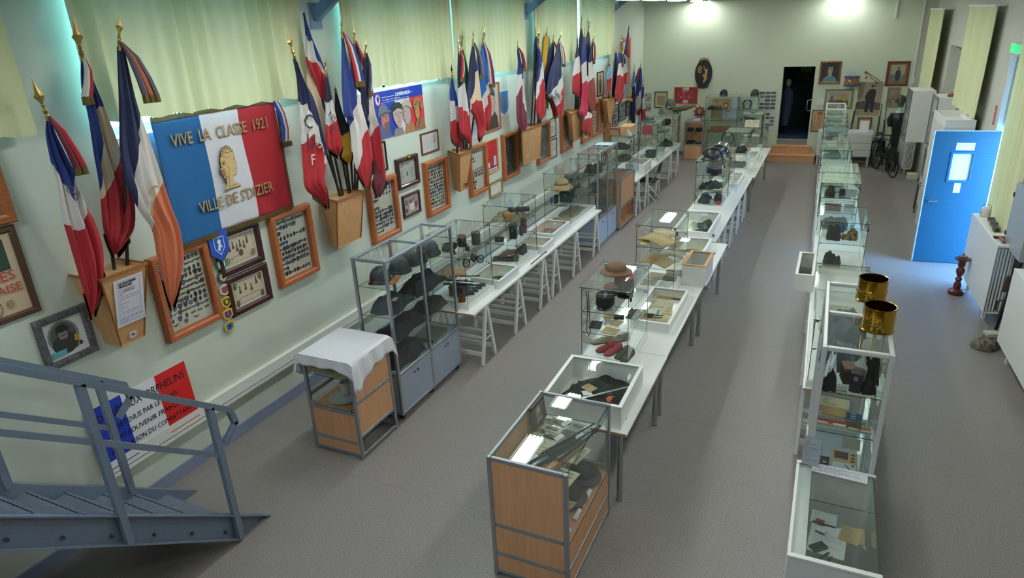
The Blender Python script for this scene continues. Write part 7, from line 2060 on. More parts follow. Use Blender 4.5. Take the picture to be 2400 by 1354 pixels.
# ---------------------------------------------------------------- newspaper showcase
def bent_paper(loc,w_,d_,rz,c,label,sag=0.03):
 t = thing('newspaper',label,'newspaper',loc,rz)
 m = MB()
 N = 14
 a = [(m.av((w_ * (k / N - 0.5),-d_ / 2,sag * math.sin(PI * k / N * 1.1) + 0.01)),m.av((w_ * (k / N - 0.5),d_ / 2,sag * math.sin(PI * k / N * 1.1 + 0.4) + 0.02))) for k in range(N + 1)]
 for k in range(N):
  m.af((a[k][0],a[k + 1][0],a[k + 1][1],a[k][1]))
 o = m.build('pages',mat(c,0.85,noise=(7,'b0976a',0.35)),t,smooth=True)
 md = o.modifiers.new('solid','SOLIDIFY'); md.thickness = 0.012
 return t
bent_paper((-1.76,7.68,1.33),0.42,0.28,-0.5,'cdb587','large yellowed folded newspaper on the upper shelf')
bent_paper((-1.72,7.95,1.32),0.3,0.3,0.4,'dcd4be','lighter newspaper behind the large yellowed one')
paper((-1.94,7.52,1.317),0.1,0.2,'yellow paper edge at the left of the upper shelf',0.1,0,'cfc070',lines=0)
bent_paper((-1.76,7.68,1.06),0.36,0.3,-0.25,'b99c6c','brown folded newspaper with a dark picture on the lower shelf')
bent_paper((-1.64,7.95,1.06),0.26,0.2,0.3,'cfc8b8','pale papers behind the brown newspaper')
for k,(x,y,w_,h,c,a,lb) in enumerate(((-1.92,7.5,0.18,0.22,'b9b59a',0.05,'engraved page at the bottom left of the newspaper showcase'),(-1.73,7.5,0.16,0.2,'cfd3c8',-0.1,'pale poster at the bottom front of the newspaper showcase'),(-1.7,7.72,0.16,0.16,'5a5c4c',0.1,'dark photograph page in the newspaper showcase'),(-1.92,7.76,0.2,0.2,'c6b692',-0.1,'beige page at the back left of the newspaper showcase'),(-1.7,7.92,0.2,0.18,'b0aa8e',0.2,'grey-beige page at the back right of the newspaper showcase'))):
 paper((x,y,0.813 + 0.002 * k),w_,h,lb,a,0,c,lines=5,seed=k)
lump((-1.36,8.12,0.757),(0.2,0.42,0.1),'4b4a3c','heap of dark rusty shell splinters in the deep box',0,'shell_splinters','relics',47,noise=(20,'2f2e26',0.2))['kind'] = 'stuff'
pot((-1.4,7.98,0.84),[(0.0,0),(0.02,0),(0.02,0.004),(0,0.005)],'c9c04a','small yellow disc on the shell splinters','yellow_disc','disc',0,0.4)
pot((-1.33,8.0,0.85),[(0.0,0),(0.02,0),(0.02,0.004),(0,0.005)],'b9aa7a','small tan disc on the shell splinters','tan_disc','disc',0,0.4)
t = thing('strap_piece','small black strap lying on the white table corner','strap',(-1.34,9.1,0.742),0.6)
MB().box((-0.06,-0.012,0),(0.06,0.012,0.008)).build('strap',M_BLACK,t,bevel=0.003)
pot((-1.58,8.95,0.757),[(0.0,0.01),(0.1,0.012),(0.13,0.04),(0.135,0.04),(0.11,0.004),(0,0)],'8a8a74','round glass dish in the white display box','glass_dish','dish',0.1,0.15)
lump((-1.8,9.05,0.757),(0.14,0.4,0.05),'a39b7c','beige cloth at the left of the round glass dish',0,'beige_cloth','cloth',48)
paper((-1.72,8.68,0.758),0.28,0.14,'white card at the near end of the glass dish box',0.1,0,'d8d5c8',lines=0)
box_item((-1.85,8.72,0.757),(0.09,0.05,0.03),'4f4c40','small dark clasp case in the glass dish box','clasp_case','case',0.4)
lump((-1.66,10.15,0.757),(0.36,0.6,0.12),'3c4038','dark grey-green crumpled cloth in the display box before the iron helmets',0.2,'crumpled_cloth','cloth',49,fold=0.6)
pot((-1.68,9.85,0.86),[(0.0,0),(0.025,0),(0.025,0.006),(0,0.008)],'d2cfbf','white round button on the crumpled dark cloth','white_button','button',0,0.4)

# ---------------------------------------------------------------- iron helmet showcase
helmet('adrian',(-1.78,11.55,1.558),0,'3b3a3d','front iron helmet with a crest on the middle row showcase',0.35,0.6,1.2)
helmet('adrian',(-1.74,11.86,1.558),0.1,'45464b','second iron crested helmet, standing just behind the first',0.3,0.7,1.2)
helmet('m1',(-1.74,12.25,1.558),0,'b9bcc2','polished silver helmet behind the two iron ones',0.15,0.9,1.1)
kepi((-1.72,11.6,1.318),-PI / 2,'24262e','8a8690','dark cap with a white top band on the upper shelf under the iron helmets',1.1)
box_item((-1.92,11.6,1.318),(0.1,0.1,0.15),'9fb0b4','pale glassy flask box at the left of the upper shelf, iron helmet case','flask_box','box',hinge=False,rough=0.2)
lump((-1.8,11.75,1.318),(0.3,0.3,0.08),'3a3c40','dark cloth on the upper shelf under the iron helmets',0,'dark_cloth','cloth',50)
lump((-1.85,11.6,1.068),(0.24,0.3,0.12),'1a1c1e','black leather gear on the middle shelf under the iron helmets',0,'leather_gear','leather',51,belt=0.4)
lump((-1.7,11.65,1.068),(0.14,0.26,0.15),'39403e','dark grey gas mask on the middle shelf under the iron helmets',0,'gas_mask','gas mask',52)
paper((-1.84,11.45,1.071),0.26,0.12,'white card strip at the front of the middle shelf, iron helmet case',0,0,'d5d6cc',lines=0)
lump((-1.88,11.65,0.813),(0.2,0.34,0.15),'16171a','black boots heap on the floor of the iron helmet case',0,'boots_heap','boots',53)
pot((-1.86,11.6,0.96),[(0.03,0),(0.05,0.01),(0.03,0.03)],'4f8fc0','sky-blue enamel piece on the black boots','blue_badge','badge',0,0.3)
pot((-1.74,11.48,0.813),[(0.04,0),(0.04,0.08),(0.045,0.085)],'9aa0a4','white and steel cup at the front of the iron helmet case','steel_cup','cup',0.6,0.25)
box_item((-1.64,11.5,0.813),(0.08,0.06,0.05),'a02a38','small red box at the right front of the iron helmet case','red_box','box',hinge=False)
lump((-1.66,11.75,0.813),(0.16,0.28,0.16),'1c1d21','dark folded tunic beside the red box',0,seed=54)
for k,z in enumerate((1.118,1.368,0.813)):
 bent_paper((-1.78,12.45,z + 0.01),0.36,0.4,0.2 * (k - 1),'c9bfa2',('open old register on the middle shelf behind the iron helmet case','open old register on the top shelf behind the iron helmet case','pile of old papers on the floor behind the iron helmet case')[k])
lump((-1.78,14.7,1.118),(0.34,0.4,0.16),'25201f','dark reddish folded tunic under the low glass top, far middle row',0,seed=55)
lump((-1.78,14.75,0.815),(0.34,0.4,0.12),'6f7064','grey cloth with papers under the dark reddish tunic',0,'grey_cloth','cloth',56)
book((-1.78,17.0,1.268),0.16,0.2,0.03,'b9a27c','open book standing on the top shelf of the last middle showcase',open_=True,tilt=0.8)
book((-1.78,17.0,1.064),0.17,0.22,0.03,'b9a27c','open book on the middle shelf of the last middle showcase',open_=True)
lump((-1.78,17.15,0.815),(0.3,0.3,0.08),'8a8a7c','grey papers on the floor of the last middle showcase',0,'papers_heap','papers',57)
for k,(y,c) in enumerate(((12.9,'d6d2c4'),(13.25,'c8bea2'),(13.5,'d9d6cc'))):
 paper((-1.76,y,0.757),0.22,0.24,('nearest','middle','farthest')[k] + ' sheet in the narrow box beyond the iron helmets',0.04,0,c,lines=5)
for k,y in enumerate((14.3,14.6,14.9,15.2)):
 paper((-1.5,y,0.742),0.14,0.2,('first','second','third','fourth')[k] + ' pale leaflet lying along the edge of the farthest middle table',0.02,0,'dcd6c6',lines=3,group='leaflets along the farthest middle table')
paper((-1.76,15.6,0.757),0.26,0.5,'grey chart lying in the box of the farthest middle table',0,0,'b9bab4',lines=8)

# ================================================================ right row contents
def R3w(y,dx=0.0):
 return x3(y) + dx
# brass shell cases on the tall white-framed case
def brass_case(x,y,label,seed):
 t = thing('shell_case',label,'shell case',(x,y,1.803))
 MB().lathe([(0.105,0.0),(0.107,0.004),(0.1,0.012),(0.1,0.165),(0.103,0.168),(0.1,0.17),(0.094,0.168),(0.094,0.014),(0.0,0.012)],40).build('casing',mat('a8822c',0.16,1.0,noise=(6,'8a6a24',0.3)),t,smooth=True)
 m = MB()
 for a0 in (-1.9,0.4,2.6):
  for k in range(7):
   a = a0 + 0.11 * (k - 3)
   m.tube([(0.101 * math.cos(a),0.101 * math.sin(a),0.05 + 0.012 * math.sin(k * 2)),(0.102 * math.cos(a + 0.09),0.102 * math.sin(a + 0.09),0.06 + 0.012 * math.cos(k * 2))],0.004,5)
  m.tube([(0.101 * math.cos(a0),0.101 * math.sin(a0),0.03),(0.103 * math.cos(a0),0.103 * math.sin(a0),0.12)],0.004,5)
  m.tube([(0.103 * math.cos(a0 + q),0.103 * math.sin(a0 + q),0.085) for q in (-0.25,-0.1,0.1,0.25)],0.004,5)
 m.build('relief_anchor',mat('c09a40',0.25,1.0),t)
 return t
brass_case(0.42,4.76,'brass shell case with an anchor relief, the nearer of the two',1)
brass_case(0.395,5.3,'brass shell case with relief decoration, the farther of the two',2)
CX = 0.3
lump((CX - 0.05,5.3,1.462),(0.3,0.4,0.26),'4a5257','grey-blue rounded pack seen through the rear top pane',0,'grey_pack','bag',61,fold=0.15)
lump((CX - 0.08,4.84,1.462),(0.24,0.3,0.24),'56606a','grey-blue uniform bust seen through the near top pane',0,seed=62,fold=0.25)
pot((CX + 0.06,4.63,1.462),[(0.03,0),(0.045,0.02),(0.05,0.12),(0.015,0.17),(0.012,0.24),(0.025,0.25),(0.02,0.3)],'b5c4c4','clear glass decanter in the tall white-framed case','decanter','decanter',0.1,0.08)
pot((CX + 0.12,4.7,1.462),[(0.05,0),(0.065,0.02),(0.065,0.08),(0.05,0.085),(0.06,0.1)],'9a9170','round brass-topped tin beside the glass decanter','round_tin','tin',0.5,0.3)
lump((CX - 0.13,4.55,1.462),(0.07,0.16,0.24),'d5d9de','white glove standing on the upper shelf of the tall white-framed case',0,'white_glove','glove',63,fold=0.3)
lump((CX - 0.13,4.45,1.462),(0.08,0.1,0.14),'15171c','black cap edge beneath the white glove',0,'black_cap','black_cap',64)  # edge of a plain black cap
box_item((CX + 0.0,4.6,1.462),(0.12,0.12,0.12),'3d352c','brown open leather case on the upper shelf of the tall white-framed case','leather_case','case',0.2,lid='6a4a34')
t = box_item((CX + 0.03,4.48,1.462),(0.07,0.09,0.14),'14151a','black upright binocular case before the brown leather case','binocular_case','case',-0.2)
lump((CX + 0.1,4.47,1.462),(0.09,0.08,0.1),'111215','black binoculars beside the upright case',0.3,'binoculars','binoculars',65)
lump((CX + 0.12,4.65,1.462),(0.1,0.12,0.26),'1d1b1d','dark boot shaft behind the binoculars',0,'boot_shaft','boot',66)
paper((CX - 0.02,4.4,1.463),0.16,0.1,'pale sheet under the binoculars',0,0,'cfcfc4',lines=3)
ZM = 1.152
def tri_pennant(x,y,z,w_,d_,c,lb,rot=0.0,tilt=-0.25):
 return paper((x,y,z),w_,d_,lb,rot,tilt,'d8cdb0',lines=0,name='pennant_card',cat='pennant',thick=0.003,pic=(('r',c[0],0,d_ * 0.62,w_,d_),('r',c[1],0,0,w_,d_ * 0.3),('e','b0502c',w_ * 0.5,d_ * 0.47,w_ * 0.1,d_ * 0.12)))
tri_pennant(CX - 0.19,4.42,ZM + 0.03,0.2,0.16,('a8283a','8a9078'),'old red, cream and green flag piece on the shelf edge')
tri_pennant(CX + 0.02,4.41,ZM + 0.03,0.14,0.13,('c0584a','5a8f98'),'small red, cream and teal flag piece right of the larger one',-0.05)
paper((CX - 0.15,4.62,ZM),0.16,0.12,'brown board behind the larger flag piece',-0.05,0,'a98d5e',lines=0,thick=0.01,name='board',cat='board')
paper((CX - 0.17,4.75,ZM),0.2,0.14,'cream sheet at the back of the flag-piece shelf',-0.05,0,'cfc6a4',lines=4)
paper((CX + 0.0,4.6,ZM + 0.005),0.11,0.1,'blue card with three pale strokes beside the brown board',-0.05,0,'2f5078',lines=0,pic=(('r','c9ccd2',0.04,0.02,0.07,0.03),('r','c9ccd2',0.04,0.05,0.07,0.06),('r','c9ccd2',0.04,0.08,0.07,0.09)))
lump((CX + 0.06,4.54,ZM),(0.1,0.08,0.03),'5a5a44','olive cord with buttons on the flag-piece shelf',0,'olive_cord','cord',67)
for k,(x,y,w_,h,c,lb,pic) in enumerate(((-0.05,4.52,0.17,0.16,'b9a276','beige print with a dark crowd scene and round stamps',(('r','4a4436',0.02,0.05,0.11,0.14),('e','4a4a3c',0.14,0.12,0.014,0.012),('e','4a4a3c',0.14,0.08,0.014,0.012),('e','4a4a3c',0.14,0.04,0.014,0.012))),(-0.17,4.44,0.11,0.12,'3c3f3c','dark collage of coins at the left bottom of the tall white-framed case',(('e','b9bab4',0.08,0.05,0.014,0.01),('e','77786c',0.04,0.08,0.02,0.015))),(-0.17,4.6,0.06,0.12,'b28e62','small tan card beside the coin collage',None),(-0.04,4.42,0.15,0.1,'c6d2d4','pale blue sheet with a dark pen at the bottom front',(('l','3a3f3c',[(0.08,0.08),(0.12,0.02)],0.008),('r','4f6fb0',0.12,0.07,0.14,0.09))),(0.02,4.72,0.12,0.14,'8f917e','grey-green photograph at the bottom back of the tall white-framed case',None))):
 paper((CX + x,y,0.848 + 0.001 * k),w_,h,lb,-0.04,0,c,lines=0,pic=pic)
# desk case nearest
def dk(x,y,z=0.628):
 return (0.05 + x,3.42 + y,z)
paper(dk(0.1,0.38),0.22,0.3,'white printed sheet on the shelf of the desk case',-0.08,0,'d5dde0',ink='9aa3a8',lines=14)
paper(dk(0.11,0.66),0.16,0.14,'second pale sheet at the back of the desk case',-0.06,0,'ccd5d6',ink='9aa3a8',lines=6)
paper(dk(0.28,0.55),0.12,0.17,'brown envelope right of the printed sheet',-0.2,0,'b59d6d',lines=0,thick=0.004,name='envelope',cat='envelope')
paper(dk(0.4,0.55),0.04,0.16,'narrow tan card at the right pane of the desk case',0,0,'a8946a',lines=0)
paper(dk(0.1,0.1),0.26,0.2,'cream sheet at the near end of the desk case',-0.06,0,'cfd1b8',lines=0)
box_item(dk(0.17,0.66,0.632),(0.05,0.03,0.025),'6a1f33','dark red medal box lid in the desk case','small_box','box',-0.15,hinge=False)  # loose lid of the medal box, built as a small box
t = box_item(dk(0.18,0.585,0.632),(0.06,0.05,0.02),'5a1c30','open medal box with a white lining below its lid','medal_box','box',-0.3,lid='d8d5d8',hinge=False)
t = thing('tin_case','open dark tin pen case on the white printed sheet','case',dk(0.17,0.42,0.632),0.75)
m = MB(); m.box((-0.05,-0.03,0),(0.05,0.03,0.003)).box((-0.05,-0.03,0),(0.05,-0.027,0.015)).box((-0.05,0.027,0),(0.05,0.03,0.015)).box((-0.05,-0.03,0),(-0.047,0.03,0.015)).box((0.047,-0.03,0),(0.05,0.03,0.015)); m.build('tin',mat('4a4f48',0.4,0.5),t)
MB().tube([(-0.04,0,0.01),(0.04,0.005,0.01)],0.006,8).build('pen',M_BLACK,t)
for k,(x,y,a,lb) in enumerate(((0.2,0.345,0.95,'first black fountain pen, nearest the tin case'),(0.225,0.31,1.1,'second black fountain pen of the three'),(0.285,0.27,0.9,'third black fountain pen, at the sheet corner'))):
 t = thing('fountain_pen',lb,'pen',dk(x,y,0.638),a,'black fountain pens in the desk case')
 MB().tube([(-0.055,0,0),(-0.045,0,0),(0.01,0,0)],[0.004,0.006,0.0065],8).build('barrel',M_BLACK,t,smooth=True)
 MB().tube([(0.01,0,0),(0.055,0,0),(0.06,0,0)],[0.0075,0.0072,0.004],8).build('cap',mat('22282a',0.3),t,smooth=True)
for k,(x,y) in enumerate(((0.33,0.2),(0.41,0.19))):
 paper(dk(x,y),0.07,0.06,('oval dark portrait on a cream card','oval grey portrait on a cream card at the right pane')[k],-0.1,0,'c9c5ae',lines=0,pic=(('e',('3a322c','7d8078')[k],0.035,0.03,0.022,0.018),('e','a89a88',0.035,0.032,0.008,0.009)),name='portrait_card',cat='portrait')
pot(dk(0.17,0.12),[(0.016,0),(0.018,0.004),(0.014,0.012),(0.02,0.02),(0.016,0.03)],'24262a','small dark glass knob at the near end of the desk case','glass_knob','glass_knob',0.2,0.2)  # a loose glass knob
t = thing('notice_stand','clear stand with a printed notice on the near case, another sheet lying before it','notice',(0.06,4.28,0.915),-0.12)
pane('acrylic_sheet',(-0.02,0.02,0),(0.13,0.023,0.24),t)
MB().box((0.0,0.024,0.01),(0.11,0.0255,0.235)).build('sheet',mat('c8cbd8',0.7),t)
P = Pic(0); P.lines('77798c',0.015,0.03,0.095,0.2,12,0.004,3); o = P.done('print',t); o.rotation_euler = (R(90),0,0); o.location = (0,0.0235,0.0)
paper((0.13,4.25,0.916),0.34,0.1,'white printed page with a round logo lying on the desk case',-0.06,0,'eceef4',ink='6a6c78',lines=7,seed=9,pic=(('e','3a3c4a',0.02,0.02,0.012,0.01),('e','eceef4',0.02,0.02,0.009,0.007)))
# low wide showcase (papers)
for k,(x,y,w_,h,c,lb) in enumerate(((0.08,6.9,0.32,0.25,'cfd1c8','pale poster seen through the low wide showcase'),(0.1,6.55,0.3,0.25,'b9a88a','brown sheet below the pale poster'),(0.4,6.95,0.12,0.22,'b07a72','pinkish leaflet at the right pane of the low wide showcase'),(0.08,6.15,0.34,0.3,'c2c5be','grey-white sheet at the near end of the low wide showcase'))):
 paper((x - 0.0,y,1.118),w_,h,lb,R3,0,c,lines=5)
lump((0.3,6.4,0.813),(0.34,0.7,0.1),'7f7a68','khaki cloth at the floor of the low wide showcase',0,'khaki_cloth','cloth',71)
# dark tunic bust case
lump((x3(9) + 0.2,9.0,1.135),(0.16,0.22,0.24),'1f2224','dark tunic bust on the shelf of the gilt badge showcase',0,seed=72,fold=0.15)
lump((x3(9) + 0.38,9.05,1.135),(0.18,0.2,0.1),'8a7238','cluster of gilt badges and cords beside the dark bust',0,'gilt_badges','badges',73,noise=(40,'3a2c18',0.05),fold=0.8)['kind'] = 'stuff'
pot((x3(9) + 0.4,9.28,1.135),[(0.02,0),(0.022,0.1),(0.012,0.12)],'7fb8c0','slim turquoise vase at the back of the gilt badge showcase','vase','vase',0,0.2)
pot((x3(9) + 0.3,9.28,1.135),[(0.02,0),(0.03,0.05),(0.016,0.1)],'23508a','deep blue cup at the back of the gilt badge showcase','blue_cup','cup',0,0.2)
lump((x3(9) + 0.22,8.95,0.813),(0.2,0.22,0.16),'1c2422','black fur cap on the floor of the gilt badge showcase',0,'fur_cap','cap',74,fold=0.5)
paper((x3(9) + 0.12,8.8,0.814),0.2,0.14,'yellow booklet at the floor of the gilt badge showcase',0,0,'c9b56a',lines=3)
paper((x3(9) + 0.34,8.8,0.815),0.16,0.16,'white card with a pen, floor of the gilt badge showcase',0,0,'dadcd8',lines=0,pic=(('l','2a2c30',[(0.02,0.03),(0.13,0.07)],0.008),))
# field telephone cases
Xf = x3(10.7)
lump((Xf + 0.14,10.62,1.298),(0.13,0.2,0.14),'2f2a26','dark leather holster on the top shelf of the telephone case',0,'holster','holster',75)
pot((Xf + 0.3,10.62,1.298),[(0.04,0),(0.045,0.05),(0.03,0.1)],'2a3036','black telephone dial piece on the top shelf','telephone_piece','telephone',0.3,0.3)
box_item((Xf + 0.42,10.6,1.298),(0.12,0.16,0.12),'a8b4b4','pale grey box with a ring at the right of the top shelf','grey_box','box',0)
box_item((Xf + 0.42,10.6,1.078),(0.13,0.18,0.08),'d3d6d2','white box under the pale grey one','white_box','box',0,lid='8a9094')
box_item((Xf + 0.2,10.6,1.078),(0.22,0.14,0.08),'6a2434','dark red case on the middle shelf of the telephone case','red_case','case',0)
lump((Xf + 0.25,10.7,0.813),(0.36,0.4,0.14),'3a3c38','dark gear on the floor of the telephone case',0,'gear_heap','gear',76)
t = thing('tripod_cable','black cable crossing the telephone case','cable',(Xf + 0.05,10.55,1.3))
MB().tube([(0.05,0,0.02),(0.2,0.05,0.05),(0.3,0.02,0.02),(0.42,0.08,0.03)],0.006,6).build('cable',M_BLACK,t)
lump((Xf + 0.25,11.5,1.08),(0.36,0.4,0.14),'4a4d4a','grey cloth in the case behind the telephone gear',0,'grey_cloth','cloth',77)
Xg = x3(13.3)
for k,(x,y,c,r) in enumerate(((0.12,13.15,'c9b83a',0.03),(0.22,13.2,'b0392f',0.02),(0.3,13.12,'3d6a45',0.025),(0.38,13.2,'d08a7a',0.03),(0.18,13.3,'5a5c66',0.03),(0.32,13.3,'8a6d3a',0.03))):
 medal((Xg + x,y,1.118),('medal on a yellow ribbon','medal on a red ribbon','medal on a green ribbon','medal on a pink ribbon','medal on a grey ribbon','medal on a brown ribbon')[k] + ' in the case of small colourful badges',c)
lump((Xg + 0.24,13.35,0.813),(0.34,0.5,0.1),'5c5f58','grey cloth at the floor of the small badges case',0,'grey_cloth','cloth',78)
t = thing('black_strip','narrow black strip lying across the two far glass tops','strip',(Xg + 0.42,13.2,1.518),0)
MB().box((0,0,0),(0.02,0.8,0.012)).build('strip',M_BLACK,t)
Xh = x3(16)
t = thing('paper_boat','white folded boat-like headdress in the far right showcase','headdress',(Xh + 0.2,15.95,1.068),0.4)
MB().hexa([(-0.1,-0.03,0),(0.1,-0.03,0),(0.1,0.03,0),(-0.1,0.03,0),(-0.14,-0.005,0.08),(0.14,-0.005,0.1),(0.14,0.005,0.1),(-0.14,0.005,0.08)]).build('cloth',mat('d5dad6',0.7),t)
lump((Xh + 0.35,16.05,1.068),(0.14,0.2,0.16),'8a4a40','reddish figurine group beside the boat-like headdress',0,'figurine','figurine',79)
lump((Xh + 0.22,16.05,0.813),(0.34,0.4,0.14),'59625c','grey-green gear under the boat-like headdress',0,'gear_heap','gear',80)
t = paper((x3(17) + 0.08,16.62,1.25),0.34,0.2,'ruled grey board slanting in the far right showcase',0.0,R(35),'8f9698',ink='d5d8d8',lines=7,thick=0.01,name='ruled_board',cat='board')
lump((x3(17) + 0.2,16.8,0.813),(0.3,0.3,0.12),'6a6f68','grey pack under the ruled board',0,'grey_pack','bag',81)
lump((x3(17.5) + 0.2,17.6,0.96),(0.26,0.5,0.2),'7f8480','pale cloth inside the last framed showcase of the right row',0,'pale_cloth','cloth',82)
lump((-0.12,8.45,0.757),(0.13,0.5,0.08),'4a4440','dark relics in the small box jutting from the right row',0,'relics','relics',83)

# ================================================================ back wall
def bframe(x,z,w_,h,fw,m,label,back,name='picture_frame',off=0.0,dp=0.03):
 return wall_frame('B',bx(x),bz(z),w_ * 1.026,h * 1.026,fw,dp,m,label,back=back,name=name,off=off)
# oval plaque
t = thing('oval_plaque','large black oval plaque with ochre gothic 8 and J emblem, topped by a bow','plaque',(bx(-3.39),BY - 0.03,bz(2.3)),rot=WB)
MB().prism([(0.235 * math.cos(2 * PI * k / 40),0.37 * math.sin(2 * PI * k / 40)) for k in range(40)],0,0.02).build('board',mat('14151a',0.4),t)
P = Pic(0.0205)
P.e('23242a',0,0,0.215,0.345,32).e('14151a',0,0,0.2,0.33,32)
oc = 'b0894f'
for pts,w_ in (([(-0.16,0.14),(-0.1,0.2),(-0.05,0.14),(-0.12,0.1),(-0.16,0.14)],0.035),([(-0.12,0.1),(-0.06,0.06),(-0.1,0.02),(-0.15,0.06),(-0.12,0.1)],0.03),([(0.0,0.2),(0.03,0.12)],0.025)):
 P.l(oc,pts,w_)
P.p(oc,[(0.01,0.1),(0.11,0.13),(0.1,-0.14),(0.02,-0.26),(-0.01,-0.2),(0.03,-0.14),(0.0,-0.06),(-0.02,-0.1),(-0.02,-0.02),(0.04,0.0),(0.04,0.06)]).l('6a5532',[(-0.1,0.02),(-0.12,-0.18),(-0.03,-0.26)],0.006)
P.done('emblem',t)
MB().tube([(-0.14,0.3,0.02),(-0.1,0.39,0.03),(0,0.41,0.03),(0.1,0.39,0.03),(0.14,0.3,0.02)],0.014,8).build('bow',mat('8d6a55',0.6),t,smooth=True)
MB().prism([(-0.17,-0.28),(-0.12,-0.33),(0,-0.36),(0.12,-0.33),(0.17,-0.28),(0.13,-0.37),(0,-0.395),(-0.13,-0.37)],0.0,0.03).build('scroll',mat('1d1e22',0.4),t)
t = bframe(-4.17,1.48,0.66,0.48,0.02,wood('c79a5c','d5ab6e',6,0.4,0),'red board of round badges in a light frame, on the back wall','b02a35')
P = Pic(0.009)
rg = random.Random(4)
for k in range(30):
 x,y = 0.06 + (k % 8) * 0.075,0.2 + (k // 8) * 0.075
 Q = Pic(0.01); Q.e(rg.choice(['7d2a3a','3a5a80','4a4f45','c9c4ba','6a3030','2d3550']),x,y,0.022,0.022,10).e(rg.choice(['d2c9bc','2a2c34','8f3a3a']),x,y,0.011,0.011,8); Q.done('badge',t)
P.r('e6e0dc',0.24,0.39,0.42,0.465).r('4a5254',0.04,0.06,0.24,0.12).r('4a5254',0.42,0.06,0.62,0.12).r('c9b8b0',0.26,0.04,0.4,0.13); P.done('cards',t)
t = bframe(-4.71,1.39,0.36,0.44,0.02,M_BLACK,'black-framed yellowed newspaper page on the back wall, left','c8b88f')
P = Pic(0.009); P.r('8f8466',0.07,0.07,0.3,0.33).lines('4a4436',0.06,0.36,0.31,0.42,2,0.012,2); P.done('picture',t)
for k in range(2):
 t = thing('photo_sheet',('upper','lower')[k] + ' grey photograph sheet pinned beside the corner flags','photograph',(bx(-5.0),BY - 0.003,bz(1.55 - 0.27 * k)),rot=WB)
 MB().box((0,0,0),(0.21,0.25,0.002)).build('sheet',mat('a9a29c',0.8),t)
 P = Pic(0.0025)
 rg = random.Random(k)
 for q in range(10):
  P.e(rg.choice(['6d6762','8a847e','5a5450','bdb6b0']),rg.uniform(0.04,0.17),rg.uniform(0.04,0.2),0.03,0.02,8,rg.uniform(0,3))
 P.done('print',t)
# red star emblem
t = thing('star_emblem','red spiky star emblem with a gilt shield, on the back wall above the low counter','emblem',(bx(-3.44),BY - 0.02,bz(1.28)),rot=WB)
st = [((0.185 if k % 2 == 0 else 0.12) * math.sin(PI * k / 9),(0.19 if k % 2 == 0 else 0.125) * math.cos(PI * k / 9)) for k in range(18)]
MB().prism(st,0,0.015).build('star',mat('a8303a',0.5),t)
P = Pic(0.0155); P.e('4a2a28',0,0,0.1,0.11).p('8d8a5a',[(-0.06,0.09),(0.06,0.09),(0.07,0.0),(0,-0.1),(-0.07,0.0)]).e('2c2a24',0,-0.07,0.06,0.03).p('d5d0cc',[(-0.02,-0.1),(0.02,-0.1),(0.02,-0.14),(0,-0.17),(-0.02,-0.14)]).r('b04a3a',-0.02,0.1,0.02,0.13); P.done('shield',t)
# two sheets of small photographs
for k,(x,z,w_,h,n,lb) in enumerate(((-1.92,1.36,0.47,0.52,5,'upper sheet of small grey photographs left of the doorway'),(-1.72,0.83,0.26,0.5,5,'lower sheet of small grey photographs left of the doorway'))):
 t = thing('photo_board',lb,'photo board',(bx(x),BY - 0.003,bz(z)),rot=WB)
 MB().box((0,0,0),(w_,h,0.003)).build('board',mat('d0d3cc',0.7),t)
 P = Pic(0.0035)
 rg = random.Random(k + 7)
 c = 3 if k == 0 else 2
 for a in range(c):
  for b in range(n):
   if rg.random() < 0.12:
    continue
   x0,y0 = 0.02 + a * (w_ - 0.03) / c,0.02 + b * (h - 0.03) / n
   P.r(rg.choice(['5a5f5c','6d726d','474b48']),x0,y0,x0 + (w_ - 0.03) / c * 0.85,y0 + (h - 0.03) / n * 0.62).r('8d928c',x0 + 0.02,y0 + 0.03,x0 + (w_ - 0.03) / c * 0.6,y0 + (h - 0.03) / n * 0.4)
 P.done('photographs',t)
# portraits on the right of the doorway
GILT = mat('9a6f35',0.35,0.4,noise=(30,'5d3f22',0.1),bump=(40,1.0))
t = bframe(-0.51,2.01,0.49,0.55,0.05,GILT,'gilt-framed painted portrait of a soldier in pale blue','2f2a26','painting')
P = Pic(0.009)
P.r('2c2a26',0.05,0.05,0.45,0.51).p('5a7f95',[(0.08,0.05),(0.1,0.14),(0.18,0.2),(0.32,0.2),(0.4,0.14),(0.43,0.05)]).p('a08a78',[(0.2,0.18),(0.3,0.18),(0.29,0.25),(0.21,0.25)]).e('b09882',0.25,0.3,0.055,0.075).p('7a8a8c',[(0.19,0.34),(0.2,0.42),(0.31,0.42),(0.31,0.35)]).l('5a4a3c',[(0.21,0.27),(0.29,0.27)],0.01).l('3a2f28',[(0.22,0.315),(0.24,0.315)],0.006).l('3a2f28',[(0.265,0.315),(0.285,0.315)],0.006)
P.done('picture',t)
t = bframe(0.99,1.95,0.49,0.58,0.045,wood('5a3222','6d4230',6,0.35,0),'wide wood-framed picture of a standing soldier, top right of the back wall','8a5a45','painting')
P = Pic(0.009)
P.r('a39f88',0.09,0.09,0.41,0.51).p('6f7468',[(0.09,0.09),(0.41,0.09),(0.41,0.28),(0.25,0.25),(0.09,0.3)]).p('33363c',[(0.22,0.12),(0.3,0.12),(0.32,0.3),(0.31,0.38),(0.22,0.38),(0.2,0.3)]).e('7a6858',0.26,0.41,0.022,0.03).r('2c2f36',0.235,0.43,0.285,0.455)
P.done('picture',t)
t = bframe(1.08,1.44,0.28,0.48,0.01,wood('a08a68','b39c78',6,0.4,0),'faded brown print of flags under the wood-framed soldier','8f8670')
P = Pic(0.009); rg = random.Random(2)
for q in range(16):
 P.e(rg.choice(['6d6450','7d745c','5a5244','9c937a']),rg.uniform(0.05,0.24),rg.uniform(0.06,0.42),0.03,0.04,8,rg.uniform(0,3))
P.done('picture',t)
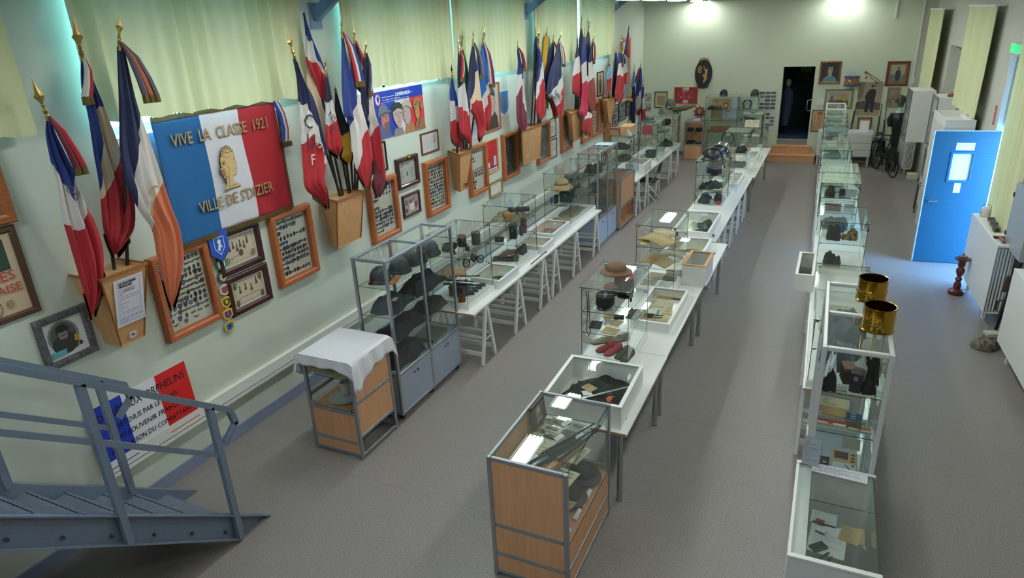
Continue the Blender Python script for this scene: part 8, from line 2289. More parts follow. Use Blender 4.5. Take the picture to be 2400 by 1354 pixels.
t = bframe(-0.32,1.4,0.65,0.49,0.045,mat('8a8668',0.6,noise=(10,'7a7658',0.2)),'greenish-framed landscape painting with a yellow haystack','c2bda8','painting')
P = Pic(0.009)
P.r('a09a8c',0.1,0.09,0.57,0.42).r('6a6458',0.1,0.09,0.57,0.22).p('a8924a',[(0.3,0.2),(0.36,0.34),(0.42,0.38),(0.5,0.36),(0.52,0.2)]).p('4a463c',[(0.28,0.16),(0.44,0.16),(0.42,0.22),(0.3,0.22)]).p('5a564a',[(0.14,0.2),(0.2,0.2),(0.19,0.34),(0.15,0.32)])
P.done('picture',t)
t = bframe(-0.57,0.82,0.36,0.54,0.015,M_BLACK,'black-framed illuminated certificate with an orange centre','c2a584')
P = Pic(0.009); P.r('b08a58',0.13,0.13,0.25,0.42).e('a05a3c',0.19,0.47,0.07,0.04).lines('6d5a48',0.05,0.05,0.32,0.12,3,0.01,3)
for q in range(10):
 P.e('8f7458',0.07 + 0.24 * (q % 2),0.12 + q * 0.035,0.03,0.02,8)
P.done('picture',t)
t = bframe(0.51,0.83,0.32,0.36,0.015,M_BLACK,'black-framed orange sheet behind the white notice on the chest','b8885c')
# big soldier poster
t = thing('soldier_poster','large colour poster of a standing soldier in a dark coat','poster',(bx(0.43),BY - 0.004,bz(1.24)),rot=WB)
MB().box((0,0,0),(0.55,0.83,0.003)).build('sheet',mat('a5917e',0.7),t)
P = Pic(0.0035)
P.r('9c8f80',0,0.45,0.55,0.83).r('a89272',0,0,0.55,0.16).p('5d5450',[(0,0.16),(0.55,0.14),(0.55,0.3),(0.3,0.38),(0,0.34)]).p('77705a',[(0.0,0.4),(0.12,0.45),(0.14,0.83),(0,0.83)]).p('2b2730',[(0.2,0.1),(0.28,0.1),(0.29,0.3),(0.31,0.3),(0.33,0.1),(0.4,0.1),(0.4,0.36),(0.41,0.62),(0.36,0.66),(0.27,0.66),(0.2,0.56),(0.17,0.44),(0.21,0.36)]).e('a58674',0.32,0.7,0.028,0.036).p('332c34',[(0.285,0.71),(0.36,0.71),(0.35,0.76),(0.295,0.76)]).r('1f1c20',0.2,0.08,0.27,0.105).r('1f1c20',0.33,0.08,0.41,0.105)
P.done('figure',t)
# drum
t = thing('drum','side drum with blue hoops and an orange shell hanging on the back wall','drum',(bx(0.25),BY - 0.13,bz(1.97)),0)
MB().lathe([(0.17,0.03),(0.17,0.21)],28,sy=0.6).build('shell',mat('a06a3c',0.4,noise=(12,'7d5a34',0.2)),t,smooth=True)
for z in (0.0,0.205):
 MB().lathe([(0.178,z),(0.182,z + 0.004),(0.182,z + 0.03),(0.178,z + 0.034),(0.0,z + 0.03)],28,sy=0.6).build('hoop',mat('27408a',0.4),t,smooth=True)
MB().tube([(-0.1,0.1,0.24),(0,0.12,0.36),(0.1,0.1,0.24)],0.003,5).build('hanging_cord',M_INK,t)
MB().tube([(0.175 * math.cos(PI * k / 8) * (1),-0.104 * math.sin(PI * k / 8) * 1.0,0.03 + 0.17 * (k % 2)) for k in range(9)],0.004,5).build('tension_rope',mat('d8cdb0',0.7),t)
MB().box((-0.08,-0.108,0.12),(-0.02,-0.1,0.145)).build('ticket',M_PAPER,t)
# bugle
t = thing('bugle','bugle with two red tassels hanging above the soldier poster','bugle',(bx(0.5),BY - 0.08,bz(2.06)),rot=WB)
MB().tube([(0.02,0.24,0),(0.1,0.2,0),(0.2,0.14,0),(0.3,0.08,0),(0.4,0.0,0)],[0.035,0.014,0.009,0.008,0.008],10).tube([(0.4,0.0,0.0),(0.36,-0.02,0),(0.26,0.03,0),(0.16,0.1,0),(0.14,0.14,0)],0.008,8).build('tubing',mat('8a7a55',0.3,0.9),t,smooth=True)
for x,y in ((0.06,0.08),(0.3,-0.06)):
 MB().tube([(x,y + 0.08,0.01),(x,y + 0.05,0.02),(x,y,0.02)],[0.004,0.016,0.024],8).build('tassel',mat('a8283a',0.7),t,smooth=True)
# standing rifles
rifle((0.4,19.95,0.75),(bx(0.42),19.93,bz(1.56)),'dark rifle standing left of the soldier poster behind the chest',('3a2f26','453a30'),up=(1,0,0),s=0.8)
rifle((1.01,19.7,0.4),(bx(0.99),19.95,bz(1.54)),'brown rifle leaning right of the soldier poster',('5a3826','6b452e'),up=(1,0,0),s=0.9)
rifle((1.17,19.7,0.4),(bx(1.1),19.95,bz(1.42)),'dark green-black rifle at the far right of the back wall',('2a2d28','343830'),up=(1,0,0),s=0.9)
t = box_item((1.2,19.75,0),(0.62,0.35,0.38),'7a7560','old mottled trunk on the floor under the leaning rifles','trunk','trunk',noise=(6,'4a4638',0.25))
# white chest
t = thing('drawer_chest','white chest of drawers against the back wall with a white notice on it','chest',(bx(-0.36),19.2,0))
MB().box((0,0,0.24),(1.26,0.5,0.86)).build('carcass',mat('d9dad6',0.45),t,bevel=0.004)
for z0,z1 in ((0.6,0.82),(0.43,0.585),(0.26,0.415)):
 MB().box((0.02,-0.016,z0),(1.24,0.0,z1)).build('drawer_front',mat('e2e3df',0.45),t,bevel=0.003)
for x in (0.03,1.2):
 MB().box((x,0.01,0),(x + 0.04,0.05,0.24)).build('leg',mat('d9d6cc',0.5),t)
 MB().box((x,0.44,0),(x + 0.04,0.48,0.24)).build('leg',mat('d9d6cc',0.5),t)
paper((0.57,19.3,0.862),0.21,0.28,'white notice standing on the chest of drawers',0,R(72),'e9e9f2',lines=0,name='notice',cat='notice')
t = paper((-0.5,19.985,1.43),0.19,0.18,'blank white sheet taped right of the doorway',0,R(90),'dcdfe0',lines=0,name='notice',cat='notice')
# steps
t = thing('wooden_step','lower wide wooden step in front of the doorway','step',(-1.6,19.48,0))
MB().box((0,0.01,0),(1.2,0.52,0.15)).build('riser',M_BEECH,t)
MB().box((-0.01,-0.01,0.15),(1.21,0.52,0.17)).build('tread',wood('d09a6c','dba87a',4,0.4,0),t)
t = thing('wooden_step','upper narrower wooden step under the doorway','step',(-1.5,19.74,0.17))
MB().box((0,0.01,0),(0.95,0.26,0.18)).build('riser',M_BEECH,t)
MB().box((-0.01,-0.01,0.18),(0.96,0.26,0.2)).build('tread',wood('d09a6c','dba87a',4,0.4,0),t)
# steel pull handle at the doorway
t = thing('door_handle','D-shaped steel pull handle beside the dark doorway','handle',(DX1 - 0.002,BY - 0.02,1.42))
MB().tube([(0.0,0,-0.14),(-0.07,-0.02,-0.14),(-0.1,-0.03,-0.11),(-0.1,-0.03,0.11),(-0.07,-0.02,0.14),(0.0,0,0.14)],0.011,10).build('handle',M_STEEL,t,smooth=True)
t = thing('coat_stand','dim figure of dark clothes hanging just inside the dark doorway','clothes',(-1.3,20.8,DZ0))
MB().tube([(0,0,0),(0,0,1.3)],0.02,8).build('pole',M_BLACK,t)
MB().tube([(0,0,0.25),(0,0,0.6),(0.02,0,0.95),(0,0,1.15),(0,0,1.28)],[0.12,0.14,0.16,0.17,0.06],12).build('coat',mat('31405a',0.8),t,smooth=True)
MB().lathe([(0.03,0),(0.07,0.05),(0.08,0.12),(0.05,0.2),(0,0.21)],12,(0,0,1.3)).build('hat_block',mat('8f8a80',0.7),t,smooth=True)
t = thing('notice','yellowish sheet on the wall inside the dark doorway','notice',(-1.15,23.58,2.0),rot=WB)
MB().box((0,0,0),(0.3,0.35,0.003)).build('sheet',mat('b9b96a',0.8),t)
t = thing('corridor_fill_light','unseen dim lamp added to brighten the dark corridor','lamp',(-0.6,22.0,3.2))  # unseen glowing dome added to lift the corridor walls and floor
MB().lathe([(0.0,-0.07),(0.1,-0.06),(0.14,-0.02),(0.14,0.0)],20).build('globe',mat('f2f5e6',0.4,emit=2.2),t,smooth=True)
MB().lathe([(0.15,-0.015),(0.15,0.0)],20).build('base',M_WPAINT,t)
# low beech display and tall green glass showcases at the back
t = thing('low_display','low display case with caps and daggers over a beech front, against the back wall','showcase',(-3.79,19.22,0))
m = MB()
for x in (0,0.5):
 for y in (0,0.55):
  m.box((x,y,0),(x + 0.03,y + 0.03,1.06))
for z in (0.0,0.4,1.03):
 m.box((0.03,0.002,z),(0.5,0.028,z + 0.03)).box((0.002,0.03,z),(0.028,0.55,z + 0.03)).box((0.502,0.03,z),(0.528,0.55,z + 0.03))
m.build('frame',M_ALU,t)
MB().box((0.03,0.01,0.03),(0.5,0.02,0.4)).box((0.005,0.03,0.03),(0.015,0.55,1.03)).box((0.515,0.03,0.03),(0.525,0.55,0.42)).box((0.03,0.56,0.03),(0.5,0.57,1.03)).box((0.03,0.02,0.41),(0.5,0.55,0.43)).build('beech_panel',M_BEECH,t)
pane('front_pane',(0.03,0.008,0.44),(0.5,0.013,1.03),t)
pane('top_pane',(0.01,0.01,1.052),(0.52,0.57,1.058),t,GLASST)
pane('shelf',(0.03,0.03,0.78),(0.5,0.55,0.786),t)
for k,(x,y,z,lb) in enumerate(((-3.65,19.45,0.788,'dark peaked cap at the left on the upper shelf of the low display'),(-3.42,19.45,0.788,'dark peaked cap at the right on the upper shelf of the low display'),(-3.42,19.45,0.435,'grey peaked cap on the floor of the low display'))):
 kepi((x,y,z),-PI / 2,'1d1f22' if k < 2 else '4c4e50','2a2c30' if k < 2 else '9a9c9c',lb,1.0,0.06)
lump((-3.64,19.5,0.435),(0.2,0.4,0.08),'17181b','black leather belts on the floor of the low display',0,'belts','belt',91,fold=0.6)
lump((-3.5,19.45,1.062),(0.2,0.2,0.05),'b5bccb','pale crumpled bag on top of the low display',0,'plastic_bag','bag',92)
GRT = (0.2,0.5)
S1 = showcase((-3.24,19.15,0.0),0.84,0.62,1.62,(0.32,0.68,1.0,1.28,),'wide tall glass showcase on the back wall with a black helmet on top',base=0.1)
S2 = showcase((-2.38,19.15,0.0),0.5,0.62,1.62,(0.68,1.0,1.28),'narrow tall glass showcase on the back wall with a dull helmet on top',base=0.1)
helmet('german',(-2.82,19.45,1.73),-PI / 2,'141518','shiny black helmet on the wide tall showcase at the back',0.15,0.3)
helmet('m1',(-2.02,19.45,1.73),-PI / 2,'2d332f','dull green helmet on the narrow tall showcase at the back',0.6,0.1)
paper((-3.15,19.6,1.39),0.5,0.24,'orange and cream print at the back of the wide tall showcase, upper shelf',0,R(80),'b99a6a',lines=5)
paper((-2.62,19.6,1.39),0.18,0.24,'pale blue print right of the orange one',0,R(80),'b4bcc2',lines=0)
paper((-2.8,19.5,1.388),0.1,0.15,'brown framed oval portrait in the wide tall showcase',0,R(80),'6b3a2a',lines=0,thick=0.01,pic=(('e','ddd6c8',0.05,0.075,0.035,0.05),('e','4a4038',0.05,0.08,0.015,0.02)))
lump((-3.02,19.35,1.388),(0.36,0.2,0.1),'26282a','dark machine gun part on the upper shelf of the wide tall showcase',0,'gun_part','gun part',93)
paper((-3.15,19.6,1.108),0.3,0.24,'yellow-grey map on the second shelf of the wide tall showcase',0,R(80),'9c9262',lines=6)
paper((-2.83,19.6,1.108),0.4,0.24,'white sheet with small stickers on the second shelf of the wide tall showcase',0,R(80),'b5bcc6',lines=3)
box_item((-2.85,19.4,0.788),(0.5,0.3,0.12),'8a5f44','long brown wooden box in the middle of the wide tall showcase','long_box','box',hinge=False)
t = thing('cart_wheel','dark spoked wheel standing low in the wide tall showcase','wheel',(-2.62,19.35,0.43))
MB().tube([(0.16 * math.cos(a),0,0.17 + 0.165 * math.sin(a)) for a in [2 * PI * k / 28 for k in range(29)]],0.02,8).build('rim',mat('3c4440',0.6),t)
for k in range(5):
 a = PI * k / 5
 MB().tube([(0.15 * math.cos(a),0,0.17 + 0.15 * math.sin(a)),(-0.15 * math.cos(a),0,0.17 - 0.15 * math.sin(a))],0.006,6).build('spoke',mat('59605c',0.6),t)
lump((-3.0,19.4,1.108 - 0.32),(0.3,0.3,0.06),'2c4a2c','green foliage garland on the third shelf of the wide tall showcase',0,'garland','garland',94)
t = thing('round_shield','dark board with a silver round emblem in the narrow tall showcase','emblem',(-2.3,19.5,1.388),rot=Matrix.Rotation(R(82),3,'X'))
MB().prism([(0,0),(0.2,0),(0.22,0.16),(0.18,0.22),(0.02,0.22),(-0.02,0.16)],0,0.012).build('board',mat('2a2c2c',0.4),t)
P = Pic(0.0125); P.e('c9ccca',0.1,0.12,0.07,0.075).e('8d9290',0.1,0.12,0.045,0.05).r('c9ccca',0.03,0.02,0.17,0.045); P.done('emblem',t)
paper((-2.1,19.55,1.39),0.2,0.22,'pale green screen-like board in the narrow tall showcase',0,R(82),'c2d2c2',lines=0,thick=0.01)
lump((-2.13,19.4,1.108),(0.36,0.3,0.08),'25282a','black gear on the second shelf of the narrow tall showcase',0,'gear_heap','gear',95)
lump((-2.13,19.4,0.788),(0.36,0.3,0.2),'6d6f68','grey pack in the narrow tall showcase',0,'grey_pack','bag',96)
showcase((-1.98,18.75,0.0),0.42,0.4,0.95,(0.35,0.62),'small glass showcase standing left of the wooden steps',base=0.06)
lump((-1.78,18.95,0.69),(0.3,0.24,0.1),'8f8a78','beige gear on the top shelf of the small showcase by the steps',0,'gear_heap','gear',97)
t = thing('wooden_post','brown wooden post standing left of the low display case','post',(-3.9,18.9,0))
MB().box((0,0,0),(0.04,0.04,1.25)).build('post',wood('5a3426','6a4230',6,0.4,2),t)
# folding chair by the left row
t = thing('folding_chair','black folding chair with chrome legs pushed under the left tables','chair',(-3.62,14.6,0),R(90))
MB().box((-0.2,-0.2,0.43),(0.2,0.2,0.46)).build('seat',M_BLACK,t,bevel=0.01)
MB().hexa([(-0.19,-0.235,0.62),(0.19,-0.235,0.62),(0.19,-0.225,0.62),(-0.19,-0.225,0.62),(-0.17,-0.27,0.82),(0.17,-0.27,0.82),(0.17,-0.26,0.82),(-0.17,-0.26,0.82)]).build('backrest',M_BLACK,t,bevel=0.008)
for s_ in (-1,1):
 MB().tube([(s_ * 0.2,0.24,0),(s_ * 0.2,-0.22,0.6),(s_ * 0.19,-0.27,0.84)],0.011,8).build('leg',M_STEEL,t,smooth=True)
 MB().tube([(s_ * 0.18,-0.24,0),(s_ * 0.18,0.18,0.44)],0.011,8).build('leg',M_STEEL,t,smooth=True)

# ================================================================ right-hand side
# blue door leaf, standing open
D = thing('blue_door','blue door standing open into the room, with a small window and two white sheets','door',(2.2,11.97,0),R(180) + 0.12)
D['kind'] = 'structure'
W_,H_ = 0.84,2.05
bm_ = mat('1b5a78',0.4,noise=(60,'18536e',0.2),name='blue_door_paint')
m = MB()
z0,z1,x0,x1 = 1.32,1.72,0.3,0.56
m.box((0,0,0.01),(W_,0.04,z0)).box((0,0,z1),(W_,0.04,H_)).box((0,0,z0),(x0,0.04,z1)).box((x1,0,z0),(W_,0.04,z1))
m.build('leaf',bm_,D,bevel=0.002)
MB().box((-0.012,-0.004,0.01),(0.0,0.044,H_)).box((W_,-0.004,0.01),(W_ + 0.012,0.044,H_)).box((0,-0.004,H_),(W_,0.044,H_ + 0.006)).build('edge_strip',mat('e4e8ee',0.3,0.2),D)
f = MB()
for yy in (0.04,):
 f.box((x0 - 0.03,yy,z0 - 0.03),(x1 + 0.03,yy + 0.012,z0)).box((x0 - 0.03,yy,z1),(x1 + 0.03,yy + 0.012,z1 + 0.03)).box((x0 - 0.03,yy,z0),(x0,yy + 0.012,z1)).box((x1,yy,z0),(x1 + 0.03,yy + 0.012,z1))
f.build('window_frame',mat('1b5f92',0.4),D)
MB().box((x0,0.015,z0),(x1,0.02,z1)).build('paper_pane',mat('eef2f2',0.5),D)
MB().box((x0 + 0.0,0.041,z1 + 0.05),(x1 - 0.02,0.044,z1 + 0.16)).build('white_sheet',mat('e6f0f2',0.5),D)
MB().box((0.38,0.041,z0 - 0.19),(0.47,0.044,z0 - 0.04)).build('white_sheet',mat('e6f0f2',0.5),D)
MB().box((0.42,0.044,z0 - 0.13),(0.428,0.047,z0 - 0.12)).build('keyhole',M_BLACK,D)
MB().tube([(0.78,0.04,1.0),(0.78,0.09,1.0),(0.66,0.09,1.0)],0.01,8).build('lever_handle',M_STEEL,D,smooth=True)
struct('door_2',MB().box((2.3,11.5,2.12),(2.36,OP1,OPZ)).box((2.3,OP0,2.1),(2.36,OP1,2.16)),M_WALLR)
struct('door_1',MB().box((2.24,OP0 - 0.02,0),(2.28,OP0 + 0.04,OPZ)).box((2.14,OP1 - 0.05,0),(2.2,OP1 + 0.01,OPZ)),mat('dfe3e6',0.4,name='door_jamb'))
# radiators
def radiator(y0,y1,x,zb,zt,label,depth=0.2,cols=5,rz=RZ):
 t = thing('radiator',label,'radiator',(x,y0,0),rz)
 L_ = (y1 - y0) / math.cos(rz)
 MB().box((0,0,zb),(0.012,L_,zt)).build('front_plate',M_WHITE,t,bevel=0.004)
 MB().box((depth - 0.012,0.02,zb),(depth,L_ - 0.02,zt)).build('rear_plate',M_WHITE,t)
 e = MB()
 for k in range(cols):
  xx = 0.022 + (depth - 0.03) * k / cols
  e.box((xx,0.004,zb + 0.03),(xx + (depth - 0.03) / cols * 0.55,0.03,zt - 0.04))
 e.build('column',mat('dcdcd6',0.4),t,bevel=0.004)
 MB().box((0.012,0.01,zt - 0.03),(depth - 0.012,L_ - 0.01,zt)).build('top_grille',M_WHITE,t,bevel=0.004)
 MB().box((0.02,0.01,zb),(depth - 0.02,L_ - 0.01,zb + 0.02)).build('bottom_grille',M_WHITE,t)
 for yy in (0.25,L_ - 0.25):
  MB().box((0.06,yy - 0.02,0.0),(0.1,yy + 0.02,zb)).build('foot',M_WHITE,t)
 return t
radiator(9.47,11.0,1.96,0.17,1.06,'large white radiator behind the turned wooden stand')
radiator(6.9,8.66,2.06,0.17,1.06,'white radiator cut off by the right edge of the picture')
radiator(18.35,19.35,1.58,0.15,1.0,'white radiator behind the bicycle',0.18,5)
# step block beneath the far radiator
t = thing('step_block','low pale block on the floor by the far radiator','block',(1.66,17.72,0),RZ)
MB().box((0,0,0),(0.2,0.28,0.16)).build('block',mat('c9c8a8',0.7),t,bevel=0.004)
MB().box((-0.002,-0.002,0),(0.202,0.282,0.05)).build('painted_foot',mat('9aa6b4',0.6),t)
# turned wooden stand
t = pot((1.82,10.54,0),[(0.095,0),(0.1,0.02),(0.1,0.05),(0.085,0.06),(0.045,0.08),(0.05,0.14),(0.03,0.19),(0.045,0.22),(0.025,0.26),(0.05,0.32),(0.055,0.36),(0.03,0.4),(0.045,0.42),(0.045,0.48),(0.05,0.49)],'5a2326','turned dark red wooden stand in front of the radiator','turned_stand','stand',0.0,0.35,part='column')
MB().lathe([(0.05,0.49),(0.095,0.51),(0.1,0.525),(0.06,0.53)],24).build('tray',mat('5a2326',0.35),t,smooth=True)
MB().lathe([(0.05,0.53),(0.055,0.56),(0.03,0.57),(0.012,0.575),(0.012,0.6)],20).build('metal_cup',mat('8f8a80',0.3,0.8),t,smooth=True)
# things on the radiator
t = pot((2.02,10.86,1.062),[(0.06,0),(0.065,0.004),(0.065,0.11),(0.062,0.114)],'d8cfd0','white and pink paint tin on the far end of the radiator','paint_tin','tin',0.1,0.4,handle=1.0)
P = Pic(0); P.e('3a4a6a',0,0.05,0.018,0.02).e('e2dadb',0,0.05,0.013,0.015)
o = P.done('printed_mark',t); o.rotation_euler = (R(90),0,R(-60)); o.location = (-0.066 * math.cos(R(-330)) * 1.0,-0.036,0.0)
t = thing('gun_mechanism','rusty grey gun mechanism lying on the radiator','gun part',(2.04,10.05,1.066),R(88))
MB().box((0,-0.035,0),(0.62,-0.015,0.03)).build('side_rail',mat('5d5a55',0.5,0.5),t)
MB().box((0,0.02,0),(0.6,0.038,0.03)).build('side_rail',mat('6a665f',0.5,0.5),t)
MB().tube([(0.02,0.0,0.03),(0.45,0.01,0.035)],0.016,8).build('spring_tube',mat('4a4743',0.5,0.6),t,smooth=True)
for x in (0.05,0.3,0.55):
 MB().box((x,-0.04,0.0),(x + 0.04,0.045,0.045)).build('cross_block',mat('7a6f60',0.6,0.3),t,bevel=0.004)
t = thing('wooden_grip','brown wooden grip on a rusty bracket at the near end of the radiator','grip',(2.03,9.56,1.066),R(92))
MB().tube([(0,0,0.02),(0.08,0.0,0.025),(0.2,0.01,0.02)],[0.018,0.024,0.012],10).build('grip',wood('7a4a28','8d5a34',8,0.4,0),t,smooth=True)
MB().box((0.2,-0.05,0),(0.26,0.06,0.02)).build('bracket',mat('5a4438',0.6,0.4),t)
# grey metal cabinet near the window wall
t = thing('steel_cabinet','grey steel cabinet hanging behind the radiator at the right edge','cabinet',(2.115,9.05,1.0),RZ)
MB().box((0,0,0),(0.13,0.75,0.78)).build('body',mat('a9b2b8',0.4,0.3),t,bevel=0.006)
MB().box((-0.012,0.01,0.01),(0,0.74,0.77)).build('door',mat('b3bcc2',0.4,0.3),t,bevel=0.003)
for z in (0.12,0.6):
 MB().box((-0.02,0.72,z),(-0.01,0.76,z + 0.05)).build('hinge',M_BLACK,t)
MB().box((-0.03,0.68,-0.04),(0.02,0.76,0.0)).build('valve',M_BLACK,t)
# machine gun standing between radiators, mortar base on the floor
t = thing('machine_gun','dark machine gun standing upright between the two radiators','machine gun',(2.06,9.15,0.04),rot=Matrix.Rotation(R(6),3,'Y'))
MB().tube([(0,0,0.0),(0,0,1.05)],[0.016,0.013],10).build('barrel',mat('2a2b2e',0.4,0.7),t,smooth=True)
MB().box((-0.03,-0.03,0.25),(0.04,0.03,0.6)).build('receiver',mat('33312f',0.5,0.5),t,bevel=0.005)
MB().box((-0.09,-0.02,0.55),(-0.03,0.02,0.75)).build('grip',mat('4a3a2c',0.6),t,bevel=0.005)
MB().tube([(-0.03,0,0.45),(-0.09,0,0.42),(-0.08,0,0.3)],0.012,8).build('bracket',mat('3a3835',0.5,0.4),t)
t = thing('carved_stone','mottled carved stone fragment on the floor below the radiator','stone',(1.92,8.78,0),0.3)
m = MB()
m.lathe([(0.12,0),(0.13,0.03),(0.12,0.07),(0.1,0.12),(0.05,0.15),(0.0,0.155)],16,sx=1.2,sy=0.9,fn=lambda a,k: (1 + 0.12 * math.sin(3 * a + k),0.008 * math.sin(5 * a)))
m.build('fragment',mat('8a8578',0.9,noise=(22,'4f4a40',0.12),bump=(30,1.0)),t,smooth=True)
MB().box((-0.02,-0.04,0.15),(0.12,0.08,0.2)).build('top_slab',mat('b5b3a6',0.8),t,bevel=0.008)
# white wall cabinets far right
def wcab(x,y,z,w_,d_,h,label,glassy=True,rz=RZ):
 t = thing('wall_cabinet',label,'cabinet',(x,y,z),rz)
 MB().box((0,0,0),(w_,0.015,h)).box((0,d_ - 0.015,0),(w_,d_,h)).box((0,0.015,0),(w_,d_ - 0.015,0.015)).box((0,0.015,h - 0.015),(w_,d_ - 0.015,h)).box((w_ - 0.015,0.015,0.015),(w_,d_ - 0.015,h - 0.015)).build('carcass',M_WPAINT,t)
 f = MB()
 f.box((-0.015,0,0),(0,0.05,h)).box((-0.015,d_ - 0.05,0),(0,d_,h)).box((-0.015,0.05,0),(0,d_ - 0.05,0.05)).box((-0.015,0.05,h - 0.05),(0,d_ - 0.05,h))
 f.build('door_frame',mat('7d8486',0.4,0.5),t)
 pane('glass_pane',(-0.01,0.05,0.05),(-0.005,d_ - 0.05,h - 0.05),t)
 for zz in (h * 0.35,h * 0.68):
  MB().box((0.02,0.02,zz),(w_ - 0.02,d_ - 0.02,zz + 0.012)).build('shelf',M_WPAINT,t)
 return t
wcab(1.38,16.5,1.1,0.42,0.75,1.04,'big white cabinet with a glass door, in front of the far curtain')
wcab(1.72,15.2,1.2,0.3,0.7,0.95,'narrower white cabinet right of the big one, with things on its top')
lump((1.93,15.45,2.151),(0.12,0.2,0.06),'7a4a3c','reddish plane model on top of the narrower white cabinet',0,'model_plane','model',98)
t = thing('open_display','white tray-topped display behind the open blue door','display case',(1.62,13.0,0.0),RZ)
m = MB()
m.box((0,0,1.93),(0.42,0.02,2.05)).box((0,1.2,1.93),(0.42,1.22,2.05)).box((0,0.02,1.93),(0.02,1.2,2.05)).box((0.40,0.02,1.93),(0.42,1.2,2.05)).box((0.02,0.02,1.93),(0.40,1.2,1.95))
m.build('tray',M_WPAINT,t)
MB().box((0.0,0.0,0.9),(0.02,1.22,1.93)).box((0.40,0,0),(0.42,1.22,1.93)).box((0.02,0,0.0),(0.40,0.02,1.93)).box((0.02,1.2,0),(0.40,1.22,1.93)).build('side',mat('d5d6d2',0.5),t)
MB().box((0,0.02,0),(0.02,1.2,0.9)).build('lower_front',mat('c9ccca',0.5),t)
t = thing('tall_rack','tall narrow grey rack with glass fronts between the blue door and the far cabinets','rack',(1.72,14.4,0),RZ)
m = MB()
for y in (0,1.15):
 m.box((0,y,0),(0.03,y + 0.03,1.9)).box((0.3,y,0),(0.33,y + 0.03,1.9))
for z in (0.05,0.6,1.2,1.87):
 m.box((0,0.03,z),(0.33,1.15,z + 0.025))
m.build('frame',mat('b5b9b6',0.45,0.3),t)
for z in (0.65,1.24):
 pane('glass_pane',(0.005,0.04,z),(0.01,1.14,z + 0.5),t)
MB().box((0.004,0.04,0.08),(0.012,1.14,0.58)).build('door',mat('d3d4cc',0.5),t)
t = thing('metal_stand','pair of dark metal brackets on the white display foot beside the blue door','stand',(1.6,14.9,0))
MB().tube([(0,0,0),(0.02,0.1,0.5),(0.1,0.12,0.55)],0.012,8).build('leg',mat('4a4038',0.5,0.5),t)
MB().tube([(0.02,0.35,0),(0.03,0.3,0.5),(0.1,0.28,0.55)],0.012,8).build('leg',mat('4a4038',0.5,0.5),t)
# exit sign
t = thing('exit_sign','green lit emergency exit sign high on the right wall','exit sign',(2.08,11.7,3.13),0)
MB().box((0,-0.2,0),(0.06,0.16,0.14)).build('housing',mat('dfe3df',0.4),t,bevel=0.006)
MB().box((-0.006,-0.18,0.015),(0.0,0.14,0.125)).box((0.005,-0.206,0.02),(0.055,-0.2,0.12)).build('lit_panel',mat('1fbf6a',0.4,emit=1.6),t)
P = Pic(0); P.r('e8fff0',0.0,0.03,0.012,0.08).e('e8fff0',0.006,0.09,0.008,0.008,8).l('e8fff0',[(0.0,0.05),(-0.02,0.04)],0.008).l('e8fff0',[(0.01,0.03),(0.03,0.01)],0.008)
o = P.done('running_man',t); o.rotation_euler = (R(90),0,0); o.location = (0.028,-0.207,0.02)
t = thing('fire_notice','narrow red fire notice on the right wall beside the door opening','notice',(RW(12.4) - 0.004,12.42,2.08),rot=Matrix.Rotation(RZ,3,'Z') @ WR)
MB().box((0,0,0),(0.1,0.28,0.003)).build('panel',mat('cf5560',0.5),t)
P = Pic(0.0035); P.lines('f2d6d8',0.015,0.03,0.085,0.2,6,0.012,2); P.done('print',t)
# mannequin bust with helmet
t = thing('mannequin','headless-faced mannequin in a black leather jacket and dark helmet behind the bicycle','mannequin',(1.36,18.75,0.42),R(-100))
m = MB().tube([(0,0,0.0),(0,0,0.45),(0,0,0.62),(0.0,0,0.85),(0,0,0.97),(0,0,1.03)],[0.07,0.09,0.12,0.16,0.13,0.06],18)
m.build('jacket',mat('14171a',0.4),t,smooth=True)
for s_ in (-1,1):
 MB().tube([(0,s_ * 0.13,0.97),(0.0,s_ * 0.19,0.82),(0.03,s_ * 0.16,0.66)],[0.055,0.06,0.045],10).build('sleeve',mat('14171a',0.4),t,smooth=True)
MB().lathe([(0.09,0.98),(0.1,1.0),(0.05,1.04),(0.045,1.12),(0.05,1.14)],18).build('scarf',mat('a8cfc8',0.6),t,smooth=True)
MB().lathe([(0.03,1.1),(0.065,1.15),(0.08,1.22),(0.07,1.3),(0,1.32)],16,sx=1.1).build('head',mat('4f6a60',0.6),t,smooth=True)
MB().lathe([(0.16,1.24),(0.15,1.26)] + [(r,z) for r,z in dome(0.125,0.14,6,1.26)],20,sx=1.15,sy=0.95).build('helmet',mat('202a26',0.35),t,smooth=True)
for s_ in (-1,1):
 MB().tube([(0,s_ * 0.06,0.05),(0,s_ * 0.06,-0.4)],[0.07,0.05],12).build('trouser_leg',mat('0f1214',0.6),t,smooth=True)
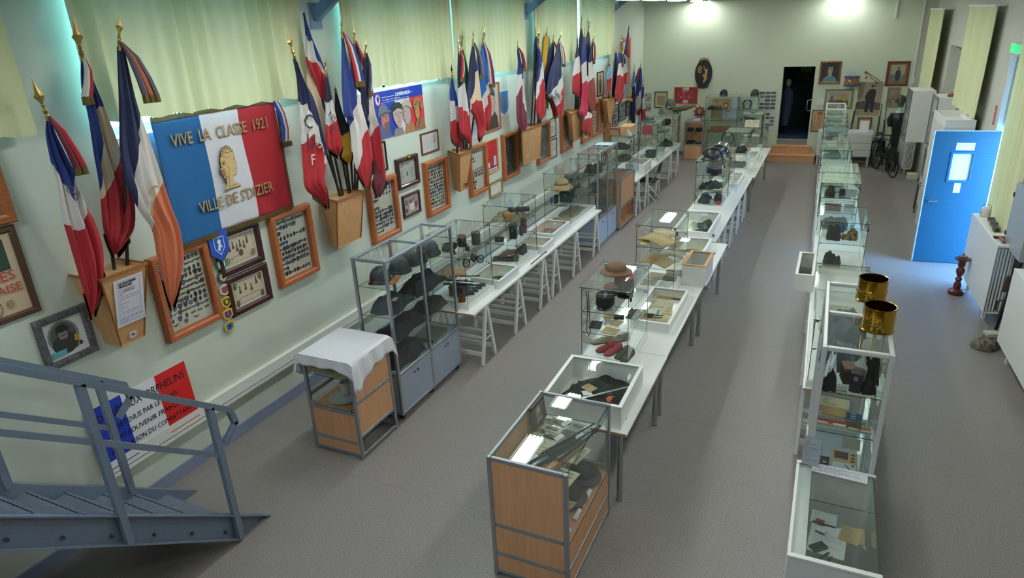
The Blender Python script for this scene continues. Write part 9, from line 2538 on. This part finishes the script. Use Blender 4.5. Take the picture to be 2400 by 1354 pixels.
# bicycle
def bicycle(loc,rz,label):
 t = thing('bicycle',label,'bicycle',loc,rot=Matrix.Rotation(rz,3,'Z') @ Matrix.Rotation(R(6),3,'X'))
 bk = mat('17191b',0.4,0.3)
 for x in (-0.52,0.52):
  wh = MB().tube([(x + 0.33 * math.cos(a),0,0.345 + 0.33 * math.sin(a)) for a in [2 * PI * k / 36 for k in range(37)]],0.016,8,caps=False).build('wheel',mat('141516',0.7),t,smooth=True)
  sp = MB()
  for k in range(16):
   a = 2 * PI * k / 16
   sp.tube([(x,0.02 * (-1) ** k,0.345),(x + 0.32 * math.cos(a),0,0.345 + 0.32 * math.sin(a))],0.0016,4)
  sp.build('spokes',M_ALUD,wh)
  MB().tube([(x + 0.36 * math.cos(a),0,0.345 + 0.36 * math.sin(a)) for a in [PI * (0.15 + 0.75 * k / 10) for k in range(11)]],0.018,6).build('mudguard',bk,wh)
 f = MB()
 A,B,Cc,Dd = (-0.52,0,0.345),(-0.12,0,0.3),(-0.22,0,0.82),(0.36,0,0.85)
 for p,q in ((A,B),(A,Cc),(B,Cc),(B,Dd),(Cc,Dd),((0.52,0,0.345),(0.38,0,0.8)),((0.38,0,0.8),(0.34,0,0.98))):
  f.tube([p,q],0.014,8)
 f.build('frame',bk,t,smooth=True)
 MB().tube([(0.2,-0.27,0.98),(0.3,-0.2,1.0),(0.36,-0.05,0.98),(0.36,0.05,0.98),(0.3,0.2,1.0),(0.2,0.27,0.98)],0.011,8).build('handlebar',bk,t,smooth=True)
 MB().prism([(-0.36,-0.08),(-0.14,-0.03),(-0.08,0),(-0.14,0.03),(-0.36,0.08)],0.9,0.94).build('saddle',mat('2a211c',0.6),t,bevel=0.01)
 MB().tube([(-0.22,0,0.8),(-0.23,0,0.92)],0.01,8).build('seat_post',M_ALUD,t)
 MB().tube([(-0.12,0.03,0.3),(-0.12,0.05,0.3),(-0.06,0.05,0.2)],0.008,6).tube([(-0.12,-0.03,0.3),(-0.12,-0.05,0.3),(-0.18,-0.05,0.4)],0.008,6).build('crank',M_ALUD,t)
 for s_,q in ((1,(-0.06,0.2)),(-1,(-0.18,0.4))):
  MB().box((q[0] - 0.03,s_ * 0.09 - 0.04,q[1] - 0.01),(q[0] + 0.03,s_ * 0.09 + 0.04,q[1] + 0.01)).build('pedal',M_BLACK,t)
 MB().box((-0.62,-0.05,0.74),(-0.28,0.05,0.76)).build('carrier',bk,t)
 MB().box((-0.6,0.05,0.42),(-0.3,0.14,0.72)).build('pannier',mat('1c1f22',0.7),t,bevel=0.01)
 return t
bicycle((1.2,18.55,0.0),R(-72),'old black bicycle standing between the chest and the far radiator')
